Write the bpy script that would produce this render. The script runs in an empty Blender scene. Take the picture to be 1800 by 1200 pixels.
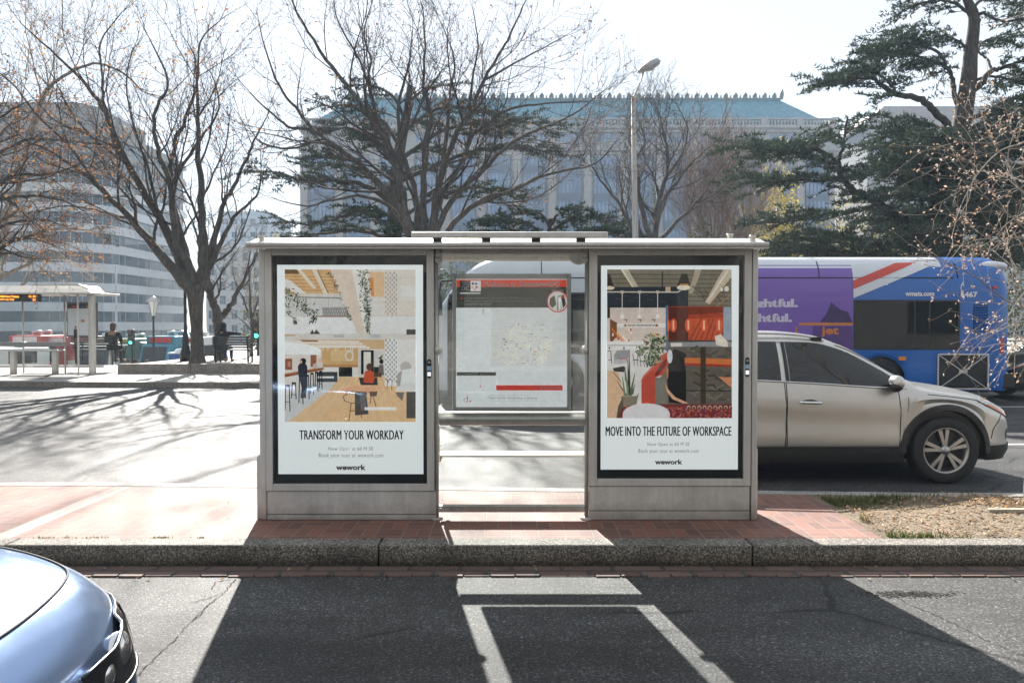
import bpy, math, random
from mathutils import Vector, Matrix, noise
R = math.radians
SC = bpy.context.scene
COL = SC.collection
random.seed(7)

# ---------------------------------------------------------------- camera, sky, sun, exposure
PITCH = math.atan(30 / 1400.0)
EYE = 1.76
cd = bpy.data.cameras.new("camera")
cam = bpy.data.objects.new("camera", cd)
COL.objects.link(cam)
cam.location = (0, 0, EYE)
cam.rotation_euler = (R(90) - PITCH, 0, 0)
cd.lens = 28.0
cd.sensor_width = 36.0
cd.clip_start = 0.05
cd.clip_end = 3000
SC.camera = cam

SUN_EL, SUN_AZ = 33.0, -10.5          # azimuth from +Y, negative = to the left of the street view
w = bpy.data.worlds.new("World")
SC.world = w
w.use_nodes = True
nt = w.node_tree
nt.nodes.clear()
bg = nt.nodes.new("ShaderNodeBackground")
sky = nt.nodes.new("ShaderNodeTexSky")
sky.sky_type = 'NISHITA'
sky.sun_disc = False
sky.sun_elevation = R(SUN_EL)
sky.sun_rotation = R(SUN_AZ)
sky.air_density = .9
sky.dust_density = .25
sky.ozone_density = 1.0
wo = nt.nodes.new("ShaderNodeOutputWorld")
# thin high haze: the clear sky mixed with an even milky veil
hs = nt.nodes.new("ShaderNodeHueSaturation")
hs.inputs["Saturation"].default_value = .75
nt.links.new(sky.outputs[0], hs.inputs["Color"])
mv = nt.nodes.new("ShaderNodeMix")
mv.data_type = 'RGBA'
mv.inputs[0].default_value = .78
nt.links.new(hs.outputs[0], mv.inputs[6])
mv.inputs[7].default_value = (3.0, 3.1, 3.14, 1)
nt.links.new(mv.outputs[2], bg.inputs[0])
nt.links.new(bg.outputs[0], wo.inputs[0])
bg.inputs[1].default_value = 0.05

sl = bpy.data.lights.new("sun", 'SUN')
sl.energy = 2.75
sl.angle = R(0.55)
sl.color = (1.0, 0.95, 0.88)
so = bpy.data.objects.new("sun", sl)
COL.objects.link(so)
sv = Vector((math.cos(R(SUN_EL)) * math.sin(R(SUN_AZ)), math.cos(R(SUN_EL)) * math.cos(R(SUN_AZ)), math.sin(R(SUN_EL))))
so.rotation_euler = sv.to_track_quat('Z', 'Y').to_euler()
so.location = (0, 0, 40)

SC.view_settings.view_transform = 'Standard'
SC.view_settings.look = 'None'
SC.view_settings.gamma = 1
SC.view_settings.exposure = 2.52
SC.render.engine = 'CYCLES'
SC.cycles.use_denoising = True
SC.cycles.max_bounces = 8
SC.cycles.transparent_max_bounces = 24
SC.cycles.volume_bounces = 0
SC.cycles.sample_clamp_indirect = 6
SC.cycles.caustics_reflective = False

# ---------------------------------------------------------------- helpers
CP, SP = math.cos(PITCH), math.sin(PITCH)


def at(px, py, Y):
    "the world point that lies at distance Y in front of the camera under photo pixel px,py (used to measure the place)"
    x = (px - 900) / 1400.0
    y = -(py - 600) / 1400.0
    d = CP + y * SP
    k = Y / d
    return Vector((x * k, Y, EYE + (y * CP - SP) * k))


def gr(px, py, z=0.0):
    x = (px - 900) / 1400.0
    y = -(py - 600) / 1400.0
    k = (z - EYE) / (y * CP - SP)
    return Vector((x * k, (CP + y * SP) * k, z))


class MB:
    def __init__(s):
        s.v, s.f, s.mi, s.sm, s.mats, s.cur = [], [], [], [], [], 0

    def mat(s, m):
        if m not in s.mats:
            s.mats.append(m)
        s.cur = s.mats.index(m)
        return s

    def add(s, vs, fs, smooth=False):
        b = len(s.v)
        s.v.extend([tuple(v) for v in vs])
        for f in fs:
            s.f.append(tuple(i + b for i in f))
            s.mi.append(s.cur)
            s.sm.append(smooth)

    def box(s, x0, x1, y0, y1, z0, z1):
        s.add([(x0, y0, z0), (x1, y0, z0), (x1, y1, z0), (x0, y1, z0), (x0, y0, z1), (x1, y0, z1), (x1, y1, z1), (x0, y1, z1)],
              [(3, 2, 1, 0), (4, 5, 6, 7), (0, 1, 5, 4), (1, 2, 6, 5), (2, 3, 7, 6), (3, 0, 4, 7)])
        return s

    def obox(s, c, half, rz=0, rx=0, ry=0):
        m = Matrix.Translation(c) @ Matrix.Rotation(rz, 4, 'Z') @ Matrix.Rotation(ry, 4, 'Y') @ Matrix.Rotation(rx, 4, 'X')
        hx, hy, hz = half
        vs = [m @ Vector((a * hx, b * hy, c_ * hz)) for c_ in (-1, 1) for (a, b) in ((-1, -1), (1, -1), (1, 1), (-1, 1))]
        s.add(vs, [(3, 2, 1, 0), (4, 5, 6, 7), (0, 1, 5, 4), (1, 2, 6, 5), (2, 3, 7, 6), (3, 0, 4, 7)])
        return s

    def bar(s, a, b, wdt, hgt, up=Vector((0, 0, 1))):
        a, b = Vector(a), Vector(b)
        d = (b - a)
        L = d.length
        d.normalize()
        r = d.cross(up)
        if r.length < 1e-4:
            r = d.cross(Vector((0, 1, 0)))
        r.normalize()
        u = r.cross(d)
        vs = []
        for p in (a, b):
            for (i, j) in ((-1, -1), (1, -1), (1, 1), (-1, 1)):
                vs.append(p + r * (i * wdt / 2) + u * (j * hgt / 2))
        s.add(vs, [(3, 2, 1, 0), (4, 5, 6, 7), (0, 1, 5, 4), (1, 2, 6, 5), (2, 3, 7, 6), (3, 0, 4, 7)])
        return s

    def poly(s, pts):
        s.add(pts, [tuple(range(len(pts)))])
        return s

    def prism(s, pts, d):
        "polygon pts extruded by vector d"
        n = len(pts)
        pts = [Vector(p) for p in pts]
        d = Vector(d)
        s.add(pts + [p + d for p in pts], [tuple(range(n))[::-1], tuple(range(n, 2 * n))] + [(i, (i + 1) % n, n + (i + 1) % n, n + i) for i in range(n)])
        return s

    def tube(s, pts, rad, n=8, cap=True, smooth=True):
        pts = [Vector(p) for p in pts]
        if not hasattr(rad, '__len__'):
            rad = [rad] * len(pts)
        vs, fs = [], []
        prev = None
        for i, p in enumerate(pts):
            t = (pts[min(i + 1, len(pts) - 1)] - pts[max(i - 1, 0)])
            if t.length < 1e-9:
                t = Vector((0, 0, 1))
            t.normalize()
            if prev is None:
                a = t.cross(Vector((0, 0, 1)))
                if a.length < .1:
                    a = t.cross(Vector((0, 1, 0)))
            else:
                a = prev - t * prev.dot(t)
                if a.length < 1e-6:
                    a = t.cross(Vector((0.3, 1, 0)))
            a.normalize()
            prev = a
            b = t.cross(a)
            for k in range(n):
                an = 2 * math.pi * k / n
                vs.append(p + (a * math.cos(an) + b * math.sin(an)) * rad[i])
        for i in range(len(pts) - 1):
            for k in range(n):
                k2 = (k + 1) % n
                fs.append((i * n + k, i * n + k2, (i + 1) * n + k2, (i + 1) * n + k))
        if cap:
            fs.append(tuple(range(n))[::-1])
            fs.append(tuple(range((len(pts) - 1) * n, len(pts) * n)))
        s.add(vs, fs, smooth)
        return s

    def lathe(s, prof, c=(0, 0, 0), axis='Z', n=24, smooth=True):
        "prof: (radius, height) pairs round an axis through c"
        c = Vector(c)
        vs, fs = [], []
        for (r, h) in prof:
            for k in range(n):
                a = 2 * math.pi * k / n
                p = (r * math.cos(a), r * math.sin(a), h)
                if axis == 'Y':
                    p = (p[0], p[2], p[1])
                if axis == 'X':
                    p = (p[2], p[0], p[1])
                vs.append(c + Vector(p))
        for i in range(len(prof) - 1):
            for k in range(n):
                k2 = (k + 1) % n
                fs.append((i * n + k, i * n + k2, (i + 1) * n + k2, (i + 1) * n + k))
        s.add(vs, fs, smooth)
        return s

    def ball(s, c, r, n=10, sq=(1, 1, 1)):
        c = Vector(c)
        prof = []
        vs, fs = [], []
        m = max(5, n // 2)
        for i in range(m + 1):
            th = math.pi * i / m
            for k in range(n):
                a = 2 * math.pi * k / n
                vs.append(c + Vector((r * sq[0] * math.sin(th) * math.cos(a), r * sq[1] * math.sin(th) * math.sin(a), r * sq[2] * math.cos(th))))
        for i in range(m):
            for k in range(n):
                k2 = (k + 1) % n
                fs.append((i * n + k, (i + 1) * n + k, (i + 1) * n + k2, i * n + k2))
        s.add(vs, fs, True)
        return s

    def grid(s, P, smooth=True):
        "P: rows of points"
        nr, nc = len(P), len(P[0])
        s.add([p for row in P for p in row], [(i * nc + j, i * nc + j + 1, (i + 1) * nc + j + 1, (i + 1) * nc + j) for i in range(nr - 1) for j in range(nc - 1)], smooth)
        return s

    def build(s, name, parent=None, loc=(0, 0, 0), bevel=0, sharp=None, seg=2):
        "link as one mesh object; verts are given in the parent's (or, with loc, in world) space"
        me = bpy.data.meshes.new(name)
        L = Vector(loc)
        vs = [(v[0] - L.x, v[1] - L.y, v[2] - L.z) for v in s.v] if L.length else s.v
        me.from_pydata(vs, [], s.f)
        for m in s.mats:
            me.materials.append(m)
        me.polygons.foreach_set("material_index", s.mi)
        me.polygons.foreach_set("use_smooth", s.sm)
        me.update()
        if sharp:
            me.set_sharp_from_angle(angle=R(sharp))
        o = bpy.data.objects.new(name, me)
        COL.objects.link(o)
        if parent is not None:
            o.parent = parent
        elif L.length:
            o.location = L
        if bevel:
            b = o.modifiers.new("bevel", 'BEVEL')
            b.width = bevel
            b.segments = seg
            b.limit_method = 'ANGLE'
        return o


def tag(o, label=None, cat=None, group=None, kind=None):
    if label:
        o["label"] = label
    if cat:
        o["category"] = cat
    if group:
        o["group"] = group
    if kind:
        o["kind"] = kind
    return o


def thing(name, label, cat, loc=(0, 0, 0), rz=0, group=None):
    o = bpy.data.objects.new(name, None)
    o.empty_display_size = .2
    COL.objects.link(o)
    o.location = loc
    o.rotation_euler = (0, 0, rz)
    tag(o, label, cat, group)
    return o


def copy_tree(o, parent=None):
    c = o.copy()
    COL.objects.link(c)
    if parent is not None:
        c.parent = parent
    for ch in list(o.children):
        copy_tree(ch, c)
    return c


def dup(root, loc, rz=0, label=None, scale=None):
    c = copy_tree(root)
    c.location = loc
    c.rotation_euler = (0, 0, rz)
    if label:
        c["label"] = label
    if scale:
        c.scale = scale
    return c


def lerp(a, b, t):
    return a + (b - a) * t


def curve_at(tab, x):
    "piecewise smooth interpolation through (x, value) pairs"
    if x <= tab[0][0]:
        return tab[0][1]
    if x >= tab[-1][0]:
        return tab[-1][1]
    for i in range(len(tab) - 1):
        if x <= tab[i + 1][0]:
            x0, y0 = tab[i]
            x1, y1 = tab[i + 1]
            h = x1 - x0

            def slope(k):
                if k <= 0 or k >= len(tab) - 1:
                    k0, k1 = max(k - 1, 0), min(k + 1, len(tab) - 1)
                    return (tab[k1][1] - tab[k0][1]) / (tab[k1][0] - tab[k0][0])
                a = (tab[k][1] - tab[k - 1][1]) / (tab[k][0] - tab[k - 1][0])
                b = (tab[k + 1][1] - tab[k][1]) / (tab[k + 1][0] - tab[k][0])
                return 0 if a * b <= 0 else 2 * a * b / (a + b)
            m0, m1 = slope(i), slope(i + 1)
            t = (x - x0) / h
            return (2 * t ** 3 - 3 * t * t + 1) * y0 + (t ** 3 - 2 * t * t + t) * h * m0 + (-2 * t ** 3 + 3 * t * t) * y1 + (t ** 3 - t * t) * h * m1


def text_geo(mb, txt, size, origin, xd=(1, 0, 0), ud=(0, 0, 1), align='CENTER', sx=1.0, offset=0.0, spacing=1.0, depth=0.0):
    "adds flat lettering to a mesh builder, letters in the plane spanned by xd and ud"
    cu = bpy.data.curves.new("lettering", 'FONT')
    cu.body = txt
    cu.size = size
    cu.align_x = align
    cu.offset = offset
    cu.space_character = spacing
    cu.resolution_u = 3
    cu.extrude = depth
    o = bpy.data.objects.new("lettering", cu)
    COL.objects.link(o)
    dg = bpy.context.evaluated_depsgraph_get()
    ev = o.evaluated_get(dg)
    me = ev.to_mesh()
    xd, ud, og = Vector(xd), Vector(ud), Vector(origin)
    nd = xd.cross(ud)
    vs = [og + xd * (v.co.x * sx) + ud * v.co.y + nd * v.co.z for v in me.vertices]
    fs = [tuple(p.vertices) for p in me.polygons]
    mb.add(vs, fs)
    ev.to_mesh_clear()
    bpy.data.objects.remove(o)
    bpy.data.curves.remove(cu)


# ---------------------------------------------------------------- materials
_mc = {}


def newmat(name):
    m = bpy.data.materials.new(name)
    m.use_nodes = True
    n = m.node_tree.nodes
    return m, m.node_tree, n["Principled BSDF"]


def N(t, typ, **kw):
    n = t.nodes.new(typ)
    for k, v in kw.items():
        if k in n.inputs:
            n.inputs[k].default_value = v
        else:
            setattr(n, k, v)
    return n


def ramp(t, src, stops):
    r = t.nodes.new("ShaderNodeValToRGB")
    el = r.color_ramp.elements
    while len(el) < len(stops):
        el.new(0.5)
    for e, (p, c) in zip(el, stops):
        e.position = p
        e.color = (c[0], c[1], c[2], 1) if hasattr(c, '__len__') else (c, c, c, 1)
    t.links.new(src, r.inputs[0])
    return r.outputs[0]


def mixc(t, fac, a, b, mode='MIX'):
    m = t.nodes.new("ShaderNodeMix")
    m.data_type = 'RGBA'
    m.blend_type = mode
    for sock, v in ((m.inputs[0], fac), (m.inputs[6], a), (m.inputs[7], b)):
        if isinstance(v, bpy.types.NodeSocket):
            t.links.new(v, sock)
        elif hasattr(v, '__len__'):
            sock.default_value = (v[0], v[1], v[2], 1)
        else:
            sock.default_value = v
    return m.outputs[2]


def pm(name, col, rough=.5, metal=0, var=0.12, vs=6.0, bump=0.0, bs=60.0, spec=.5, coat=0, space='Object', emit=None, es=1.0, fine=0.0, fs=300):
    "painted / plain surface: base colour with a broad uneven tone, fine speckle and optional bump"
    if name in _mc:
        return _mc[name]
    m, t, b = newmat(name)
    b.inputs["Roughness"].default_value = rough
    b.inputs["Metallic"].default_value = metal
    b.inputs["Specular IOR Level"].default_value = spec
    b.inputs["Coat Weight"].default_value = coat
    b.inputs["Coat Roughness"].default_value = .04
    tc = N(t, "ShaderNodeTexCoord")
    co = tc.outputs[space]
    if var or fine:
        n1 = N(t, "ShaderNodeTexNoise", Scale=vs, Detail=6.0, Roughness=.62)
        t.links.new(co, n1.inputs["Vector"])
        lo = [c * (1 - var) for c in col]
        hi = [min(1, c * (1 + var)) for c in col]
        c = ramp(t, n1.outputs[0], [(.3, lo), (.7, hi)])
        if fine:
            n2 = N(t, "ShaderNodeTexNoise", Scale=fs, Detail=2.0)
            t.links.new(co, n2.inputs["Vector"])
            c = mixc(t, 1.0, c, ramp(t, n2.outputs[0], [(.3, 1 - fine), (.7, 1 + fine)]), 'MULTIPLY')
        t.links.new(c, b.inputs["Base Color"])
    else:
        b.inputs["Base Color"].default_value = (*col, 1)
    if bump:
        n3 = N(t, "ShaderNodeTexNoise", Scale=bs, Detail=4.0)
        t.links.new(co, n3.inputs["Vector"])
        bp = N(t, "ShaderNodeBump", Strength=bump, Distance=.01)
        t.links.new(n3.outputs[0], bp.inputs["Height"])
        t.links.new(bp.outputs[0], b.inputs["Normal"])
    if emit:
        b.inputs["Emission Color"].default_value = (*emit, 1)
        b.inputs["Emission Strength"].default_value = es
    _mc[name] = m
    return m


def flat(col, rough=.6, spec=.2):
    key = "ink_%02d_%02d_%02d_%d" % (int(col[0] * 99), int(col[1] * 99), int(col[2] * 99), int(rough * 10))
    return pm(key, col, rough, var=.05, vs=9, spec=spec)


PRINT_GLOW = .13  # strength of the glow added to brighten poster and map prints


def srgb(r, g, b):
    f = lambda c: (c / 255 / 12.92) if c / 255 <= .04045 else ((c / 255 + .055) / 1.055) ** 2.4
    return (f(r), f(g), f(b))


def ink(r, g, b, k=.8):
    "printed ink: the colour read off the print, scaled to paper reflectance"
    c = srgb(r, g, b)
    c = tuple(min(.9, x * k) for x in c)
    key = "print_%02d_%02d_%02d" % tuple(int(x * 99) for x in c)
    return pm(key, c, .5, var=.22, vs=13, spec=.2, emit=c, es=PRINT_GLOW, fine=.12, fs=160)   # faint glow added to brighten the print, on posters and map alike


def glassmat(name, tint=(.92, .95, .95), refl=1.0, dirt=0.0):
    if name in _mc:
        return _mc[name]
    m = bpy.data.materials.new(name)
    m.use_nodes = True
    t = m.node_tree
    t.nodes.clear()
    out = N(t, "ShaderNodeOutputMaterial")
    tr = N(t, "ShaderNodeBsdfTransparent")
    tr.inputs[0].default_value = (*tint, 1)
    gl = N(t, "ShaderNodeBsdfGlossy", Roughness=.015)
    gl.inputs[0].default_value = (refl, refl, refl, 1)
    fr = N(t, "ShaderNodeFresnel", IOR=1.45)
    mx = N(t, "ShaderNodeMixShader")
    t.links.new(fr.outputs[0], mx.inputs[0])
    t.links.new(tr.outputs[0], mx.inputs[1])
    t.links.new(gl.outputs[0], mx.inputs[2])
    res = mx.outputs[0]
    if dirt:
        tc = N(t, "ShaderNodeTexCoord")
        n = N(t, "ShaderNodeTexNoise", Scale=3.0, Detail=6.0, Roughness=.7)
        mp = N(t, "ShaderNodeMapping")
        mp.inputs["Scale"].default_value = (1, 1, .35)
        t.links.new(tc.outputs["Object"], mp.inputs[0])
        t.links.new(mp.outputs[0], n.inputs["Vector"])
        rr = ramp(t, n.outputs[0], [(.35, 0.01), (.75, dirt)])
        df = N(t, "ShaderNodeBsdfDiffuse")
        df.inputs[0].default_value = (.6, .6, .57, 1)
        tl = N(t, "ShaderNodeBsdfTranslucent")
        tl.inputs[0].default_value = (.6, .6, .57, 1)
        a = N(t, "ShaderNodeAddShader")
        t.links.new(df.outputs[0], a.inputs[0])
        t.links.new(tl.outputs[0], a.inputs[1])
        m2 = N(t, "ShaderNodeMixShader")
        t.links.new(rr, m2.inputs[0])
        t.links.new(res, m2.inputs[1])
        t.links.new(a.outputs[0], m2.inputs[2])
        res = m2.outputs[0]
    t.links.new(res, out.inputs[0])
    _mc[name] = m
    return m


def asphalt(name, base=.055, cracks=True, light=1.0):
    m, t, b = newmat(name)
    tc = N(t, "ShaderNodeTexCoord")
    co = tc.outputs["Object"]
    n1 = N(t, "ShaderNodeTexNoise", Scale=62.0, Detail=4.0, Roughness=.8)
    n2 = N(t, "ShaderNodeTexVoronoi", Scale=85.0)
    n3 = N(t, "ShaderNodeTexNoise", Scale=.9, Detail=6.0, Roughness=.65)
    n4 = N(t, "ShaderNodeTexNoise", Scale=9.0, Detail=6.0, Roughness=.7)
    for n in (n1, n2, n4):
        t.links.new(co, n.inputs["Vector"])
    st = N(t, "ShaderNodeMapping")                       # wear drawn out along the direction of travel
    st.inputs["Scale"].default_value = (.35, 1.5, 1)
    t.links.new(co, st.inputs[0])
    t.links.new(st.outputs[0], n3.inputs["Vector"])
    k = base
    c = ramp(t, n1.outputs[0], [(.36, (k * .22, k * .22, k * .23)), (.5, (k, k, k * 1.01)), (.64, (k * 2.9, k * 2.85, k * 2.75))])
    cell = ramp(t, n2.outputs["Color"], [(.0, .35), (.7, 1.0), (1.0, 3.2)])
    c = mixc(t, 1.0, c, cell, 'MULTIPLY')
    c = mixc(t, 1.0, c, ramp(t, n3.outputs[0], [(.38, .55), (.62, 1.4)]), 'MULTIPLY')
    c = mixc(t, 1.0, c, ramp(t, n4.outputs[0], [(.3, .75), (.65, 1.1)]), 'MULTIPLY')
    if cracks:
        nd = N(t, "ShaderNodeTexNoise", Scale=3.2, Detail=6.0, Roughness=.75)
        t.links.new(co, nd.inputs["Vector"])
        ad = N(t, "ShaderNodeMix")
        ad.data_type = 'VECTOR'
        ad.inputs[0].default_value = .16
        t.links.new(co, ad.inputs[4])
        t.links.new(nd.outputs[1], ad.inputs[5])
        vo = N(t, "ShaderNodeTexVoronoi", Scale=.42)
        vo.feature = 'DISTANCE_TO_EDGE'
        t.links.new(ad.outputs[1], vo.inputs["Vector"])
        nm = N(t, "ShaderNodeTexNoise", Scale=1.1, Detail=2.0)
        t.links.new(co, nm.inputs["Vector"])
        cr = ramp(t, vo.outputs[0], [(.0, .08), (.005, .25), (.009, 1.0)])
        sel = ramp(t, nm.outputs[0], [(.47, 0), (.58, 1)])
        c = mixc(t, sel, c, mixc(t, 1.0, c, cr, 'MULTIPLY'))
    t.links.new(c, b.inputs["Base Color"])
    b.inputs["Roughness"].default_value = .62
    b.inputs["Specular IOR Level"].default_value = .32
    bp = N(t, "ShaderNodeBump", Strength=.8, Distance=.008)
    t.links.new(n1.outputs[0], bp.inputs["Height"])
    t.links.new(bp.outputs[0], b.inputs["Normal"])
    return m


def brickmat(name, c1, c2, mortar, u=.205, band=None, angle=0.0, weave=True, gap=.022):
    "clay pavers laid in a basket weave, with pale bands across"
    m, t, b = newmat(name)
    tc = N(t, "ShaderNodeTexCoord")
    mp = N(t, "ShaderNodeMapping")
    mp.inputs["Rotation"].default_value = (0, 0, angle)
    nz = N(t, "ShaderNodeTexNoise", Scale=2.5, Detail=2.0)
    t.links.new(tc.outputs["Object"], nz.inputs["Vector"])
    wob = N(t, "ShaderNodeMix")
    wob.data_type = 'VECTOR'
    wob.inputs[0].default_value = .012
    t.links.new(tc.outputs["Object"], wob.inputs[4])
    t.links.new(nz.outputs[1], wob.inputs[5])
    t.links.new(wob.outputs[1], mp.inputs[0])

    def bt(vec):
        k = N(t, "ShaderNodeTexBrick")
        k.offset = 0 if weave else .5
        k.inputs["Scale"].default_value = 1.0
        k.inputs["Brick Width"].default_value = u
        k.inputs["Row Height"].default_value = u / 2
        k.inputs["Mortar Size"].default_value = gap * u
        k.inputs["Mortar Smooth"].default_value = .2
        k.inputs["Bias"].default_value = 0
        k.inputs["Color1"].default_value = (*c1, 1)
        k.inputs["Color2"].default_value = (*c2, 1)
        k.inputs["Mortar"].default_value = (*mortar, 1)
        t.links.new(vec, k.inputs["Vector"])
        return k
    k1 = bt(mp.outputs[0])
    col, fac = k1.outputs[0], k1.outputs[1]
    if weave:
        sx = N(t, "ShaderNodeSeparateXYZ")
        t.links.new(mp.outputs[0], sx.inputs[0])
        cx = N(t, "ShaderNodeCombineXYZ")
        t.links.new(sx.outputs[1], cx.inputs[0])
        t.links.new(sx.outputs[0], cx.inputs[1])
        k2 = bt(cx.outputs[0])
        ck = N(t, "ShaderNodeTexChecker", Scale=1.0 / u)
        t.links.new(mp.outputs[0], ck.inputs["Vector"])
        col = mixc(t, ck.outputs[1], k1.outputs[0], k2.outputs[0])
        mf = N(t, "ShaderNodeMix")
        t.links.new(ck.outputs[1], mf.inputs[0])
        t.links.new(k1.outputs[1], mf.inputs[2])
        t.links.new(k2.outputs[1], mf.inputs[3])
        fac = mf.outputs[0]
    n1 = N(t, "ShaderNodeTexNoise", Scale=1.3, Detail=6.0, Roughness=.7)
    n2 = N(t, "ShaderNodeTexNoise", Scale=70.0, Detail=3.0)
    t.links.new(tc.outputs["Object"], n1.inputs["Vector"])
    t.links.new(tc.outputs["Object"], n2.inputs["Vector"])
    col = mixc(t, 1.0, col, ramp(t, n1.outputs[0], [(.3, .84), (.65, 1.08)]), 'MULTIPLY')
    col = mixc(t, 1.0, col, ramp(t, n2.outputs[0], [(.3, .75), (.7, 1.2)]), 'MULTIPLY')
    if band:
        s2 = N(t, "ShaderNodeSeparateXYZ")
        t.links.new(tc.outputs["Object"], s2.inputs[0])
        ad = N(t, "ShaderNodeMath", operation='ADD')
        ad.inputs[1].default_value = 100 + band[1]
        t.links.new(s2.outputs[0], ad.inputs[0])
        md = N(t, "ShaderNodeMath", operation='MODULO')
        md.inputs[1].default_value = band[0]
        t.links.new(ad.outputs[0], md.inputs[0])
        lt = N(t, "ShaderNodeMath", operation='LESS_THAN')
        lt.inputs[1].default_value = band[2]
        t.links.new(md.outputs[0], lt.inputs[0])
        l2 = N(t, "ShaderNodeMath", operation='LESS_THAN')
        l2.inputs[1].default_value = -2.2
        t.links.new(s2.outputs[0], l2.inputs[0])
        l3 = N(t, "ShaderNodeMath", operation='MULTIPLY')
        t.links.new(lt.outputs[0], l3.inputs[0])
        t.links.new(l2.outputs[0], l3.inputs[1])
        lt = l3
        col = mixc(t, lt.outputs[0], col, mixc(t, .6, col, (.42, .40, .37)))
    t.links.new(col, b.inputs["Base Color"])
    b.inputs["Roughness"].default_value = .7
    bp = N(t, "ShaderNodeBump", Strength=.6, Distance=.006)
    bp.invert = True
    t.links.new(fac, bp.inputs["Height"])
    t.links.new(bp.outputs[0], b.inputs["Normal"])
    return m


def granite(name, a, b_, c, dirty=True, sc=120.0):
    m, t, b = newmat(name)
    tc = N(t, "ShaderNodeTexCoord")
    n1 = N(t, "ShaderNodeTexNoise", Scale=sc, Detail=3.0, Roughness=.6)
    n2 = N(t, "ShaderNodeTexVoronoi", Scale=sc * .7)
    n3 = N(t, "ShaderNodeTexNoise", Scale=2.2, Detail=7.0, Roughness=.7)
    for n in (n1, n2, n3):
        t.links.new(tc.outputs["Object"], n.inputs["Vector"])
    col = ramp(t, n1.outputs[0], [(.36, a), (.5, b_), (.64, c)])
    col = mixc(t, 1.0, col, ramp(t, n2.outputs["Color"], [(0, .6), (1, 1.3)]), 'MULTIPLY')
    col = mixc(t, 1.0, col, ramp(t, n3.outputs[0], [(.3, .6), (.65, 1.15)]), 'MULTIPLY')
    if dirty:
        sx = N(t, "ShaderNodeSeparateXYZ")
        t.links.new(tc.outputs["Object"], sx.inputs[0])
        ad = N(t, "ShaderNodeMath", operation='MULTIPLY_ADD')
        ad.inputs[1].default_value = .06
        t.links.new(n3.outputs[0], ad.inputs[0])
        t.links.new(sx.outputs[2], ad.inputs[2])
        st = ramp(t, ad.outputs[0], [(.05, (.22, .19, .16)), (.085, (.62, .58, .52)), (.14, (1, 1, 1))])   # splash dirt along the gutter
        col = mixc(t, 1.0, col, st, 'MULTIPLY')
    t.links.new(col, b.inputs["Base Color"])
    b.inputs["Roughness"].default_value = .75
    bp = N(t, "ShaderNodeBump", Strength=.4, Distance=.006)
    t.links.new(n1.outputs[0], bp.inputs["Height"])
    t.links.new(bp.outputs[0], b.inputs["Normal"])
    return m




def street_metal(name, col):
    "anodised street furniture: rain streaks, scuffs and splashed dirt near the ground"
    m, t, b = newmat(name)
    tc = N(t, "ShaderNodeTexCoord")
    co = tc.outputs["Object"]
    mp = N(t, "ShaderNodeMapping")
    mp.inputs["Scale"].default_value = (9, 9, .7)
    t.links.new(co, mp.inputs[0])
    n1 = N(t, "ShaderNodeTexNoise", Scale=3.0, Detail=6.0, Roughness=.7)
    n2 = N(t, "ShaderNodeTexNoise", Scale=2.6, Detail=8.0, Roughness=.72)
    n3 = N(t, "ShaderNodeTexNoise", Scale=160.0, Detail=2.0)
    n4 = N(t, "ShaderNodeTexNoise", Scale=26.0, Detail=5.0, Roughness=.7)
    t.links.new(mp.outputs[0], n1.inputs["Vector"])
    for n in (n2, n3, n4):
        t.links.new(co, n.inputs["Vector"])
    c = mixc(t, 1.0, col, ramp(t, n1.outputs[0], [(.3, .88), (.6, 1.05)]), 'MULTIPLY')
    c = mixc(t, 1.0, c, ramp(t, n2.outputs[0], [(.3, .84), (.65, 1.08)]), 'MULTIPLY')
    c = mixc(t, 1.0, c, ramp(t, n3.outputs[0], [(.3, .90), (.7, 1.09)]), 'MULTIPLY')
    c = mixc(t, ramp(t, n4.outputs[0], [(.66, 0), (.74, .55)]), c, (.16, .13, .10))
    sx = N(t, "ShaderNodeSeparateXYZ")
    t.links.new(co, sx.inputs[0])
    ad = N(t, "ShaderNodeMath", operation='MULTIPLY_ADD')
    ad.inputs[1].default_value = .35
    t.links.new(n2.outputs[0], ad.inputs[0])
    t.links.new(sx.outputs[2], ad.inputs[2])
    c = mixc(t, ramp(t, ad.outputs[0], [(.16, .55), (.34, 0)]), c, (.17, .135, .10))
    t.links.new(c, b.inputs["Base Color"])
    b.inputs["Metallic"].default_value = .3
    t.links.new(ramp(t, n2.outputs[0], [(.3, .34), (.7, .56)]), b.inputs["Roughness"])
    bp = N(t, "ShaderNodeBump", Strength=.05, Distance=.01)
    t.links.new(n2.outputs[0], bp.inputs["Height"])
    t.links.new(bp.outputs[0], b.inputs["Normal"])
    return m


ALU = street_metal("weathered_aluminium", (.58, .56, .515))
ALU_DARK = pm("dark_gap", (.012, .012, .012), .7)
ALU_LIGHT = pm("pale_aluminium", (.60, .58, .54), .38, .25, var=.08, vs=3, fine=.05)
STEEL = pm("brushed_steel", (.5, .5, .5), .3, .8, var=.1, vs=8)
BLACK = pm("black_paint", (.012, .012, .013), .35, var=.2)
RUBBER = pm("tyre_rubber", (.018, .018, .019), .75, var=.25, vs=12, bump=.2, bs=90)
WHITE = pm("white_paint", (.78, .78, .77), .4, var=.05)
GLASS = glassmat("clear_glass", (.93, .95, .95), refl=.5)
GLASS_DIRTY = glassmat("dusty_glass", (.92, .94, .94), refl=.7, dirt=.045)
DARKGLASS = pm("tinted_window", (.008, .009, .010), .02, var=.1, spec=.7)
BUSGLASS = pm("bus_window", (.006, .007, .008), .03, var=.1, spec=.3)

# ---------------------------------------------------------------- ground, road, island, pavements
ASPH = asphalt("asphalt", .046)
mb = MB().mat(pm("far_ground", (.25, .24, .22), .85, var=.25, vs=.15, fine=.2, fs=4, space='Object'))

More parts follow.
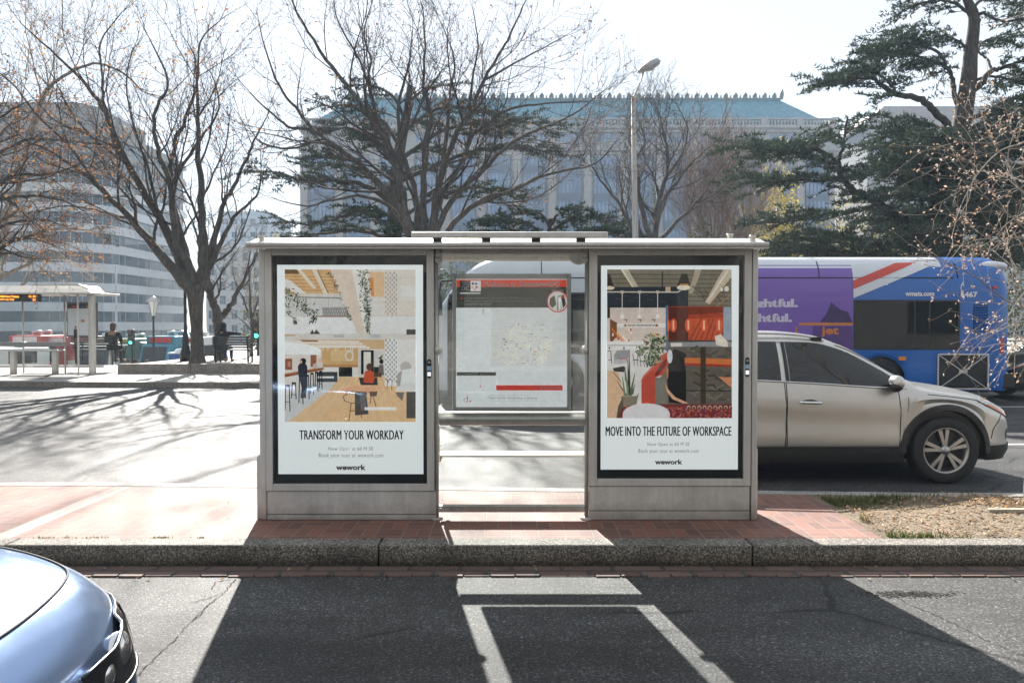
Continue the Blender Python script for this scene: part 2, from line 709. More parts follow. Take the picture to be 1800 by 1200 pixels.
def ramp01(v):
    v = max(0.0, min(1.0, v))
    return v * v * (3 - 2 * v)


def ground_z(x, y):
    "the side street left of the park lies lower"
    return -.03 - 1.9 * ramp01((y - 33.5) / 7) * ramp01((-7.5 - x) / 4)


gx = [-900, -400, -200, -120, -80, -50, -35, -25, -18, -14, -12, -11, -10, -9, -8, -7, 0, 20, 60, 200, 900]
gy = [-900, -200, -50, 0, 20, 32, 33.5, 34.5, 36, 37.5, 39, 40.5, 42, 50, 70, 100, 200, 500, 1500]
mb.grid([[(x, y, ground_z(x, y)) for x in gx] for y in gy])
tag(mb.build("ground"), kind="structure")

mb = MB().mat(ASPH)
mb.poly([(-120, -24, 0), (120, -24, 0), (120, 23, 0), (-120, 23, 0)])
tag(mb.build("road"), kind="structure")

KF = 5.75                                             # face of the near kerb
GUT = brickmat("gutter_brick", (.12, .075, .06), (.17, .11, .09), (.06, .055, .05), u=.36, weave=False, gap=.05)
mb = MB().mat(GUT)
mb.poly([(-60, KF - .19, .005), (60, KF - .19, .005), (60, KF, .005), (-60, KF, .005)])
# frayed lower edge of single bricks, some standing a little proud
rng = random.Random(3)
x = -14.0
while x < 14:
    ln = rng.uniform(.17, .2)
    mb.box(x, x + ln - .012, KF - .235 + rng.uniform(-.012, .012), KF - .185, -.02, .006 + rng.uniform(0, .008))
    x += ln
tag(mb.build("gutter"), kind="structure")

GRAN = granite("granite_kerb", (.040, .036, .030), (.15, .135, .112), (.40, .365, .31), sc=85.0)
mb = MB().mat(GRAN)
xs = [-60, -40, -20] + [at(665, 960, KF).x + 2.72 * k for k in range(-4, 8)] + [40, 60]
for a, b in zip(xs[:-1], xs[1:]):
    mb.box(a + .005, b - .005, KF, KF + .195, -.05, .16)
tag(mb.build("kerb", bevel=.014, seg=3), kind="structure")

BR = brickmat("brick_paving", (.25, .105, .072), (.14, .066, .052), (.22, .19, .165), band=(1.65, 2.93, .16))
YL, YR = 8.05, 7.55                                     # far edge of the island, left and right
def isl(xx):
    return lerp(YL, YR, max(0, min(1, (xx + 4.2) / 8.2)))
mb = MB().mat(BR)
mb.poly([(-60, KF + .195, .156), (-60, YL - .16, .156), (-4.2, YL - .16, .156), (2.78, isl(2.78) - .16, .156), (2.78, KF + .195, .156)])
tag(mb.build("brick_pavement"), kind="structure")
mb = MB().mat(granite("granite_kerb_far", (.16, .15, .14), (.30, .29, .27), (.42, .40, .37), dirty=False))
pts = [-60, -40, -20, -10, -4.2, -1.5, 1.3, 4.0, 10, 20, 40, 60]
for a, b in zip(pts[:-1], pts[1:]):
    mb.prism([(a + .004, isl(a) - .16, -.05), (b - .004, isl(b) - .16, -.05), (b - .004, isl(b), -.05), (a + .004, isl(a), -.05)], (0, 0, .21))
tag(mb.build("kerb_far_side"), kind="structure")

# bare soil strip on the island, slightly mounded
m, t, b = newmat("bare_soil")
tc = N(t, "ShaderNodeTexCoord")
n1 = N(t, "ShaderNodeTexNoise", Scale=2.0, Detail=8.0, Roughness=.7)
n2 = N(t, "ShaderNodeTexNoise", Scale=60.0, Detail=4.0)
t.links.new(tc.outputs["Object"], n1.inputs["Vector"])
t.links.new(tc.outputs["Object"], n2.inputs["Vector"])
c = ramp(t, n1.outputs[0], [(.3, (.10, .075, .05)), (.55, (.22, .17, .115)), (.75, (.30, .24, .17))])
c = mixc(t, 1.0, c, ramp(t, n2.outputs[0], [(.3, .6), (.7, 1.3)]), 'MULTIPLY')
t.links.new(c, b.inputs["Base Color"])
b.inputs["Roughness"].default_value = .95
bp = N(t, "ShaderNodeBump", Strength=.9, Distance=.03)
t.links.new(n2.outputs[0], bp.inputs["Height"])
t.links.new(bp.outputs[0], b.inputs["Normal"])
SOIL = m
mb = MB().mat(SOIL)
P = []
nx, ny = 90, 16
for i in range(nx + 1):
    xx = 2.78 + (40 - 2.78) * (i / nx) ** 1.8
    row = []
    for j in range(ny + 1):
        y0, y1 = KF + .195, isl(xx) - .16
        yy = lerp(y0, y1, j / ny)
        e = min(1, j / 2.5, (ny - j) / 2.5, (xx - 2.78) / .3)
        row.append((xx, yy, .150 + e * (.02 + .035 * noise.noise((xx * 1.1, yy * 1.1, 0)) + .012 * noise.noise((xx * 6, yy * 6, 3)))))
    P.append(row)
mb.grid(P)
tag(mb.build("soil"), kind="structure")

# cracks in the near lane
mb = MB().mat(pm("crack_dark", (.010, .009, .008), .95, var=.3, vs=40))
rng = random.Random(8)


def crack(pts, w0):
    P = []
    for a, b in zip(pts[:-1], pts[1:]):
        k = max(2, int((b - a).length / .018))
        for i in range(k):
            P.append(a.lerp(b, i / k) + Vector((rng.gauss(0, .0055), rng.gauss(0, .0055), 0)))
    P.append(pts[-1])
    for a, b in zip(P[:-1], P[1:]):
        if rng.random() < .12:
            continue
        d = (b - a).normalized()
        n_ = Vector((-d.y, d.x, 0)) * w0 * rng.uniform(.25, 1.0)
        mb.poly([a + n_, a - n_, b - n_ * .8, b + n_ * .8])


z_ = .0042
for path in ([(412, 1018), (395, 1040), (366, 1062), (330, 1098), (300, 1130), (262, 1165), (232, 1192)], [(395, 1040), (360, 1052), (335, 1058)], [(366, 1062), (352, 1080), (338, 1088)],
             [(410, 1016), (380, 1022), (372, 1034)], [(1640, 1078), (1672, 1092), (1702, 1108), (1745, 1128), (1800, 1152)], [(1560, 1040), (1600, 1062), (1640, 1078)], [(1130, 1110), (1180, 1106), (1222, 1112)]):
    crack([gr(x, y, z_) for (x, y) in path], .0042)
tag(mb.build("road_crack"), kind="structure")

# lane lines on the far carriageway
mb = MB().mat(pm("road_paint", (.62, .62, .6), .6, var=.3, vs=30))
for yy in (11.6, 15.2):
    xx = -40
    while xx < 40:
        mb.poly([(xx, yy, .004), (xx + 3, yy, .004), (xx + 3, yy + .11, .004), (xx, yy + .11, .004)])
        xx += 9.0
mb.poly([(8, 16.9, .004), (60, 16.9, .004), (60, 17.02, .004), (8, 17.02, .004)])
tag(mb.build("road_markings"), kind="structure")

# far kerb, pavement and raised planter plaza
CONC = pm("pale_concrete", (.36, .345, .32), .8, var=.16, vs=1.2, fine=.12, fs=60, bump=.15, bs=60)
CONCD = granite("weathered_stone", (.10, .085, .07), (.24, .21, .18), (.34, .31, .27), dirty=False, sc=50.0)
def fk(xx):                                            # line of the far kerb
    return 22.0 - .05 * (xx + 7)
mb = MB().mat(CONCD)
mb.prism([(-120, fk(-120), -.05), (120, fk(120), -.05), (120, fk(120) + .25, -.05), (-120, fk(-120) + .25, -.05)], (0, 0, .20))
tag(mb.build("kerb_across_street"), kind="structure")
mb = MB().mat(CONC)
mb.prism([(-120, fk(-120) + .25, -.1), (120, fk(120) + .25, -.1), (120, 29.5, -.1), (-120, 33, -.1)], (0, 0, .246))
tag(mb.build("pavement_across_street"), kind="structure")
PZ = .45
mb = MB().mat(CONC)
mb.prism([(-12.6, 26.32, -.2), (120, 25.9, -.2), (120, 60, -.2), (-7.6, 60, -.2), (-7.6, 33, -.2), (-12.6, 33, -.2)], (0, 0, PZ + .196))
tag(mb.build("plaza"), kind="structure")
mb = MB().mat(CONCD)
xx = -12.9
while xx < 60:
    mb.box(xx + .006, xx + 2.394, 26.0, 26.3, 0, PZ + .02)
    xx += 2.4
o = mb.build("low_planter_wall", bevel=.015)
tag(o, "low stone kerb wall edging the raised park across the street", "wall")
# square tree pit and iron grate in the far pavement
mb = MB().mat(pm("tree_grate", (.09, .08, .07), .8, var=.3, vs=8))
a, b_, c_, d_ = gr(10, 665.5, .15), gr(72, 665.5, .15), gr(105, 655, .15), gr(50, 654.5, .15)
mb.prism([(p.x, p.y, .140) for p in (a, b_, c_, d_)], (0, 0, .012))
tag(mb.build("paving_grate"), "dark square grate set in the pale pavement by the far bus shelter", "grate")


def fit_text(mb, txt, p00, p11, Y, offset=0.0, spacing=1.0, bold=0.0):
    "lettering stretched to fill the box between two points on the plane y = Y ; bold repeats the strokes a little to either side"
    b = MB()
    text_geo(b, txt, 1.0, (0, 0, 0), align='LEFT', offset=offset, spacing=spacing)
    xs_ = [v[0] for v in b.v]
    zs_ = [v[2] for v in b.v]
    x0, x1, z0, z1 = min(xs_), max(xs_), min(zs_), max(zs_)
    vs = [(lerp(p00[0], p11[0], (v[0] - x0) / (x1 - x0)), Y, lerp(p00[2], p11[2], (v[2] - z0) / (z1 - z0))) for v in b.v]
    mb.add(vs, b.f)
    if bold:
        mb.add([(v[0] - bold, v[1] - .0001, v[2]) for v in vs], b.f)
        mb.add([(v[0] + bold, v[1] - .0002, v[2]) for v in vs], b.f)


# ================================================================ the bus shelter in front
SY = 6.5
S0 = Vector((at(893, 915, SY).x, SY, .157))
shelter = thing("bus_shelter", "grey metal bus shelter with two advert posters on the brick traffic island", "bus shelter", S0)


def skid(mb, name, parent=shelter, **k):
    return mb.build(name, parent, loc=S0, **k)


def sx_(px, Y=SY):
    return at(px, 600, Y).x


def sz_(py, Y=SY):
    return at(900, py, Y).z


# --- roof: shallow vault with a rolled front lip
mb = MB().mat(ALU_LIGHT)
xl, xr = sx_(434, 6.33), sx_(1350, 6.33)
prof = []
for i in range(15):
    tt = i / 14
    prof.append((6.33 + .87 * tt, 2.395 + .088 * math.sin(math.pi * min(1, max(0, tt * 1.02 - .01)))))
P = []
for (yy, zz) in prof:
    P.append([(lerp(xl, xr, k / 12) if 0 < k < 12 else (xl if k == 0 else xr), yy, zz) for k in range(13)])
mb.grid(P)
P2 = [[(p[0], p[1], p[2] - .035) for p in row] for row in P]
mb.mat(ALU)
mb.grid([row[::-1] for row in P2])
for a, b in ((0, -1),):
    mb.add([P[0][0], P[0][-1], P2[0][-1], P2[0][0]], [(0, 3, 2, 1)])
    mb.add([P[-1][0], P[-1][-1], P2[-1][-1], P2[-1][0]], [(0, 1, 2, 3)])
for k in (0, -1):
    side = [r[k] for r in P] + [r[k] for r in P2[::-1]]
    mb.poly(side)
roof = skid(mb, "roof", sharp=35)
mb = MB().mat(ALU)
mb.tube([(xl, 6.328, 2.392), (xr, 6.328, 2.392)], .019, 8)
mb.tube([(xl, 7.202, 2.392), (xr, 7.202, 2.392)], .019, 8)
skid(mb, "gutter_lip", roof)
for (px, yy) in ((461, 6.45), (486, 6.78), (1282, 6.78), (1322, 6.45)):
    mb = MB().mat(ALU)
    zz = 2.395 + .088 * math.sin(math.pi * (yy - 6.33) / .87)
    mb.lathe([(.0, .045), (.028, .045), (.03, .03), (.022, .03), (.022, -.01)], (sx_(px, yy), yy, zz), n=10)
    skid(mb, "roof_cap", roof)
# long box rail standing on short feet over the front edge of the roof
mb = MB().mat(ALU)
xa, xb = sx_(724, 6.36), sx_(1068, 6.36)
mb.box(xa, xb, 6.335, 6.42, 2.446, 2.494)
panel = skid(mb, "sign_rail", bevel=.008)
for px in (770, 855, 942, 1020):
    mb = MB().mat(ALU_DARK)
    xx = sx_(px, 6.4)
    mb.box(xx - .035, xx + .035, 6.35, 6.40, 2.40, 2.448)
    skid(mb, "rail_foot", panel)

# --- header beams and posts
mb = MB().mat(ALU)
mb.box(sx_(468), sx_(1326), 6.53, 6.62, 2.33, 2.385)
skid(mb, "header_beam", bevel=.006)
mb = MB().mat(ALU)
mb.box(sx_(468), sx_(1326), 7.02, 7.09, 2.32, 2.405)
skid(mb, "header_beam", bevel=.006)
zb = .157
for (a, b) in ((455, 462), (1322.5, 1328)):
    for yy in (6.5, 7.02):
        mb = MB().mat(ALU)
        mb.box(sx_(a), sx_(b) + .02, yy, yy + .075, zb, 2.37)
        skid(mb, "corner_post", bevel=.008)
# dark seams beside the cases
for (a, b) in ((462.5, 466), (1321, 1322.5)):
    mb = MB().mat(ALU_DARK)
    mb.box(sx_(a), sx_(b), 6.53, 6.56, zb, 2.37)
    skid(mb, "post_gap")
# inner round posts
for px in (766.5, 1032):
    mb = MB().mat(ALU)
    xx = sx_(px)
    mb.tube([(xx, 6.54, zb), (xx, 6.54, 2.39)], .017, 12)
    mb.lathe([(.05, 0), (.05, .012), (.02, .02)], (xx, 6.54, zb), n=14)
    p = skid(mb, "round_post")
    mb = MB().mat(ALU_LIGHT)
    mb.ball((xx + (.02 if px < 900 else -.02), 6.515, sz_(615)), .033, 14, (1, .55, 1.1))
    skid(mb, "clamp_disc", p)
    mb = MB().mat(ALU)
    xo = xx + (.015 if px < 900 else -.015)
    mb.tube([(xo, 6.54, 2.27), (xo, 6.54, 2.385)], .034, 12)
    mb.ball((xo, 6.52, 2.285), .03, 10)
    skid(mb, "post_bracket", p)
# splayed feet plates at the outer corners
for (a, b, py) in ((448, 457.5, 796), (1325.5, 1335, 783)):
    mb = MB().mat(ALU)
    x0, x1 = sx_(a), sx_(b)
    zt = sz_(py)
    mb.prism([(x0, 6.515, zb), (x1, 6.515, zb), (x1, 6.515, zt), (x0, 6.515, zt - .03)] if a < 900 else
             [(x0, 6.515, zb), (x1, 6.515, zb), (x1, 6.515, zt - .03), (x0, 6.515, zt)], (0, .60, 0))
    skid(mb, "side_kick_plate", bevel=.012)
    mb = MB().mat(GLASS_DIRTY)
    xm = (x0 + x1) / 2
    mb.box(xm - .004, xm + .004, 6.60, 7.0, zt + .03, 2.30)
    skid(mb, "side_glass")

LAYER = .000012


class Print:
    "flat printed picture: polygons given in crop pixels, stacked a fraction of a millimetre apart"

    def __init__(s, conv, Y, box):
        s.mb, s.conv, s.Y, s.k, s.box = MB(), conv, Y, 0, box

    def pt(s, x, y):
        x = min(max(x, s.box[0]), s.box[2])
        y = min(max(y, s.box[1]), s.box[3])
        px, py = s.conv(x, y)
        p = at(px, py, SY)
        return (p.x, s.Y - s.k * LAYER, p.z)

    def p(s, col, *pts, up=True):
        s.k += 1
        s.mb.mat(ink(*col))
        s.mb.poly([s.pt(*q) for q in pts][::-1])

    def r(s, col, x0, y0, x1, y1, up=True):
        s.p(col, (x0, y0), (x1, y0), (x1, y1), (x0, y1), up=up)

    def e(s, col, cx, cy, rx, ry, up=True, n=18):
        s.p(col, *[(cx + rx * math.cos(2 * math.pi * i / n), cy + ry * math.sin(2 * math.pi * i / n)) for i in range(n)], up=up)

    def l(s, col, w_, *pts, up=True):
        for (a, b) in zip(pts[:-1], pts[1:]):
            dx, dy = b[0] - a[0], b[1] - a[1]
            L = math.hypot(dx, dy) or 1
            nx_, ny_ = -dy / L * w_ / 2, dx / L * w_ / 2
            s.p(col, (a[0] + nx_, a[1] + ny_), (b[0] + nx_, b[1] + ny_), (b[0] - nx_, b[1] - ny_), (a[0] - nx_, a[1] - ny_), up=False)

    def leaves(s, cols, path, n, size, seed=1):
        rg = random.Random(seed)
        for c in cols:
            for _ in range(n // len(cols)):
                t_ = rg.random() * (len(path) - 1)
                i = min(int(t_), len(path) - 2)
                f = t_ - i
                cx = lerp(path[i][0], path[i + 1][0], f) + rg.gauss(0, 1) * lerp(path[i][2], path[i + 1][2], f)
                cy = lerp(path[i][1], path[i + 1][1], f) + rg.gauss(0, 1) * lerp(path[i][2], path[i + 1][2], f) * .5
                a = rg.random() * math.pi
                L = size * rg.uniform(.6, 1.3)
                ux, uy = math.cos(a) * L, math.sin(a) * L
                s.p(c, (cx - ux, cy - uy), (cx - uy * .3, cy + ux * .3), (cx + ux, cy + uy), (cx + uy * .3, cy - ux * .3), up=False)


def paint_lounge():
    q = Print(lambda x, y: (480 + x / 4, 450 + y / 4), 6.5285, (75, 92, 1000, 1168))
    q.r((236, 228, 220), 75, 92, 1000, 1168)
    q.p((222, 176, 124), (75, 92), (400, 92), (470, 285), (75, 285))
    q.r((120, 92, 62), 75, 92, 175, 124)
    for y in range(128, 260, 12):
        q.l((200, 146, 92) if (y // 12) % 2 else (235, 200, 155), 4, (75, y), (420, y + 6), up=False)
    q.p((240, 226, 205), (160, 92), (188, 92), (300, 225), (270, 225))
    q.p((238, 222, 200), (265, 92), (300, 92), (385, 270), (352, 270))
    q.p((120, 80, 50), (300, 92), (306, 92), (392, 272), (384, 272))
    q.p((240, 234, 226), (75, 160), (112, 168), (225, 262), (180, 272), (75, 220))
    q.p((228, 218, 205), (75, 262), (470, 262), (470, 290), (75, 290))
    q.r((220, 216, 212), 75, 290, 690, 425)
    q.l((120, 120, 120), 7, (140, 288), (470, 293))
    q.l((150, 150, 150), 3, (230, 290), (230, 400))
    q.l((150, 150, 150), 3, (385, 290), (385, 365), up=False)
    q.p((196, 194, 190), (340, 360), (520, 352), (548, 422), (345, 422))
    for k in range(16):
        q.l((105, 102, 100), 3, (340 + k * 12, 360), (355 + k * 12, 420), up=False)
        q.l((105, 102, 100), 3, (352 + k * 12, 360), (338 + k * 12, 420), up=False)
    q.r((150, 110, 75), 290, 420, 545, 428)
    q.p((242, 240, 238), (75, 428), (560, 428), (595, 548), (75, 548))
    q.p((240, 200, 158), (668, 110), (778, 110), (778, 285), (690, 285))
    q.p((225, 150, 90), (672, 150), (700, 150), (705, 280), (685, 280))
    q.r((238, 226, 214), 778, 92, 1000, 425)
    q.r((242, 238, 233), 895, 210, 1000, 300)
    for y in (150, 290, 325, 420):
        q.l((205, 195, 185), 3, (690, y), (1000, y), up=False)
    q.p((240, 238, 234), (680, 428), (1000, 428), (1000, 548), (670, 548))
    q.p((234, 214, 196), (395, 92), (548, 92), (642, 548), (592, 548))
    q.p((246, 240, 232), (548, 92), (602, 92), (668, 548), (642, 548))
    q.r((226, 219, 210), 75, 546, 1000, 590)
    q.r((205, 170, 130), 75, 552, 150, 562)
    q.r((90, 85, 80), 935, 515, 1000, 552)
    q.r((190, 190, 190), 420, 552, 490, 572)
    q.r((200, 200, 200), 680, 552, 750, 572)
    q.p((220, 182, 138), (150, 588), (780, 588), (780, 655), (330, 655))
    for k, y in enumerate((598, 612, 628, 640)):
        q.l((250, 244, 236), 9, (160 + k * 30, y), (600 + k * 25, y + 4), up=False)
    q.p((150, 105, 65), (180, 590), (310, 592), (310, 602), (200, 600))
    q.r((214, 172, 116), 335, 645, 592, 772)
    q.r((228, 192, 140), 400, 660, 560, 740)
    q.e((235, 222, 200), 532, 700, 32, 40)
    q.e((214, 180, 130), 532, 702, 20, 26)
    for x in (345, 380, 435, 450, 505, 540, 555):
        q.l((250, 246, 240), 4, (x, 645), (x, 668), up=False)
    q.p((238, 226, 216), (75, 690), (335, 690), (335, 800), (75, 842))
    q.r((150, 84, 52), 78, 722, 128, 800)
    q.r((200, 140, 110), 95, 740, 120, 780)
    q.r((160, 92, 60), 258, 690, 300, 780)
    q.p((252, 252, 250), (75, 606), (150, 612), (290, 640), (325, 655), (328, 675), (310, 695), (75, 692))
    q.p((238, 232, 226), (335, 780), (592, 780), (592, 850), (320, 850))
    q.r((192, 140, 92), 335, 764, 592, 782)
    q.r((30, 30, 30), 457, 782, 552, 848)
    q.p((216, 214, 211), (75, 985), (300, 885), (460, 850), (400, 935), (100, 1168), (75, 1168))
    q.p((238, 198, 150), (460, 850), (780, 850), (1000, 985), (1000, 1168), (100, 1168), (400, 935))
    for k in range(11):
        q.l((226, 182, 130), 4, (480 + k * 30, 855), (180 + k * 80, 1166), up=False)
    q.r((66, 72, 74), 300, 815, 448, 886)
    q.r((240, 240, 238), 303, 846, 422, 860)
    q.r((222, 215, 208), 592, 660, 790, 850)
    q.r((18, 18, 18), 614, 662, 632, 832)
    q.r((18, 18, 18), 684, 662, 704, 832, up=False)
    q.r((18, 18, 18), 614, 662, 704, 674, up=False)
    q.r((232, 226, 214), 634, 676, 682, 800)
    q.r((45, 45, 42), 705, 780, 760, 850)
    q.r((244, 242, 238), 782, 585, 872, 915)
    for i in range(6):
        for j in range(24):
            y = 120 + j * 34 + (17 if i % 2 else 0)
            if 420 < y < 590 or y > 900:
                continue
            c = (25, 25, 25) if y > 590 else (120, 115, 110)
            x = 790 + i * 14.5
            q.p(c, (x - 4, y - 3), (x, y - 15), (x + 4, y - 3), (x, y + 10), up=False)
    q.r((234, 230, 224), 872, 590, 1000, 925)
    q.e((196, 188, 178), 930, 780, 40, 38)
    q.p((242, 242, 240), (905, 800), (985, 790), (1000, 890), (890, 900))
    q.p((180, 172, 164), (868, 830), (905, 805), (890, 915), (868, 915))
    q.p((148, 88, 52), (75, 832), (350, 785), (350, 800), (75, 853))
    q.p((190, 130, 90), (75, 826), (350, 780), (350, 787), (75, 836))
    for (x, y0, y1) in ((95, 905, 1085), (140, 888, 1000), (190, 850, 1035), (235, 835, 1000), (268, 820, 970), (300, 812, 945), (330, 806, 930)):
        w2 = 30 - (x - 95) * .06
        q.p((40, 38, 36), (x - w2 * .6, y0), (x + w2 * .6, y0), (x + w2 * .5, y0 + 14), (x - w2 * .5, y0 + 14))
        q.l((22, 22, 22), 7, (x - w2 * .4, y0), (x - w2 * .6, y1), up=False)
        q.l((22, 22, 22), 7, (x + w2 * .4, y0), (x + w2 * .6, y1 + 8), up=False)
        q.l((22, 22, 22), 4, (x - w2 * .5, (y0 + y1) / 2 + 30), (x + w2 * .5, (y0 + y1) / 2 + 34), up=False)
    q.p((66, 66, 72), (176, 845), (236, 845), (238, 930), (215, 1000), (186, 1000), (196, 930))
    q.p((40, 44, 54), (168, 775), (185, 752), (220, 752), (236, 780), (234, 850), (174, 852))
    q.e((38, 32, 30), 206, 738, 22, 20)
    q.e((215, 170, 145), 192, 744, 8, 12)
    q.p((205, 190, 180), (275, 760), (300, 750), (308, 790), (272, 792))
    q.e((225, 195, 175), 325, 735, 16, 16)
    q.p((225, 215, 208), (308, 752), (345, 752), (345, 785), (310, 788))
    # the table group
    q.p((55, 50, 48), (598, 855), (730, 855), (732, 908), (612, 908))
    q.p((208, 88, 48), (640, 815), (670, 800), (700, 815), (712, 860), (700, 895), (630, 890))
    q.e((84, 52, 38), 674, 780, 23, 26)
    q.p((120, 108, 102), (742, 765), (772, 762), (776, 838), (735, 840))
    q.e((40, 34, 32), 758, 742, 15, 18)
    q.p((50, 70, 45), (730, 720), (745, 712), (770, 690), (758, 728))
    q.r((95, 70, 50), 705, 822, 760, 852)
    q.l((150, 110, 70), 5, (790, 870), (835, 870), (830, 945))
    q.l((150, 110, 70), 5, (800, 870), (798, 940), up=False)
    q.p((80, 80, 80), (570, 945), (648, 945), (668, 1112), (572, 1122))
    q.p((110, 108, 106), (600, 950), (640, 950), (655, 1085), (612, 1090))
    q.p((240, 182, 138), (500, 930), (560, 914), (745, 914), (772, 926), (700, 952), (500, 948))
    q.p((205, 140, 95), (500, 948), (700, 952), (698, 958), (502, 954))
    for pts in (((485, 985), (500, 1020), (545, 1035), (620, 1035), (648, 1010)), ((545, 1035), (528, 1165)), ((608, 1035), (618, 1140)), ((490, 985), (560, 950)), ((640, 1020), (655, 960)), ((700, 990), (720, 1060)), ((685, 990), (680, 1040)), ((535, 1090), (612, 1085))):
        q.l((120, 84, 58), 6, *pts)
    q.p((110, 80, 60), (672, 955), (730, 950), (725, 985), (680, 990))
    q.r((252, 250, 246), 640, 1064, 862, 1084)
    q.p((236, 232, 228), (858, 928), (1000, 920), (1000, 952), (862, 952))
    q.r((92, 86, 80), 935, 955, 1000, 1142)
    q.p((130, 115, 105), (858, 958), (920, 958), (905, 1020), (870, 985))
    # hanging plants
    G = [(70, 78, 64), (110, 120, 98), (150, 158, 138), (45, 52, 42)]
    q.leaves(G, [(632, 92, 22), (645, 250, 22), (658, 400, 14), (662, 540, 8)], 330, 11, 2)
    q.leaves(G, [(85, 235, 16), (150, 310, 30), (215, 360, 32), (280, 400, 24), (270, 470, 10)], 230, 12, 3)
    q.leaves(G, [(385, 110, 8), (430, 190, 9), (470, 290, 8), (520, 390, 9), (540, 450, 6)], 110, 9, 4)
    q.leaves(G, [(90, 330, 12), (110, 400, 10), (150, 450, 10), (150, 480, 6)], 70, 10, 5)
    q.p((50, 50, 48), (255, 548), (272, 515), (285, 540), (300, 515), (330, 548))
    return q.mb


def paint_bar():
    s_ = 260 / 1114.0
    q = Print(lambda x, y: (1050 + x * s_, 460 + y * s_), 6.5285, (77, 57, 1018, 1178))
    q.r((120, 112, 98), 77, 57, 1018, 1178)
    for k, y in enumerate(range(60, 330, 11)):
        q.l((138, 128, 108) if k % 3 else (92, 84, 70), 5, (77, y), (1018, y + 5), up=False)
    q.r((56, 52, 46), 490, 70, 500, 190)
    q.p((200, 186, 162), (180, 57), (236, 57), (335, 225), (292, 225))
    q.p((232, 220, 196), (180, 57), (196, 57), (300, 225), (288, 225))
    q.p((44, 48, 54), (77, 190), (690, 185), (690, 345), (77, 345))
    for k in range(9):
        q.l((72, 82, 92), 4, (90 + k * 48, 240 + (k * 37) % 60), (140 + k * 48, 245 + (k * 37) % 60), up=False)
    q.l((214, 204, 190), 9, (77, 226), (610, 228), (632, 215))
    for x in (190, 322, 458):
        q.r((200, 186, 168), x - 12, 216, x + 12, 238)
    q.r((206, 176, 146), 518, 188, 556, 224)
    q.p((178, 164, 142), (742, 57), (792, 57), (722, 238), (692, 238))
    for k in range(10):
        q.l((84, 76, 62), 6, (720 + k * 24, 180 + (k * 53) % 90), (790 + k * 22, 240 + (k * 37) % 90), up=False)
    q.p((206, 188, 166), (955, 57), (1018, 57), (1018, 112), (852, 320), (818, 302))
    q.p((236, 222, 200), (975, 70), (1000, 62), (850, 290), (835, 292))
    q.l((150, 100, 60), 6, (1010, 140), (860, 318))
    q.l((176, 138, 96), 7, (1018, 245), (870, 360))
    q.e((235, 228, 215), 980, 203, 18, 20)
    q.e((235, 228, 215), 942, 208, 12, 14)
    q.p((46, 42, 38), (640, 88), (682, 88), (705, 178), (606, 178))
    q.e((240, 226, 206), 656, 193, 52, 20)
    q.p((200, 150, 80), (630, 165), (690, 165), (695, 178), (622, 178))
    q.p((60, 48, 38), (77, 88), (98, 95), (130, 190), (77, 200))
    q.e((235, 215, 190), 95, 196, 38, 14)
    q.r((222, 206, 196), 77, 345, 526, 640)
    for k, y in enumerate(range(352, 640, 12)):
        q.l((206, 186, 174), 3, (100, y), (526, y), up=False)
        for x in range(104 + (k % 2) * 14, 520, 28):
            q.l((206, 186, 174), 2, (x, y), (x, y + 12), up=False)
    q.r((60, 50, 44), 77, 330, 98, 424)
    q.p((130, 80, 48), (98, 430), (170, 470), (150, 480), (150, 560), (110, 610), (98, 610))
    for k in range(26):
        c = [(222, 130, 70), (240, 190, 140), (250, 236, 220), (160, 90, 50)][k % 4]
        x = 112 + (k * 41) % 150
        y = 500 + (k * 29) % 100
        q.r(c, x, y, x + 11, y + 22)
    q.r((240, 232, 224), 150, 465, 516, 494)
    for k in range(22):
        q.r((96, 84, 74), 232 + k * 10, 471, 237 + k * 10, 486, up=(k == 0))
    q.r((170, 120, 50), 205, 470, 222, 488)
    q.r((150, 110, 50), 445, 470, 462, 488)
    for x in (190, 322, 458):
        q.l((232, 224, 216), 5, (x, 236), (x, 400))
        q.p((244, 236, 228), (x - 7, 395), (x + 7, 395), (x + 16, 425), (x - 16, 425))
    for x in (215, 320, 425):
        q.l((80, 70, 64), 6, (x - 14, 434), (x + 14, 436), (x + 6, 452))
    q.r((238, 232, 228), 77, 600, 350, 660)
    q.r((60, 60, 60), 77, 628, 350, 632)
    q.r((70, 66, 64), 88, 640, 98, 658)
    q.r((70, 66, 64), 198, 640, 208, 660, up=False)
    q.p((228, 220, 216), (77, 660), (526, 660), (526, 800), (340, 1075), (77, 1178))
    q.p((230, 190, 154), (77, 820), (160, 820), (205, 1000), (190, 1178), (77, 1178))
    q.l((60, 58, 56), 6, (80, 672), (104, 672), (110, 765))
    q.l((60, 58, 56), 5, (84, 740), (108, 740), up=False)
    for (x, y) in ((270, 690), (320, 700), (370, 705)):
        q.l((70, 66, 62), 5, (x, y), (x + 10, y + 62), (x + 12, y + 92))
        q.l((70, 66, 62), 5, (x + 40, y), (x + 34, y + 62), (x + 38, y + 92), up=False)
        q.l((70, 66, 62), 7, (x, y + 50), (x + 44, y + 50), up=False)
    q.p((152, 148, 152), (128, 705), (150, 668), (242, 664), (236, 762), (130, 772))
    q.p((190, 188, 190), (138, 735), (236, 728), (234, 762), (132, 770))
    q.l((190, 84, 54), 7, (168, 735), (215, 728), (228, 745))
    q.p((34, 34, 36), (118, 802), (200, 786), (218, 800), (206, 832), (128, 826))
    q.l((50, 48, 46), 5, (120, 830), (180, 900))
    q.l((50, 48, 46), 5, (210, 830), (215, 900), up=False)
    q.r((90, 116, 150), 519, 328, 536, 672)
    q.r((170, 66, 38), 538, 335, 960, 605)
    q.p((92, 42, 30), (540, 340), (690, 340), (690, 600), (545, 600))
    q.p((204, 86, 50), (690, 430), (960, 420), (960, 590), (690, 590))
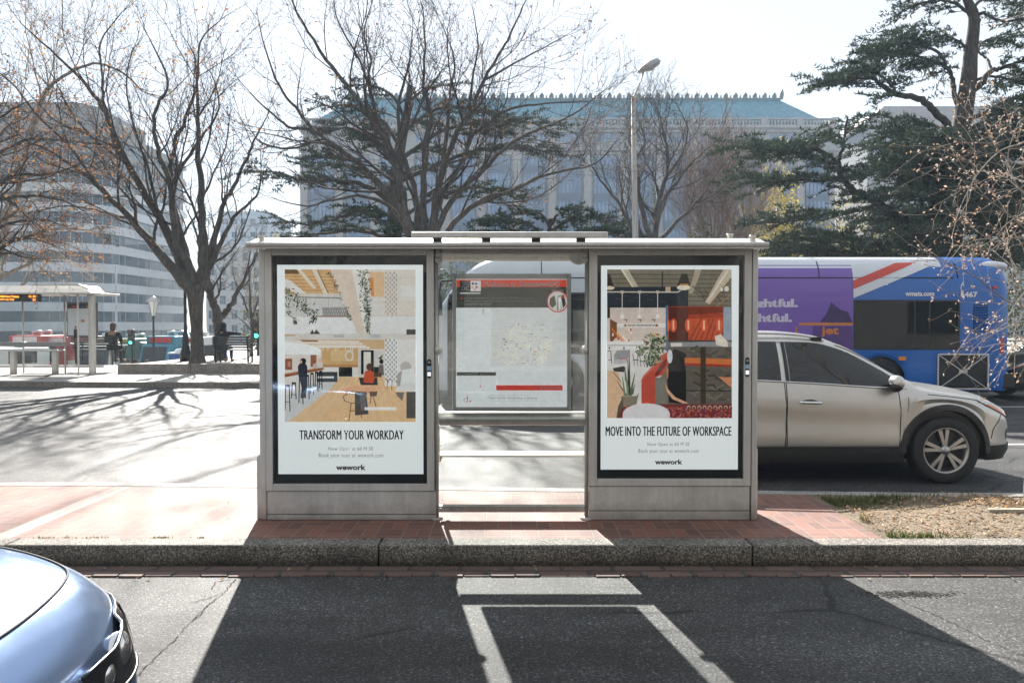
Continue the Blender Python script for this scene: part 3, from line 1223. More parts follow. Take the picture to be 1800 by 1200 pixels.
    q.p((128, 54, 36), (690, 340), (960, 340), (960, 380), (690, 400))
    for k in range(7):
        q.l((150, 66, 42), 12, (700 + k * 40, 590), (790 + k * 30, 430), up=False)
    q.r((160, 168, 180), 955, 340, 1018, 620)
    q.e((240, 120, 70), 540, 480, 8, 45)
    for x in (577, 690, 808, 922):
        q.e((225, 92, 54), x, 478, 26, 52)
    for x in (577, 690, 808, 922):
        q.r((255, 196, 160), x - 6, 442, x + 6, 512)
    q.r((78, 62, 54), 538, 590, 1018, 606)
    q.p((150, 152, 150), (555, 606), (1000, 600), (1018, 640), (575, 640))
    q.p((232, 222, 212), (555, 612), (640, 612), (640, 636), (560, 640))
    q.p((236, 222, 206), (890, 560), (935, 545), (985, 600), (990, 650), (900, 625))
    q.r((98, 90, 80), 538, 640, 1018, 1075)
    for k in range(40):
        c = [(120, 112, 98), (78, 70, 60), (110, 96, 78), (64, 56, 50)][k % 4]
        x, y = 680 + (k * 67) % 320, 650 + (k * 97) % 400
        q.l(c, 14, (x, y), (x + 60, y + 30 - (k % 3) * 30), up=False)
    q.p((24, 18, 18), (585, 655), (672, 690), (672, 1072), (545, 1060), (530, 900), (545, 700))
    q.p((210, 116, 58), (662, 722), (1018, 732), (1018, 780), (662, 762))
    q.p((168, 52, 34), (662, 764), (1018, 776), (1018, 794), (662, 782))
    q.p((214, 140, 98), (918, 868), (1018, 870), (1018, 950))
    q.r((60, 46, 40), 782, 640, 822, 1070)
    q.r((40, 36, 32), 660, 968, 1018, 976)
    q.p((196, 78, 58), (335, 892), (350, 860), (420, 782), (470, 712), (535, 676), (540, 770), (500, 850), (440, 872), (440, 1072), (335, 1072))
    q.p((120, 44, 34), (440, 872), (520, 790), (530, 720), (470, 790), (440, 840))
    q.p((216, 104, 78), (352, 880), (425, 800), (480, 720), (470, 712), (420, 782), (345, 870))
    q.p((130, 124, 112), (440, 872), (520, 870), (525, 1070), (440, 1070))
    q.p((230, 176, 140), (515, 915), (540, 965), (590, 1020), (690, 1066), (650, 1068), (570, 1035), (528, 980))
    q.e((226, 220, 226), 550, 714, 20, 52)
    q.p((220, 130, 60), (528, 800), (540, 812), (535, 880), (526, 880))
    G = [(70, 84, 56), (108, 122, 82), (168, 176, 146), (44, 54, 36)]
    q.leaves(G, [(440, 560, 34), (450, 640, 48), (420, 720, 36), (400, 770, 16)], 330, 17, 6)
    q.leaves(G[:2], [(330, 650, 20), (320, 700, 12)], 40, 16, 7)
    q.leaves([(225, 150, 70), (235, 180, 90)], [(435, 540, 12), (450, 560, 12)], 20, 9, 8)
    for (x, y, dx, dy, w_) in ((240, 1010, -8, -270, 22), (225, 1010, -75, -110, 18), (250, 1010, 35, -170, 24), (210, 1010, -20, -150, 20), (265, 1000, 22, -80, 18), (235, 1010, -25, -220, 20), (275, 1060, 40, -70, 16), (245, 1000, -2, -340, 16)):
        q.p([(96, 104, 78), (60, 68, 48), (132, 138, 108)][int(w_) % 3], (x - w_ / 2, y), (x + dx - 2, y + dy), (x + dx + 2, y + dy), (x + w_ / 2, y))
    q.p((138, 128, 108), (180, 1012), (310, 1010), (296, 1085), (190, 1088))
    q.p((96, 86, 70), (160, 1085), (195, 1020), (200, 1110), (160, 1178), (145, 1178))
    q.p((120, 46, 42), (150, 1178), (200, 1090), (330, 1075), (1018, 1072), (1018, 1178))
    rg = random.Random(9)
    q.k += 1
    for k in range(420):
        c = [(190, 90, 50), (150, 40, 70), (210, 130, 110), (90, 40, 40), (120, 70, 110)][k % 5]
        x, y = rg.uniform(215, 1010), rg.uniform(1090, 1175)
        q.r(c, x - 6, y - 4, x + 6, y + 4, up=False)
    for k in range(9):
        q.e((196, 180, 156), 690 + k * 40, 1098, 13, 16, up=(k == 0))
    for k in range(9):
        q.e((110, 50, 44), 690 + k * 40, 1102, 9, 12, up=(k == 0))
    q.p((234, 228, 228), *[(370 + 178 * math.cos(a), 1150 + 84 * math.sin(a)) for a in [math.pi + math.pi * i / 20 for i in range(21)]], (548, 1178), (192, 1178))
    return q.mb


INK = pm("black_ink", (.012, .012, .013), .6, var=0, spec=.2)
INKGREY = pm("grey_ink", (.10, .10, .10), .6, var=0, spec=.2)
PAPER = pm("poster_paper", (.84, .85, .85), .55, var=.02, vs=2, spec=.2, emit=(.84, .86, .86), es=PRINT_GLOW)  # the paper carries the same added glow
CASEBLACK = pm("case_border", (.008, .009, .009), .45, var=.3, vs=20)


def advert(name, label, fr, blk, pos, kick, seam, painter, lines, lock):
    (fx0, fy0, fx1, fy1), (bx0, by0, bx1, by1), (qx0, qy0, qx1, qy1) = fr, blk, pos
    X0, X1, Z1, Z0 = sx_(fx0), sx_(fx1), sz_(fy0), sz_(fy1)
    mb = MB().mat(ALU)
    d = .16
    ix0, ix1, iz1, iz0 = sx_(bx0), sx_(bx1), sz_(by0), sz_(by1)
    mb.box(X0, ix0, SY, SY + d, Z0, Z1)
    mb.box(ix1, X1, SY, SY + d, Z0, Z1)
    mb.box(ix0, ix1, SY, SY + d, iz1, Z1)
    mb.box(ix0, ix1, SY, SY + d, Z0, iz0)
    mb.box(ix0, ix1, SY + .05, SY + d, iz0, iz1)
    case = skid(mb, "advert_case", bevel=.004)
    tag(case, label)
    mb = MB().mat(CASEBLACK)
    mb.box(ix0, ix1, SY + .035, SY + .047, iz0, iz1)
    skid(mb, "black_border", case)
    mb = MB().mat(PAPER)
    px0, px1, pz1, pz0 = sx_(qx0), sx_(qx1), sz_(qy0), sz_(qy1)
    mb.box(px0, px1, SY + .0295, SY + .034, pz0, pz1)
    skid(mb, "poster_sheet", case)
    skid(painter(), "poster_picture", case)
    for (txt, x0, y0, x1, y1, off, m, sp), nm_ in zip(lines, ("headline_lettering", "opening_lettering", "booking_lettering", "logo_lettering")):
        mb = MB().mat(m)
        fit_text(mb, txt, (sx_(x0), 0, sz_(y1)), (sx_(x1), 0, sz_(y0)), SY + .0285, offset=off, spacing=sp, bold=.0021 if nm_ == "headline_lettering" else 0)
        skid(mb, nm_, case)
    mb = MB().mat(GLASS)
    mb.box(ix0, ix1, SY + .006, SY + .010, iz0, iz1)
    skid(mb, "poster_glass", case)
    mb = MB().mat(ALU)
    kx0, kx1, ky0, ky1 = kick
    mb.box(sx_(kx0), sx_(kx1), SY + .01, SY + .14, sz_(seam) + .003, sz_(ky0))
    mb.box(sx_(kx0), sx_(kx1), SY + .006, SY + .14, .159, sz_(seam) - .003)
    mb.mat(ALU_DARK)
    mb.box(sx_(kx0), sx_(kx1), SY + .02, SY + .13, sz_(seam) - .003, sz_(seam) + .003)
    kp = skid(mb, "kick_panel", bevel=.003)
    mb = MB().mat(BLACK)
    lx, ly = lock
    c = at(lx, ly, SY)
    mb.prism([(c.x + .018 * math.cos(a), SY - .004, c.z + (.058 if math.sin(a) > 0 else -.058) + .022 * math.sin(a)) for a in [2 * math.pi * i / 16 for i in range(16)]], (0, .006, 0))
    lk = skid(mb, "lock_plate", case)
    mb = MB().mat(pm("blue_sticker", (.30, .50, .66), .5))
    mb.box(c.x - .017, c.x + .017, SY - .0062, SY - .0045, c.z - .012, c.z + .022)
    skid(mb, "lock_sticker", lk)
    mb = MB().mat(PAPER)
    mb.box(c.x - .014, c.x + .014, SY - .0062, SY - .0045, c.z - .06, c.z - .026)
    skid(mb, "lock_label", lk)
    mb = MB().mat(STEEL)
    mb.lathe([(0, -.008), (.008, -.008), (.010, 0)], (c.x, SY - .004, c.z + .052), axis='Y', n=10)
    skid(mb, "lock_barrel", lk)
    return case


advert("advert_case", "poster case showing a timber lounge, headed transform your workday",
       (466, 437, 763, 863), (478, 449, 750, 850), (486, 465, 743, 834), (467, 766, 864, 915), 904.5, paint_lounge,
       [("TRANSFORM YOUR WORKDAY", 524, 756.5, 708, 773, .0, INK, 1.06),
        ("Now Open at 60 M SE", 575, 786, 654, 794, -.006, INKGREY, 1.12),
        ("Book your tour at wework.com", 558, 797, 672, 806.5, -.006, INKGREY, 1.12),
        ("wework", 588, 817, 641, 827, .035, INK, 1.0)], (754.5, 648))
advert("advert_case", "poster case showing a dim bar with orange booth, headed move into the future",
       (1035, 437, 1321, 854), (1050, 449, 1308, 841), (1057, 466, 1300, 826), (1036, 1320, 855, 915), 898, paint_bar,
       [("MOVE INTO THE FUTURE OF WORKSPACE", 1066, 750, 1288, 766.5, .0, INK, 1.06),
        ("Now Open at 60 M SE", 1140, 778, 1214, 786, -.006, INKGREY, 1.12),
        ("Book your tour at wework.com", 1124, 789.5, 1230, 798.5, -.006, INKGREY, 1.12),
        ("wework", 1153, 808, 1202, 817, .035, INK, 1.0)], (1313.5, 645))

# --- middle bay: glass, rail, map, lean bar, bench
mb = MB().mat(GLASS_DIRTY)
mb.box(sx_(771), sx_(1028), 6.462, 6.468, sz_(891), sz_(446))
skid(mb, "glass_pane")
mb = MB().mat(ALU)
mb.box(sx_(771), sx_(1028), 6.50, 6.57, sz_(900), sz_(889))
skid(mb, "bottom_rail", bevel=.004)
mb = MB().mat(ALU_LIGHT)
mb.box(sx_(776), sx_(1012), 6.56, 6.64, sz_(446), sz_(438.5))
skid(mb, "light_fitting", bevel=.012)
mb = MB().mat(ALU)
mb.lathe([(0, -.02), (.075, -.02), (.085, -.005), (.085, .02), (0, .02)], (sx_(1017, 6.6), 6.62, sz_(447, 6.6)), axis='Y', n=20)
skid(mb, "speaker_disc")
YM = 6.485
m0 = lambda px, py: at(px, py, YM)
mb = MB().mat(ALU_LIGHT)
a, b = m0(795, 723), m0(1004, 481)
c, d = m0(801, 715.5), m0(997.5, 490)
mb.box(a.x, c.x, YM, YM + .05, a.z, b.z)
mb.box(d.x, b.x, YM, YM + .05, a.z, b.z)
mb.box(c.x, d.x, YM, YM + .05, a.z, c.z)
mb.box(c.x, d.x, YM, YM + .05, d.z, b.z)
mb.box(c.x, d.x, YM + .03, YM + .05, c.z, d.z)
mapb = skid(mb, "map_board", bevel=.004)
tag(mapb, "framed downtown map with a red and black heading hung behind the glass")
for (px, py) in ((798, 485), (1001, 485), (798, 719), (1001, 719)):
    mb = MB().mat(WHITE)
    p = m0(px, py)
    mb.ball((p.x, YM - .003, p.z), .012, 8, (1, .5, 1))
    skid(mb, "corner_stud", mapb)
MPX = lambda x, y: (780 + x * 250 / 1154.0, 470 + y * 260 / 1200.0)


class MapPrint(Print):
    def pt(s, x, y):
        px, py = MPX(x, y)
        p = at(px, py, YM)
        return (p.x, s.Y - s.k * LAYER, p.z)


q = MapPrint(None, YM + .028, (0, 0, 2000, 2000))
q.r((232, 236, 236), 98, 92, 1002, 1136)
q.r((222, 224, 222), 385, 330, 998, 800)
q.r((216, 72, 48), 100, 98, 1000, 157)
q.r((58, 60, 52), 100, 157, 1000, 326)
q.r((40, 40, 38), 130, 108, 214, 190)
q.r((226, 228, 228), 216, 108, 300, 192)
q.r((226, 228, 228), 130, 204, 296, 212)
for (x, y, c) in ((235, 130, (40, 40, 40)), (262, 130, (70, 80, 130)), (232, 160, (230, 170, 130)), (266, 158, (200, 60, 40)), (250, 178, (230, 150, 110))):
    q.e(c, x, y, 11, 9)
q.p((200, 70, 50), (130, 250), (145, 240), (152, 250), (145, 258))
q.r((200, 200, 196), 310, 338, 328, 376)
rg = random.Random(4)
for i in range(0, 34):
    for j in range(0, 20):
        x, y = 395 + i * 14.5, 420 + j * 19
        dd = ((x - 630) / 270) ** 2 + ((y - 640) / 190) ** 2
        if dd > 1 or rg.random() < .25:
            continue
        col = [(232, 226, 196), (226, 222, 206), (214, 214, 216), (236, 230, 206), (206, 204, 210)][rg.randrange(5)]
        q.r(col, x, y, x + 11, y + 14, up=(i == 0 and j == 0) or False)
q.k += 1
for i in range(60):
    x, y = rg.uniform(420, 870), rg.uniform(450, 780)
    c = [(110, 110, 110), (150, 140, 110), (90, 90, 130), (160, 100, 80), (60, 60, 60)][i % 5]
    q.r(c, x, y, x + rg.uniform(3, 26), y + rg.uniform(3, 5), up=False)
for y in (500, 557, 570, 745):
    q.l((198, 200, 200), 3, (200, y), (930, y), up=False)
for x in (320, 390, 460, 575, 690):
    q.l((206, 208, 208), 3, (x, 420), (x, 800), up=False)
for (x, y) in ((470, 650), (497, 628), (487, 668), (518, 655), (622, 655), (770, 652), (705, 668), (740, 708), (607, 460)):
    q.e((40, 40, 40), x, y, 4, 5, up=False)
q.r((190, 60, 40), 730, 680, 754, 686)
q.r((215, 217, 217), 915, 640, 948, 672)
q.r((215, 217, 217), 110, 795, 150, 810)
q.r((235, 238, 238), 106, 878, 422, 1010)
q.r((70, 72, 62), 105, 850, 424, 878)
q.r((208, 52, 36), 425, 956, 966, 998)
q.l((205, 205, 205), 3, (424, 850), (424, 1010))
q.l((160, 165, 165), 2, (300, 885), (300, 965))
q.e((200, 60, 50), 297, 966, 6, 6)
q.l((150, 152, 150), 2, (370, 1038), (690, 1040))
q.l((150, 152, 150), 2, (370, 1082), (840, 1082), up=False)
q.e((204, 60, 44), 925, 275, 88, 90, n=32)
q.e((214, 214, 206), 925, 275, 79, 81, n=32)
q.p((90, 80, 66), (862, 250), (900, 225), (915, 300), (880, 330), (858, 300))
q.p((150, 136, 116), (925, 230), (950, 225), (955, 345), (920, 350))
q.p((70, 62, 54), (955, 245), (985, 250), (992, 300), (970, 330))
q.e((176, 64, 46), 968, 235, 15, 15)
q.p((240, 240, 236), (930, 240), (952, 240), (950, 340), (935, 345))
q.e((204, 70, 56), 214, 1086, 7, 7)
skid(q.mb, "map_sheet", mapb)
LY = YM + .028 - (q.k + 2) * LAYER


def mtext(txt, x0, y0, x1, y1, m, off=0.0):
    mb = MB().mat(m)
    a_, b_ = at(*MPX(x0, y1), YM), at(*MPX(x1, y0), YM)
    fit_text(mb, txt, a_, b_, LY, offset=off)
    skid(mb, "map_lettering", mapb)


TW = pm("white_ink", (.86, .87, .87), .6, var=0, spec=.2)
TR = pm("red_ink", (.55, .06, .04), .6, var=0, spec=.2)
mtext("Welcome to", 322, 112, 590, 158, TW, .02)
mtext("DowntownDC", 613, 112, 940, 154, TW, .04)
mtext("DOWN", 145, 113, 207, 127, TW, .02)
mtext("TOWN", 145, 132, 207, 146, TW, .02)
mtext("DC", 145, 150, 207, 186, TW, .03)
mtext("Look for a red uniformed DowntownDC SAM (Safety/Hospitality", 163, 240, 728, 258, TW, .0)
mtext("and Maintenance employee) to help make your visit to Downtown", 163, 264, 748, 282, TW, .0)
mtext("a remarkable experience!", 163, 289, 388, 308, TW, .02)
mtext("Ask a SAM!", 880, 176, 975, 196, TW, .02)
mtext("About the DowntownDC BID", 118, 857, 272, 871, TW, .0)
mtext("Map", 293, 857, 318, 871, TW, .0)
mtext("downtowndc.org", 776, 965, 952, 988, TW, .025)
mtext("d", 160, 1042, 194, 1092, TR, -.02)
mtext("Thank You For Not Smoking or Littering", 362, 1050, 755, 1074, INKGREY, -.01)
mb = MB().mat(ALU)
xa, xb = sx_(772, 6.56), sx_(1028, 6.56)
mb.tube([(xa, 6.56, sz_(735, 6.56)), (xb, 6.56, sz_(735, 6.56))], .058, 16)
skid(mb, "lean_rail", sharp=40)
mb = MB().mat(ALU_LIGHT)
zz = sz_(800, 6.93)
for k in range(3):
    mb.box(xa - .06, xb + .06, 6.90 + k * .075, 6.965 + k * .075, zz - .012, zz + .010)
bench = skid(mb, "bench_seat", bevel=.006)
for px in (770, 1030):
    mb = MB().mat(ALU)
    xx = sx_(px, 6.9)
    mb.bar((xx, 6.90, zz - .03), (xx, 7.12, zz - .03), .03, .05)
    mb.bar((xx, 6.86, zz + .26), (xx, 6.91, zz - .05), .03, .035)
    mb.bar((xx, 6.60, zz + .27), (xx, 6.86, zz + .26), .03, .035)
    skid(mb, "bench_bracket", bench)


# ================================================================ vehicles
def paint(name, col, rough=.28, metal=.35, dust=.06, coat=.45):
    "car paint under clear coat with a thin uneven film of road dust"
    if name in _mc:
        return _mc[name]
    m, t, b = newmat(name)
    tc = N(t, "ShaderNodeTexCoord")
    n1 = N(t, "ShaderNodeTexNoise", Scale=2.2, Detail=7.0, Roughness=.72)
    n2 = N(t, "ShaderNodeTexNoise", Scale=90.0, Detail=2.0)
    t.links.new(tc.outputs["Object"], n1.inputs["Vector"])
    t.links.new(tc.outputs["Object"], n2.inputs["Vector"])
    d = ramp(t, n1.outputs[0], [(.35, 0), (.75, dust * 3)])
    c = mixc(t, d, col, (.34, .31, .27))
    c = mixc(t, ramp(t, n2.outputs[0], [(.66, 0), (.72, dust * 2)]), c, (.5, .48, .45))
    t.links.new(c, b.inputs["Base Color"])
    b.inputs["Metallic"].default_value = metal
    t.links.new(ramp(t, n1.outputs[0], [(.3, rough), (.8, rough + min(.22, rough * .6))]), b.inputs["Roughness"])
    b.inputs["Coat Weight"].default_value = coat
    t.links.new(ramp(t, n1.outputs[0], [(.3, .03), (.8, .16)]), b.inputs["Coat Roughness"])
    _mc[name] = m
    return m


CHROME = pm("bright_chrome", (.75, .75, .76), .12, 1.0, var=.03)
PLASTIC = pm("black_cladding", (.022, .021, .02), .55, var=.2, vs=8, bump=.1, bs=120)
LAMP = pm("lamp_glass", (.55, .56, .58), .06, .3, var=.1, coat=1)
AMBER = pm("amber_lens", (.75, .22, .02), .15, var=.05, coat=.5)
REDLENS = pm("red_lens", (.45, .015, .012), .15, var=.05, coat=.5)
RIM = pm("alloy_rim", (.42, .41, .40), .28, .85, var=.1)
RIMDARK = pm("rim_recess", (.03, .03, .03), .5, .3)


class CarShape:
    "half sections along the length; x forward, side is |y|, z up"

    def __init__(s, L, W, zt, zh, wr, wb, arch, ax, sill, nose=.5, zs=None):
        s.L, s.W, s.zt, s.zh, s.wr, s.wb, s.arch, s.ax, s.sill = L, W, zt, zh, wr, wb, arch, ax, sill

    def bottom(s, x):
        z = curve_at(s.sill, x)
        for a in s.ax:
            d = abs(x - a)
            if d < s.arch:
                z = max(z, s.wz + math.sqrt(s.arch ** 2 - d * d))
        return z

    def section(s, x):
        wb = curve_at(s.wb, x) * s.W / 2
        wr = curve_at(s.wr, x) * s.W / 2
        zh = curve_at(s.zh, x)       # shoulder / belt height
        zt = curve_at(s.zt, x)       # top height on the centre line
        zb_ = s.bottom(x)
        h = zh - zb_
        zts = zh + (zt - zh) * .80 if zt - zh > .12 else lerp(zh, zt, .55)
        pts = [(wb - .035, zb_), (wb - .010, zb_ + h * .10), (wb, zb_ + h * .26), (wb - .020, zb_ + h * .48), (wb + .003, zb_ + h * .70), (wb - .018, zb_ + h * .86), (wb - .045, zh)]
        w0 = wb - .045
        g = 1.0 if zt - zh > .2 else (zt - zh) / .2
        g = max(0, g)
        for (f, bul) in ((.33, .02), (.68, .022)):
            pts.append((lerp(w0, wr, f) + bul * g, lerp(zh, zts, f)))
        pts.append((wr, zts))
        pts.append((wr * .86, lerp(zts, zt, .62)))
        pts.append((wr * .55, lerp(zts, zt, .90)))
        pts.append((wr * .28, lerp(zts, zt, .98)))
        pts.append((0, zt))
        return pts

    def side(s, x, z):
        p = s.section(x)
        for i in range(9):
            if p[i][1] <= z <= p[i + 1][1]:
                return lerp(p[i][0], p[i + 1][0], (z - p[i][1]) / max(1e-6, p[i + 1][1] - p[i][1]))
        return p[0][0] if z < p[0][1] else p[9][0]

    def top(s, x, y):
        p = s.section(x)
        y = abs(y)
        for i in range(6, 13):
            if p[i][0] >= y >= p[i + 1][0]:
                return lerp(p[i][1], p[i + 1][1], (p[i][0] - y) / max(1e-6, p[i][0] - p[i + 1][0]))
        return p[-1][1]

    def body(s, mat, xs):
        mb = MB().mat(mat)
        P = []
        for x in xs:
            sec = s.section(x)
            P.append([(x, -a, b) for (a, b) in sec] + [(x, a, b) for (a, b) in sec[-2::-1]])
        mb.grid(P)
        mb.poly(P[0])
        mb.poly(P[-1][::-1])
        return mb

    def patch(s, mb, xs, zlo, zhi, sgn, off=.004, n=7):
        "panel lying on the flank between two height curves"
        P = []
        for x in xs:
            a, b = zlo(x), zhi(x)
            P.append([(x, sgn * (s.side(x, lerp(a, b, j / n)) + off), lerp(a, b, j / n)) for j in range(n + 1)])
        if sgn > 0:
            P = P[::-1]
        mb.grid(P)

    def line(s, mb, pts, sgn, off=.006, r=.004, n=5):
        out = []
        for (a, b) in zip(pts[:-1], pts[1:]):
            k = max(2, int(math.hypot(b[0] - a[0], b[1] - a[1]) / .06))
            for i in range(k):
                out.append((lerp(a[0], b[0], i / k), lerp(a[1], b[1], i / k)))
        out.append(pts[-1])
        mb.tube([(x, sgn * (s.side(x, z) + off), z) for (x, z) in out], r, n)

    def hoodline(s, mb, pts, off=.003, r=.004):
        out = []
        m = len(pts)
        for i in range(m - 1):
            p0, p1, p2, p3 = [Vector(pts[min(max(k, 0), m - 1)]) for k in (i - 1, i, i + 1, i + 2)]
            for j in range(8):
                t_ = j / 8
                out.append(tuple((p1 * 2 + (p2 - p0) * t_ + (p0 * 2 - p1 * 5 + p2 * 4 - p3) * t_ ** 2 + (p1 * 3 - p0 - p2 * 3 + p3) * t_ ** 3) * .5))
        out.append(pts[-1])
        mb.tube([(x, y, s.top(x, y) + off) for (x, y) in out], r, 5)


def steps(a, b, n):
    return [lerp(a, b, i / n) for i in range(n + 1)]


def wheel(parent, c, r, wd, sgn, rimr, spokes=5, rot=.3, double=True, loc=(0, 0, 0)):
    "tyre with a rim as its sub-part; sgn = side the face looks to (along y)"
    cx, cy, cz = c
    mb = MB().mat(RUBBER)
    prof = [(rimr * .9, -wd * .38), (rimr, -wd * .5), (r * .93, -wd * .5), (r * .985, -wd * .42), (r, -wd * .28), (r, wd * .28), (r * .985, wd * .42), (r * .93, wd * .5), (rimr * 1.02, wd * .5), (rimr * .9, wd * .38)]
    mb.lathe(prof, c, 'Y', 40)
    ty = mb.build("wheel", parent, loc=loc)
    mb = MB().mat(RIMDARK)
    f = cy + sgn * wd * .10
    mb.lathe([(0, 0), (rimr * .95, 0)], (cx, f, cz), 'Y', 32)
    mb.mat(RIM)
    mb.lathe([(rimr * .86, sgn * wd * .10), (rimr * .90, sgn * wd * .43), (rimr * .985, sgn * wd * .47), (rimr * 1.0, sgn * wd * .38)], c, 'Y', 40)
    y0, y1 = cy + sgn * wd * .26, cy + sgn * wd * .40
    for k in range(spokes):
        for s2 in ((-.12, .12) if double else (0,)):
            a = rot + 2 * math.pi * k / spokes
            a1, a2 = a + s2 * .9, a + s2 * 1.5
            p0 = Vector((cx + math.cos(a1) * rimr * .17, y1, cz + math.sin(a1) * rimr * .17))
            p1 = Vector((cx + math.cos(a2) * rimr * .93, y1 + sgn * .005, cz + math.sin(a2) * rimr * .93))
            tn = Vector((-math.sin(a), 0, math.cos(a)))
            h0, h1 = rimr * .055, rimr * .085
            if not double:
                h0, h1 = rimr * .1, rimr * .14
            dn = Vector((0, -sgn * .045, 0))
            vs = [p0 - tn * h0, p0 + tn * h0, p1 + tn * h1, p1 - tn * h1]
            mb.add(vs + [v + dn for v in vs], [(0, 1, 2, 3), (7, 6, 5, 4), (0, 4, 5, 1), (1, 5, 6, 2), (2, 6, 7, 3), (3, 7, 4, 0)])
    mb.lathe([(0, sgn * wd * .44), (rimr * .17, sgn * wd * .43), (rimr * .21, sgn * wd * .38), (rimr * .21, sgn * wd * .1)], c, 'Y', 20)
    mb.build("rim", ty, loc=loc)
    return ty


# ---------------------------------------------------------------- the champagne SUV
SUVC = Vector((3.34, 9.67, 0))
suv = thing("parked_car", "champagne beige SUV with roof rails driving past behind the shelter", "car", SUVC)
cs = CarShape(4.69, 1.88,
              zt=[(-2.345, .95), (-2.25, 1.25), (-2.05, 1.50), (-1.7, 1.62), (-1.0, 1.675), (-.3, 1.685), (.1, 1.655), (.4, 1.565), (.75, 1.37), (1.1, 1.155), (1.3, 1.10), (1.7, 1.04), (2.0, .965), (2.2, .87), (2.31, .74), (2.345, .62)],
              zh=[(-2.345, .8), (-2.2, 1.12), (-1.8, 1.17), (-1.0, 1.135), (0, 1.075), (.7, 1.035), (1.1, 1.02), (1.5, .985), (1.9, .915), (2.15, .82), (2.31, .69), (2.345, .58)],
              wr=[(-2.345, .55), (-2.2, .66), (-1.8, .69), (0, .70), (.4, .70), (.8, .74), (1.15, .78), (1.6, .74), (2.1, .62), (2.345, .45)],
              wb=[(-2.345, .74), (-2.25, .88), (-2.0, .965), (-1.25, 1.0), (0, .985), (1.0, .985), (1.45, 1.0), (1.8, .975), (2.05, .90), (2.2, .80), (2.30, .66), (2.345, .5)],
              arch=.445, ax=(-1.255, 1.445), sill=[(-2.345, .45), (-2.2, .36), (-1.8, .33), (1.9, .33), (2.1, .30), (2.3, .30), (2.345, .36)])
cs.wz = .37
SUVP = paint("champagne_paint", (.58, .56, .525), .27, .75)
xs = sorted(set([round(v, 3) for v in steps(-2.345, 2.345, 58)] + [round(a + cs.arch * math.cos(t_), 3) for a in cs.ax for t_ in steps(.02, 3.12, 14)] + [2.2, 2.26, 2.3, 2.33]))
bd = cs.body(SUVP, xs).build("body", suv, sharp=38)
mb = MB().mat(BLACK)
mb.box(-2.1, 2.1, -.72, .72, .24, .62)
for a in cs.ax:
    mb.box(a - .46, a + .46, -.86, .86, .42, .84)
mb.build("underbody", suv)
# lower black cladding: sills, arches, bumpers
mb = MB().mat(PLASTIC)
for sg in (-1, 1):
    xs2 = steps(-.79, .98, 14)
    cs.patch(mb, xs2, lambda x: .225, lambda x: .225 + .001, sg, -.05, 1)
    P = []
    for x in xs2:
        P.append([(x, sg * (cs.side(x, .34) - .02), .215), (x, sg * (cs.side(x, .34) + .012), .25), (x, sg * (cs.side(x, .36) + .014), .36), (x, sg * (cs.side(x, .41) + .006), .415)])
    mb.grid(P if sg < 0 else P[::-1])
    for a in cs.ax:
        rows = []
        for an in steps(-.06, math.pi + .06, 26):
            row = []
            for rr in (.43, .445, .50, .512):
                x, z = a + rr * math.cos(an), .37 + rr * math.sin(an)
                xq = min(2.30, max(-2.30, x))
                o_ = {.43: -.05, .445: .012, .50: .012, .512: .0}[rr]
                ys = max(cs.side(xq, max(.36, z)), cs.side(xq, cs.bottom(xq) + .13))
                row.append((x, sg * (ys + o_), z))
            rows.append(row)
        mb.grid(rows if sg > 0 else rows[::-1])
P = []
for x in (1.93, 2.05, 2.16, 2.25, 2.31, 2.338):
    y = cs.side(x, .36)
    P.append([(x + .012, -(y + .012), .42), (x + .01, -(y + .01), .36), (x - .02, -(y - .03), .25)])
full = P + [[(p[0], -p[1], p[2]) for p in row] for row in P[::-1]]
mb.grid(full[::-1])
mb.build("cladding", suv, sharp=45)
# greenhouse: windscreen, side windows, roof rails
mb = MB().mat(DARKGLASS)
P = []
for x in steps(.33, 1.12, 10):
    sec = cs.section(x)
    wmax = sec[9][0] * .93
    P.append([(x, y * wmax, cs.top(x, y * wmax) + .006) for y in steps(-1, 1, 12)])
mb.grid(P)
mb.build("windscreen", suv)
mb = MB().mat(DARKGLASS)
P = []
for x in steps(-2.27, -1.98, 6):
    sec = cs.section(x)
    wmax = sec[9][0] * .9
    P.append([(x - .006, y * wmax, cs.top(x, y * wmax) + .006) for y in steps(-1, 1, 8)])
mb.grid(P)
mb.build("rear_window", suv)
belt = lambda x: curve_at([(-2.0, 1.205), (-1.2, 1.175), (0, 1.115), (.9, 1.062), (1.05, 1.06)], x)
dlo = lambda x: curve_at([(-2.0, 1.26), (-1.8, 1.42), (-1.4, 1.53), (-.8, 1.565), (0, 1.555), (.35, 1.475), (.75, 1.27), (1.0, 1.10), (1.03, 1.07)], x)
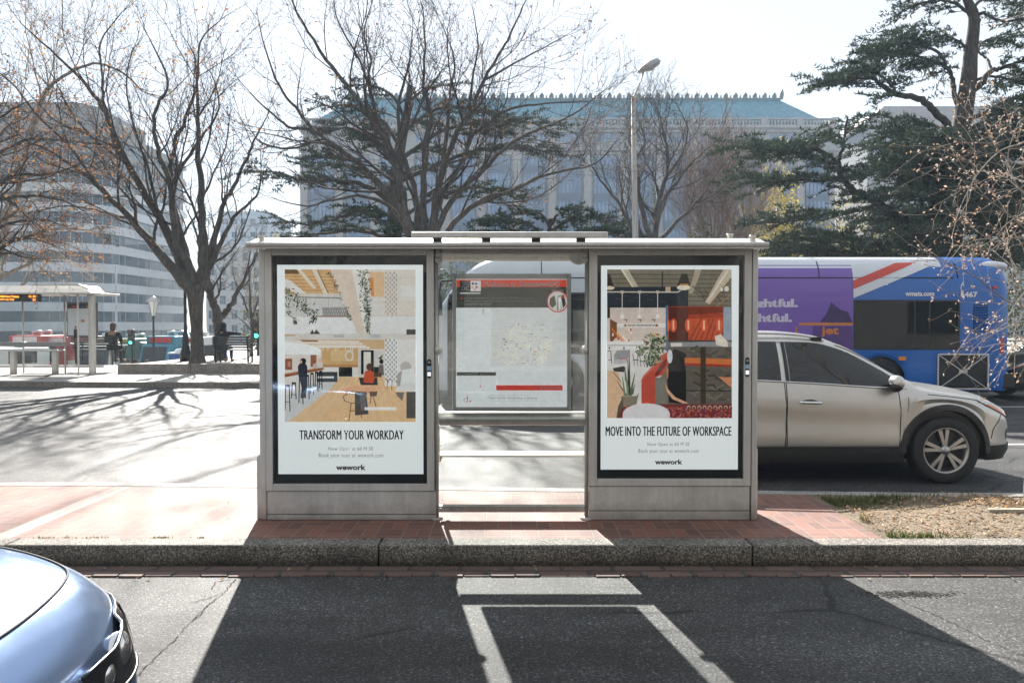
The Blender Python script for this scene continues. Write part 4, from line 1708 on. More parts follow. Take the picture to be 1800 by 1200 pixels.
for sg in (-1, 1):
    for (x0, x1, nm) in ((-1.98, -1.30, "rear_quarter_window"), (-1.22, -.36, "rear_door_window"), (-.26, 1.01, "front_door_window")):
        mb = MB().mat(DARKGLASS)
        cs.patch(mb, steps(x0, x1, 16), belt, dlo, sg, .007, 6)
        mb.mat(BLACK)
        cs.patch(mb, [x0 - .05, x0 - .01], belt, dlo, sg, .0075, 4)
        mb.build(nm, suv)
    mb = MB().mat(CHROME)
    cs.line(mb, [(x, belt(x) - .006) for x in steps(-1.95, 1.03, 14)], sg, .01, .009)
    cs.line(mb, [(x, dlo(x) + .006) for x in steps(-1.95, 1.02, 20)], sg, .009, .005)
    mb.build("window_trim", suv)
    mb = MB().mat(CHROME)
    pts = [(x, sg * .60, cs.top(x, .60) + .03 + .02 * math.sin(math.pi * (x + 1.75) / 1.95)) for x in steps(-1.75, .2, 12)]
    pts[0] = (pts[0][0], pts[0][1], pts[0][2] - .03)
    pts[-1] = (pts[-1][0], pts[-1][1], pts[-1][2] - .03)
    mb.tube(pts, .018, 8)
    rr = mb.build("roof_rail", suv)
    mb = MB().mat(BLACK)
    for x in (-1.6, -.75, .12):
        mb.box(x - .06, x + .06, sg * .60 - .018, sg * .60 + .018, cs.top(x, .6) - .01, cs.top(x, .6) + .035)
    mb.build("rail_foot", rr)
    # doors: skin proud by a hair, dark shut lines, handle
    for (x0, x1, nm) in ((-1.10, -.33, "rear_door"), (-.31, .93, "front_door")):
        mb = MB().mat(SUVP)
        lo = lambda x: max(cs.bottom(x) + .10, .43)
        cs.patch(mb, steps(x0 + .006, x1 - .006, 16), lo, lambda x: belt(x) - .03, sg, .003, 9)
        dr = mb.build(nm, suv, sharp=40)
        mb = MB().mat(ALU_DARK)
        cs.line(mb, [(x0, .42), (x0, belt(x0) - .02)], sg, .002, .0045)
        cs.line(mb, [(x1, .42), (x1 + .015, .7), (x1, belt(x1) - .02)], sg, .002, .0045)
        mb.build("shut_line", dr)
        hx = x0 + .12 if nm == "front_door" else x0 + .1
        mb = MB().mat(CHROME)
        pts = [(hx + d_, sg * (cs.side(hx + d_, .905) + o_), .905 + d_ * -.02) for (d_, o_) in ((0, .0), (.03, .03), (.14, .042), (.24, .03), (.27, 0))]
        mb.tube(pts, [.012, .015, .016, .015, .012], 8)
        mb.mat(BLACK)
        mb.ball((hx + .13, sg * (cs.side(hx + .13, .905) + .001), .905), .055, 12, (1.7, .12, .55))
        mb.build("door_handle", dr)
    # mirror
    mb = MB().mat(SUVP)
    mb.ball((.86, sg * (.985), 1.125), .11, 16, (.72, 1.05, .74))
    mb.mat(BLACK)
    mb.bar((.93, sg * .86, 1.06), (.87, sg * .98, 1.07), .08, .05)
    mb.ball((.845, sg * .985, 1.085), .105, 14, (.74, 1.02, .62))
    mb.build("wing_mirror", suv)
    # headlamp wedge with amber marker
    mb = MB().mat(LAMP)
    zlo = lambda x: curve_at([(1.80, .925), (2.0, .83), (2.15, .765), (2.27, .70)], x)
    zhi = lambda x: curve_at([(1.80, .935), (1.9, .92), (2.05, .87), (2.2, .795), (2.27, .735)], x)
    cs.patch(mb, steps(1.80, 2.275, 14), zlo, lambda x: min(zhi(x), curve_at(cs.zh, x) - .004), sg, .008, 4)
    hl = mb.build("headlight", suv)
    mb = MB().mat(AMBER)
    cs.patch(mb, steps(1.93, 2.22, 8), lambda x: zlo(x) - .002, lambda x: lerp(zlo(x), min(zhi(x), curve_at(cs.zh, x) - .004), .5), sg, .011, 2)
    mb.build("amber_marker", hl)
    mb = MB().mat(BLACK)
    cs.line(mb, [(x, zlo(x) - .006) for x in steps(1.80, 2.27, 8)], sg, .008, .005)
    mb.build("lamp_seal", hl)
    # fog lamp
    mb = MB().mat(CHROME)
    for an in range(1):
        cs.patch(mb, steps(2.235, 2.305, 4), lambda x: .47, lambda x: .585, sg, .006, 4)
    fg = mb.build("fog_light", suv)
    mb = MB().mat(LAMP)
    cs.patch(mb, steps(2.25, 2.29, 4), lambda x: .485, lambda x: .57, sg, .010, 4)
    mb.build("lens", fg)
    mb = MB().mat(REDLENS)
    cs.patch(mb, steps(-2.30, -2.05, 6), lambda x: .92, lambda x: 1.07, sg, .007, 4)
    mb.build("tail_light", suv)
    # wing / bonnet shut line and bumper line
    mb = MB().mat(ALU_DARK)
    cs.line(mb, [(1.24, .99), (1.5, .965), (1.8, .925)], sg, .002, .004)
    cs.line(mb, [(1.97, .50), (2.02, .62), (2.12, .755)], sg, .002, .0035)
    cs.line(mb, [(1.02, .80), (1.03, .96)], sg, .002, .0035)
    mb.build("panel_gap", suv)
    for a in cs.ax:
        wheel(suv, (a, sg * .815, .37), .37, .235, sg, .262, 5, .42)
mb = MB().mat(BLACK)
P = []
for z in (.40, .52, .66, .74):
    P.append([(2.352 - .02 * abs(y) ** 2 * 3 - .03 * max(0, z - .6), y, z) for y in steps(-.42, .42, 8)])
mb.grid(P[::-1])
mb.mat(CHROME)
for z in (.50, .58, .66):
    mb.tube([(2.36 - .06 * abs(y) ** 2 - .03 * max(0, z - .6), y, z) for y in steps(-.40, .40, 8)], .012, 6)
mb.build("grille", suv)

# ---------------------------------------------------------------- the blue and purple city bus
BX, BY = 10.94, 18.78                                  # rear end, centre line
BUSZ = 0
bus = thing("city_bus", "blue city bus with purple advert wrap standing at the far kerb", "bus", (BX - 6.3, BY, 0))
BL = Vector((BX - 6.3, BY, 0))
BBLUE = paint("bus_blue", (.0, .115, .44), .35, 0, .003)
BWHITE = paint("bus_white", (.66, .69, .74), .3, 0, .04)
BPURPLE = paint("wrap_purple", (.18, .09, .42), .4, 0, .01)
bsec = [(1.235, .30), (1.27, .42), (1.28, .70), (1.28, 2.35), (1.265, 2.62), (1.235, 2.86), (1.17, 3.03), (1.05, 3.17), (.88, 3.255), (.45, 3.30), (0, 3.31)]


def bus_scale(X):
    "rounding of the ends: (width factor, lowering of the roof)"
    rr = BX - X
    w_, d_ = 1.0, 0.0
    if rr < .35:
        k = 1 - rr / .35
        w_ -= .07 * k ** 2.2
        d_ += .24 * k ** 2.4
    ff = X - (-1.62)
    if ff < 1.6:
        k = 1 - ff / 1.6
        w_ -= .10 * k ** 4
        d_ += 1.15 * k ** 2.6
    return w_, d_


def bus_y(X, z):
    w_, d_ = bus_scale(X)
    for (a, b) in zip(bsec[:-1], bsec[1:]):
        za, zb_ = bz(X, a[1]), bz(X, b[1])
        if za <= z <= zb_:
            return lerp(a[0], b[0], (z - za) / max(1e-6, zb_ - za)) * w_
    return bsec[0][0] * w_


def bz(X, z):
    w_, d_ = bus_scale(X)
    return z - d_ * max(0, (z - .9) / (3.3 - .9)) ** 1.3


WA = [(1.05, .55), (8.12, .55)]                          # axles X, arch radius


def bus_bottom(X):
    z = .30
    for (a, r_) in WA:
        d_ = abs(X - a)
        if d_ < r_:
            z = max(z, .50 + math.sqrt(r_ * r_ - d_ * d_))
    return z


bxs = sorted(set([round(v, 3) for v in steps(-1.62, BX, 60)] + [round(a + r_ * math.cos(t_), 3) for (a, r_) in WA for t_ in steps(.03, 3.11, 12)] + [round(-1.62 + v, 3) for v in (.05, .12, .2, .3, .42)] + [round(BX - v, 3) for v in (.03, .07, .12, .18, .25)]))
mb = MB()
P = []
for X in bxs:
    w_, d_ = bus_scale(X)
    bt_ = bus_bottom(X)
    half = []
    for i, (a, z) in enumerate(bsec):
        zz = bz(X, z)
        if i <= 2:
            zz = max(zz, bt_ + .05 * i)
        half.append((a * w_, max(zz, bt_)))
    P.append([(X, BY - a, z) for (a, z) in half] + [(X, BY + a, z) for (a, z) in half[-2::-1]])
nb = len(bsec)
for i in range(len(P) - 1):
    X = (bxs[i] + bxs[i + 1]) / 2
    for j in range(len(P[0]) - 1):
        jj = j if j < nb - 1 else len(P[0]) - 2 - j
        side_low = jj < 5
        if X > 7.5:
            m = BBLUE
            if jj >= 6 and X < 9.4 or jj >= 4 and X < 8.25:
                m = BWHITE
        else:
            m = BWHITE if (jj >= 5 or X < 6.0) else BBLUE
        mb.mat(m)
        mb.add([P[i][j], P[i][j + 1], P[i + 1][j + 1], P[i + 1][j]], [(0, 1, 2, 3)], True)
mb.mat(BBLUE)
mb.poly(P[-1][::-1])
mb.mat(BUSGLASS)
mb.poly(P[0])
import bmesh
bo = mb.build("body", bus, loc=BL, sharp=40)
bm_ = bmesh.new()
bm_.from_mesh(bo.data)
bmesh.ops.remove_doubles(bm_, verts=bm_.verts, dist=.0005)
bm_.to_mesh(bo.data)
bm_.free()
bo.data.set_sharp_from_angle(angle=R(40))
mb = MB().mat(BLACK)
mb.box(-1.3, BX - .3, BY - 1.0, BY + 1.0, .24, .7)
for (a, r_) in WA:
    mb.box(a - .6, a + .6, BY - 1.15, BY + 1.15, .5, 1.1)
mb.build("underbody", bus, loc=BL)


def bpatch(mb, pts, off=.006, nsub=28):
    "flat-sided patch on the bus flank: rows between a lower and an upper polyline given as (px_lo,py_lo,px_hi,py_hi) columns"
    P = []
    for (xa_, za_, xb_, zb_) in pts:
        row = []
        for j in range(nsub + 1):
            X, z = lerp(xa_, xb_, j / nsub), lerp(za_, zb_, j / nsub)
            row.append((X, BY - bus_y(X, z) - off, z))
        P.append(row)
    mb.grid(P)


def BXp(px):
    return at(px, 600, 17.5).x


def BZp(py):
    return at(900, py, 17.5).z


def brect(mb, px0, py0, px1, py1, off=.006, n=6):
    x0, x1, z0, z1 = BXp(px0), BXp(px1), BZp(py1), BZp(py0)
    bpatch(mb, [(x, z0, x, z1) for x in steps(x0, x1, n)], off)


# purple wrap with its words and the little box picture
mb = MB().mat(BPURPLE)
brect(mb, 1060, 465, 1499, 695, .006, 10)
wrap = mb.build("advert_wrap", bus, loc=BL)
tag(wrap, "purple advert wrap with white and orange words")
mb = MB().mat(pm("wrap_dark", (.045, .02, .11), .4, var=.3))
bpatch(mb, [(BXp(1440), BZp(566), BXp(1452), BZp(552)), (BXp(1458), BZp(567), BXp(1460), BZp(531)), (BXp(1482), BZp(567), BXp(1478), BZp(545)), (BXp(1498), BZp(567), BXp(1490), BZp(548))], .008)
mb.mat(pm("wrap_mid", (.09, .04, .19), .4, var=.2))
brect(mb, 1428, 573, 1498.5, 625, .0075)
mb.mat(pm("wrap_orange", (.62, .20, .03), .4, var=.1))
brect(mb, 1404, 567, 1498.5, 571.5, .009)
brect(mb, 1398, 574, 1401, 600, .009)
fit_text(mb, "jet", (BXp(1443), 0, BZp(592)), (BXp(1474), 0, BZp(574)), BY - 1.28 - .010, offset=.03)
mb.mat(pm("wrap_lilac", (.62, .58, .72), .4, var=.05))
fit_text(mb, "ghtful.", (BXp(1327), 0, BZp(544)), (BXp(1402), 0, BZp(525)), BY - 1.28 - .010, offset=.055)
fit_text(mb, "ghtful.", (BXp(1317), 0, BZp(570)), (BXp(1392), 0, BZp(551)), BY - 1.28 - .010, offset=.055)
mb.build("wrap_lettering", wrap, loc=BL)
# white and red stripes
Q = lambda x, y: (1300 + x * .4, 420 + y * .4)


def bpoly(mb, pts, off):
    "convex strip polygons on the curved upper flank"
    n = 10
    (a0, a1), (b0, b1) = pts
    P = []
    for i in range(n + 1):
        lo = (lerp(a0[0], a1[0], i / n), lerp(a0[1], a1[1], i / n))
        hi = (lerp(b0[0], b1[0], i / n), lerp(b0[1], b1[1], i / n))
        row = []
        for j in range(5):
            X, z = BXp(lerp(lo[0], hi[0], j / 4)), BZp(lerp(lo[1], hi[1], j / 4))
            row.append((X, BY - bus_y(X, z) - off, z))
        P.append(row)
    mb.grid(P)


mb = MB().mat(BWHITE)
bpoly(mb, [((1499, 524), (1652, 461)), ((1499, 466), (1560, 459))], .016)
mb.mat(paint("stripe_red", (.58, .04, .02), .35, 0, .01))
bpoly(mb, [((1499, 508), (1615, 460)), ((1499, 493), (1578, 461))], .024)
mb.build("livery_stripe", bus, loc=BL)
# windows
for (x0, y0, x1, y1) in ((1500, 527, 1687, 614),):
    mb = MB().mat(BLACK)
    brect(mb, x0, y0, x1, y1, .007, 6)
    wf = mb.build("rear_side_window", bus, loc=BL)
    mb = MB().mat(BUSGLASS)
    for (a, b) in ((1503, 1606), (1609, 1632), (1635, 1684)):
        brect(mb, a, y0 + 3, b, y1 - 3, .010, 3)
    mb.build("pane", wf, loc=BL)
wx = 802
while wx < 1060:
    x1 = min(wx + 82, 1060)
    mb = MB().mat(BLACK)
    brect(mb, wx, 514, x1 - 3, 622, .007, 3)
    wf = mb.build("side_window", bus, loc=BL)
    mb = MB().mat(BUSGLASS)
    brect(mb, wx + 3, 517, x1 - 6, 619, .010, 3)
    mb.build("pane", wf, loc=BL)
    wx += 84
mb = MB().mat(BLACK)
brect(mb, 786, 512, 800, 698, .008, 2)
mb.mat(BUSGLASS)
brect(mb, 788, 516, 798, 690, .011, 2)
mb.build("front_door", bus, loc=BL)
# roof seam lines
mb = MB().mat(ALU_DARK)
for py in (488,):
    pts = []
    for X in steps(BXp(880), BXp(1676), 40):
        pts.append((X, BY - bus_y(X, BZp(py)) - .006, BZp(py)))
    mb.tube(pts, .012, 5)
for px in (952, 1440, 1683):
    z0, z1 = BZp(489), BZp(458)
    mb.tube([(BXp(px), BY - bus_y(BXp(px), z) - .006, z) for z in steps(z0, z1, 6)], .012, 5)
z = BZp(614)
mb.tube([(X, BY - bus_y(X, z) - .004, z) for X in steps(BXp(1505), BXp(1760), 10)], .008, 5)
mb.build("roof_seam", bus, loc=BL)
# words and number
mb = MB().mat(WHITE)
fit_text(mb, "wmata.com", (BXp(1590), 0, BZp(520.5)), (BXp(1641), 0, BZp(512.5)), BY - 1.28 - .010, offset=.04)
fit_text(mb, "6467", (BXp(1687), 0, BZp(522.5)), (BXp(1717), 0, BZp(512.5)), BY - 1.28 - .010, offset=.04)
mb.build("bus_lettering", bus, loc=BL)
# louvre, radiator grille with its crossed bars, lights, bumper, pod
mb = MB().mat(BBLUE)
for k in range(10):
    z = BZp(539 + k * 4.6)
    mb.bar((BXp(1711), BY - 1.292, z), (BXp(1734), BY - 1.292, z), .03, .022, up=Vector((0, .7, .7)))
mb.mat(pm("louvre_dark", (.006, .02, .07), .5))
brect(mb, 1710, 535, 1736, 583, .004, 2)
mb.build("louvre", bus, loc=BL)
mb = MB().mat(pm("mesh_dark", (.015, .016, .018), .6, var=.4, vs=40))
brect(mb, 1648, 622, 1737, 684, .006, 3)
gl_ = mb.build("radiator_grille", bus, loc=BL)
mb = MB().mat(pm("grille_bar", (.55, .56, .58), .35, .4))
yb = BY - 1.30
c4 = [(BXp(1648.5), BZp(683)), (BXp(1736.5), BZp(683)), (BXp(1736.5), BZp(622.5)), (BXp(1648.5), BZp(622.5))]
for i in range(4):
    a, b = c4[i], c4[(i + 1) % 4]
    mb.bar((a[0], yb, a[1]), (b[0], yb, b[1]), .03, .03)
for (i, j) in ((0, 2), (1, 3)):
    mb.bar((c4[i][0], yb + .008 * i, c4[i][1]), (c4[j][0], yb + .008 * i, c4[j][1]), .018, .016)
cx, cz = (c4[0][0] + c4[2][0]) / 2, (c4[0][1] + c4[2][1]) / 2
mb.box(cx - .09, cx + .09, yb - .012, yb - .008, cz - .035, cz + .035)
mb.build("grille_frame", gl_, loc=BL)
for (px, py, w_, h_, m, nm) in ((1586, 630, .08, .045, AMBER, "side_marker"), (1762, 608, .05, .16, REDLENS, "tail_light"), (1748, 505, .05, .035, REDLENS, "side_marker")):
    mb = MB().mat(m)
    X, z = BXp(px), BZp(py)
    y = BY - bus_y(X, z)
    mb.box(X - w_, X + w_, y - .02, y + .03, z - h_, z + h_)
    mb.build(nm, bus, loc=BL, bevel=.008)
mb = MB().mat(PLASTIC)
mb.box(BX - .12, BX + .16, BY - 1.24, BY + 1.24, .34, .68)
mb.build("rear_bumper", bus, loc=BL, bevel=.05, seg=3)
mb = MB().mat(BWHITE)
mb.ball((BXp(1752), 17.75, BZp(466)), .3, 14, (1.25, .5, .36))
mb.build("roof_fairing", bus, loc=BL)
mb = MB().mat(WHITE)
mb.box(BX - .1, BX + .02, BY - 1.2, BY - 1.0, BZp(662), BZp(655))
mb.build("number_plate", bus, loc=BL)
for (a, r_) in WA:
    for sg in (-1, 1):
        wheel(bus, (a, BY + sg * 1.06, .49), .49, .30, sg, .30, 10, .1, False, loc=BL)
# front wiper/mirror arm
mb = MB().mat(BLACK)
mb.tube([(-1.1, BY - 1.2, 2.75), (-1.55, BY - 1.4, 2.7), (-1.6, BY - 1.42, 2.35)], .025, 8)
mb.box(-1.72, -1.52, BY - 1.5, BY - 1.34, 1.95, 2.4)
mb.build("door_mirror", bus, loc=BL, bevel=.02)

# ---------------------------------------------------------------- blue hatchback nose at lower left
HC = Vector((-3.42, 2.08, .06))
hatch = thing("hatchback_car", "metallic light blue car of which only bonnet and headlamp show beside the near kerb", "car", HC)
ch = CarShape(4.35, 1.80,
              zt=[(-2.17, .9), (-2.0, 1.15), (-1.6, 1.38), (-.8, 1.47), (-.2, 1.47), (.2, 1.40), (.6, 1.18), (.95, 1.0), (1.2, .975), (1.5, .945), (1.75, .90), (1.95, .835), (2.04, .775), (2.11, .69), (2.155, .59), (2.175, .47)],
              zh=[(-2.17, .8), (-1.9, 1.0), (-1, .98), (0, .95), (.9, .925), (1.3, .90), (1.6, .865), (1.85, .79), (2.0, .705), (2.1, .61), (2.155, .52), (2.175, .43)],
              wr=[(-2.17, .5), (-1.8, .64), (0, .66), (.5, .70), (.95, .80), (1.4, .82), (1.9, .78), (2.1, .64), (2.175, .44)],
              wb=[(-2.17, .7), (-2.0, .9), (-1.3, 1.0), (0, .98), (1.35, 1.0), (1.65, .99), (1.85, .955), (2.0, .885), (2.1, .77), (2.15, .66), (2.175, .54)],
              arch=.37, ax=(-1.3, 1.32), sill=[(-2.17, .4), (-2, .25), (1.9, .24), (2.1, .24), (2.175, .30)])
ch.wz = .31
HBLUE = paint("pale_blue_metallic", (.21, .30, .48), .16, .8, .02, .1)
xs = sorted(set([round(v, 3) for v in steps(-2.175, 2.175, 60)] + [round(a + ch.arch * math.cos(t_), 3) for a in ch.ax for t_ in steps(.02, 3.12, 14)] + [1.98, 2.04, 2.07, 2.1, 2.125, 2.14, 2.155, 2.165]))
bo = ch.body(HBLUE, xs).build("body", hatch, sharp=50)
sb = bo.modifiers.new("smooth", 'SUBSURF')
sb.levels = sb.render_levels = 1
mb = MB().mat(BLACK)
mb.box(-2.0, 1.9, -.7, .7, .18, .55)
for a in ch.ax:
    mb.box(a - .38, a + .38, -.82, .82, .3, .70)
mb.build("underbody", hatch)
mb = MB().mat(ALU_DARK)
hl_half = [(1.0, .77), (1.4, .785), (1.68, .775), (1.82, .735), (1.90, .62), (1.95, .43), (1.975, .22)]
hl_pts = [(x, -y) for (x, y) in hl_half] + [(1.98, 0)] + hl_half[::-1]
ch.hoodline(mb, hl_pts, .0015, .0045)
mb.build("bonnet_gap", hatch)
mb = MB().mat(DARKGLASS)
P = []
for x in steps(.14, .93, 10):
    wmax = ch.section(x)[9][0] * .95
    P.append([(x, y * wmax, ch.top(x, y * wmax) + .008) for y in steps(-1, 1, 12)])
mb.grid(P)
mb.build("windscreen", hatch)
for sg in (-1, 1):
    mb = MB().mat(DARKGLASS)
    ch.patch(mb, steps(-1.5, .7, 20), lambda x: .985, lambda x: curve_at([(-1.5, 1.10), (-1.2, 1.3), (-.5, 1.36), (.05, 1.32), (.7, .995)], x), sg, .008, 5)
    mb.build("side_window", hatch)
    # deep headlamp set in the front corner: dark bowl, reflectors, clear rim
    def front(y, z):
        lo_, hi_ = 1.5, 2.172
        for _ in range(22):
            m_ = (lo_ + hi_) / 2
            if ch.side(m_, z) > abs(y):
                lo_ = m_
            else:
                hi_ = m_
        return lo_
    zt_h = lambda y: curve_at([(.18, .675), (.5, .695), (.72, .725), (.86, .735)], y)
    zb_h = lambda y: curve_at([(.18, .60), (.5, .53), (.72, .54), (.86, .66)], y)

    def lamp_patch(mb, ya, yb, off, f0=0.0, f1=1.0):
        P = []
        for y in steps(ya, yb, 12):
            row = []
            for j in range(7):
                z = lerp(zb_h(y), zt_h(y), lerp(f0, f1, j / 6))
                row.append((front(y, z) + off, sg * (y + off * .5), z))
            P.append(row)
        mb.grid(P if sg > 0 else P[::-1])
    mb = MB().mat(pm("lamp_bowl", (.015, .015, .017), .12, coat=.6))
    lamp_patch(mb, .2, .84, .006)
    hl = mb.build("headlight", hatch)
    for (y, z, r_) in ((.52, .625, .066), (.36, .615, .044)):
        mb = MB().mat(CHROME)
        mb.ball((front(y, z) - .01, sg * y, z), r_, 18, (.55, 1, 1))
        mb.build("reflector", hl)
    mb = MB().mat(pm("lamp_trim", (.35, .38, .42), .2, .6))
    lamp_patch(mb, .72, .83, .009, .1, .85)
    mb.build("lamp_trim", hl)
    mb = MB().mat(BLACK)
    mb.tube([(front(y, zt_h(y)) + .006, sg * y, zt_h(y)) for y in steps(.2, .85, 14)], .006, 5)
    mb.tube([(front(y, zb_h(y)) + .006, sg * y, zb_h(y)) for y in steps(.2, .85, 14)], .006, 5)
    mb.build("lamp_seal", hl)
    mb = MB().mat(ALU_DARK)
    ch.line(mb, [(1.62, .74), (1.68, .60), (1.70, .50)], sg, .002, .004)
    mb.build("wing_gap", hatch)
    for a in ch.ax:
        wheel(hatch, (a, sg * .79, .31), .31, .2, sg, .21, 5, .3)
    mb = MB().mat(HBLUE)
    mb.ball((.72, sg * .98, 1.0), .1, 14, (.7, 1, .72))
    mb.build("wing_mirror", hatch)
mb = MB().mat(BLACK)
P = [[(2.182 - .10 * abs(y) ** 2 * 1.6 - .03 * max(0, z - .5), y, z) for y in steps(-.36, .36, 8)] for z in (.34, .42, .52, .58)]
mb.grid(P[::-1])
mb.build("grille", hatch)


# ================================================================ trees
def barkmat(name, a, b_, sc=14.0):
    m, t, b = newmat(name)
    tc = N(t, "ShaderNodeTexCoord")
    mp = N(t, "ShaderNodeMapping")
    mp.inputs["Scale"].default_value = (1, 1, .25)
    t.links.new(tc.outputs["Object"], mp.inputs[0])
    n1 = N(t, "ShaderNodeTexNoise", Scale=sc, Detail=6.0, Roughness=.7)
    n2 = N(t, "ShaderNodeTexNoise", Scale=1.2, Detail=3.0)
    t.links.new(mp.outputs[0], n1.inputs["Vector"])
    t.links.new(tc.outputs["Object"], n2.inputs["Vector"])
    c = ramp(t, n1.outputs[0], [(.35, a), (.65, b_)])
    c = mixc(t, 1.0, c, ramp(t, n2.outputs[0], [(.3, .7), (.7, 1.25)]), 'MULTIPLY')
    t.links.new(c, b.inputs["Base Color"])
    b.inputs["Roughness"].default_value = .9
    bp = N(t, "ShaderNodeBump", Strength=.8, Distance=.03)
    t.links.new(n1.outputs[0], bp.inputs["Height"])
    t.links.new(bp.outputs[0], b.inputs["Normal"])
    return m


def leafmat(name, cols, trans=.35, rough=.6, vs=1.7):
    "leaf surfaces, colour varied leaf by leaf and clump by clump, some light passing through"
    m = bpy.data.materials.new(name)
    m.use_nodes = True
    t = m.node_tree
    t.nodes.clear()
    out = N(t, "ShaderNodeOutputMaterial")
    geo = N(t, "ShaderNodeNewGeometry")
    tc = N(t, "ShaderNodeTexCoord")
    nz = N(t, "ShaderNodeTexNoise", Scale=vs, Detail=3.0)
    t.links.new(tc.outputs["Object"], nz.inputs["Vector"])
    ad = N(t, "ShaderNodeMath", operation='MULTIPLY_ADD')
    t.links.new(geo.outputs["Random Per Island"], ad.inputs[0])
    ad.inputs[1].default_value = .6
    sb_ = N(t, "ShaderNodeMath", operation='MULTIPLY_ADD')
    t.links.new(nz.outputs[0], sb_.inputs[0])
    sb_.inputs[1].default_value = 1.2
    sb_.inputs[2].default_value = -.4
    t.links.new(sb_.outputs[0], ad.inputs[2])
    c = ramp(t, ad.outputs[0], [(i / max(1, len(cols) - 1) * .8 + .1, q_) for i, q_ in enumerate(cols)])
    d = N(t, "ShaderNodeBsdfDiffuse")
    tl = N(t, "ShaderNodeBsdfTranslucent")
    t.links.new(c, d.inputs[0])
    t.links.new(c, tl.inputs[0])
    mx = N(t, "ShaderNodeMixShader")
    mx.inputs[0].default_value = trans
    t.links.new(d.outputs[0], mx.inputs[1])
    t.links.new(tl.outputs[0], mx.inputs[2])
    gl = N(t, "ShaderNodeBsdfGlossy", Roughness=.5)
    m2 = N(t, "ShaderNodeMixShader")
    m2.inputs[0].default_value = .04
    t.links.new(mx.outputs[0], m2.inputs[1])
    t.links.new(gl.outputs[0], m2.inputs[2])
    t.links.new(m2.outputs[0], out.inputs[0])
    return m


BARK = barkmat("dark_bark", (.035, .03, .025), (.12, .105, .09))
TWIG = pm("twig_bark", (.055, .045, .04), .9, var=.3, vs=3)
BARKP = barkmat("pale_bark", (.16, .14, .12), (.36, .33, .29))
TWIGP = pm("pale_twig", (.30, .26, .22), .9, var=.3, vs=3)
CEDARBARK = barkmat("cedar_bark", (.03, .025, .022), (.095, .08, .07))
L_ORANGE = leafmat("russet_leaves", [(.20, .07, .025), (.36, .14, .04), (.44, .24, .08), (.16, .08, .04)], .45)
L_BROWN = leafmat("brown_leaves", [(.09, .05, .03), (.20, .10, .05), (.28, .15, .07)], .35)
L_CEDAR = leafmat("cedar_needles", [(.018, .034, .022), (.035, .058, .036), (.06, .085, .055), (.09, .115, .08)], .18)
L_CEDARD = leafmat("dark_cedar_needles", [(.014, .028, .018), (.028, .048, .03), (.05, .07, .045)], .18)
L_YELLOW = leafmat("yellow_leaves", [(.20, .17, .04), (.33, .27, .07), (.42, .35, .11), (.14, .14, .045)], .45)
L_HEDGE = leafmat("hedge_leaves", [(.03, .042, .02), (.06, .075, .032), (.10, .10, .05), (.13, .095, .055)], .3)
L_BUD = leafmat("pale_buds", [(.52, .40, .30), (.62, .50, .42), (.50, .28, .14), (.66, .58, .52)], .35, vs=5)


def rvec(rg):
    while True:
        v = Vector((rg.uniform(-1, 1), rg.uniform(-1, 1), rg.uniform(-1, 1)))
        if .05 < v.length < 1:
            return v.normalized()


def smooth_path(pts, rad, n):
    "resample a control polyline (Vectors) with a Catmull-Rom curve"
    out, rr = [], []
    m = len(pts)
    for i in range(m - 1):
        p0, p1, p2, p3 = pts[max(i - 1, 0)], pts[i], pts[i + 1], pts[min(i + 2, m - 1)]
        k = n if i < m - 2 else n + 1
        for j in range(k):
            t_ = j / n
            a = (p1 * 2 + (p2 - p0) * t_ + (p0 * 2 - p1 * 5 + p2 * 4 - p3) * t_ ** 2 + (p1 * 3 - p0 - p2 * 3 + p3) * t_ ** 3) * .5
            out.append(a)
            rr.append(lerp(rad[i], rad[i + 1], t_))
    return out, rr


def leaf_quad(mb, p, rg, s):
    a = rvec(rg) * s
    b = rvec(rg)
    b = (b - a.normalized() * b.dot(a.normalized()))
    if b.length < .1:
        return
    b = b.normalized() * s * .55
    mb.add([p - a, p + b * .9, p + a, p - b], [(0, 1, 2, 3)])


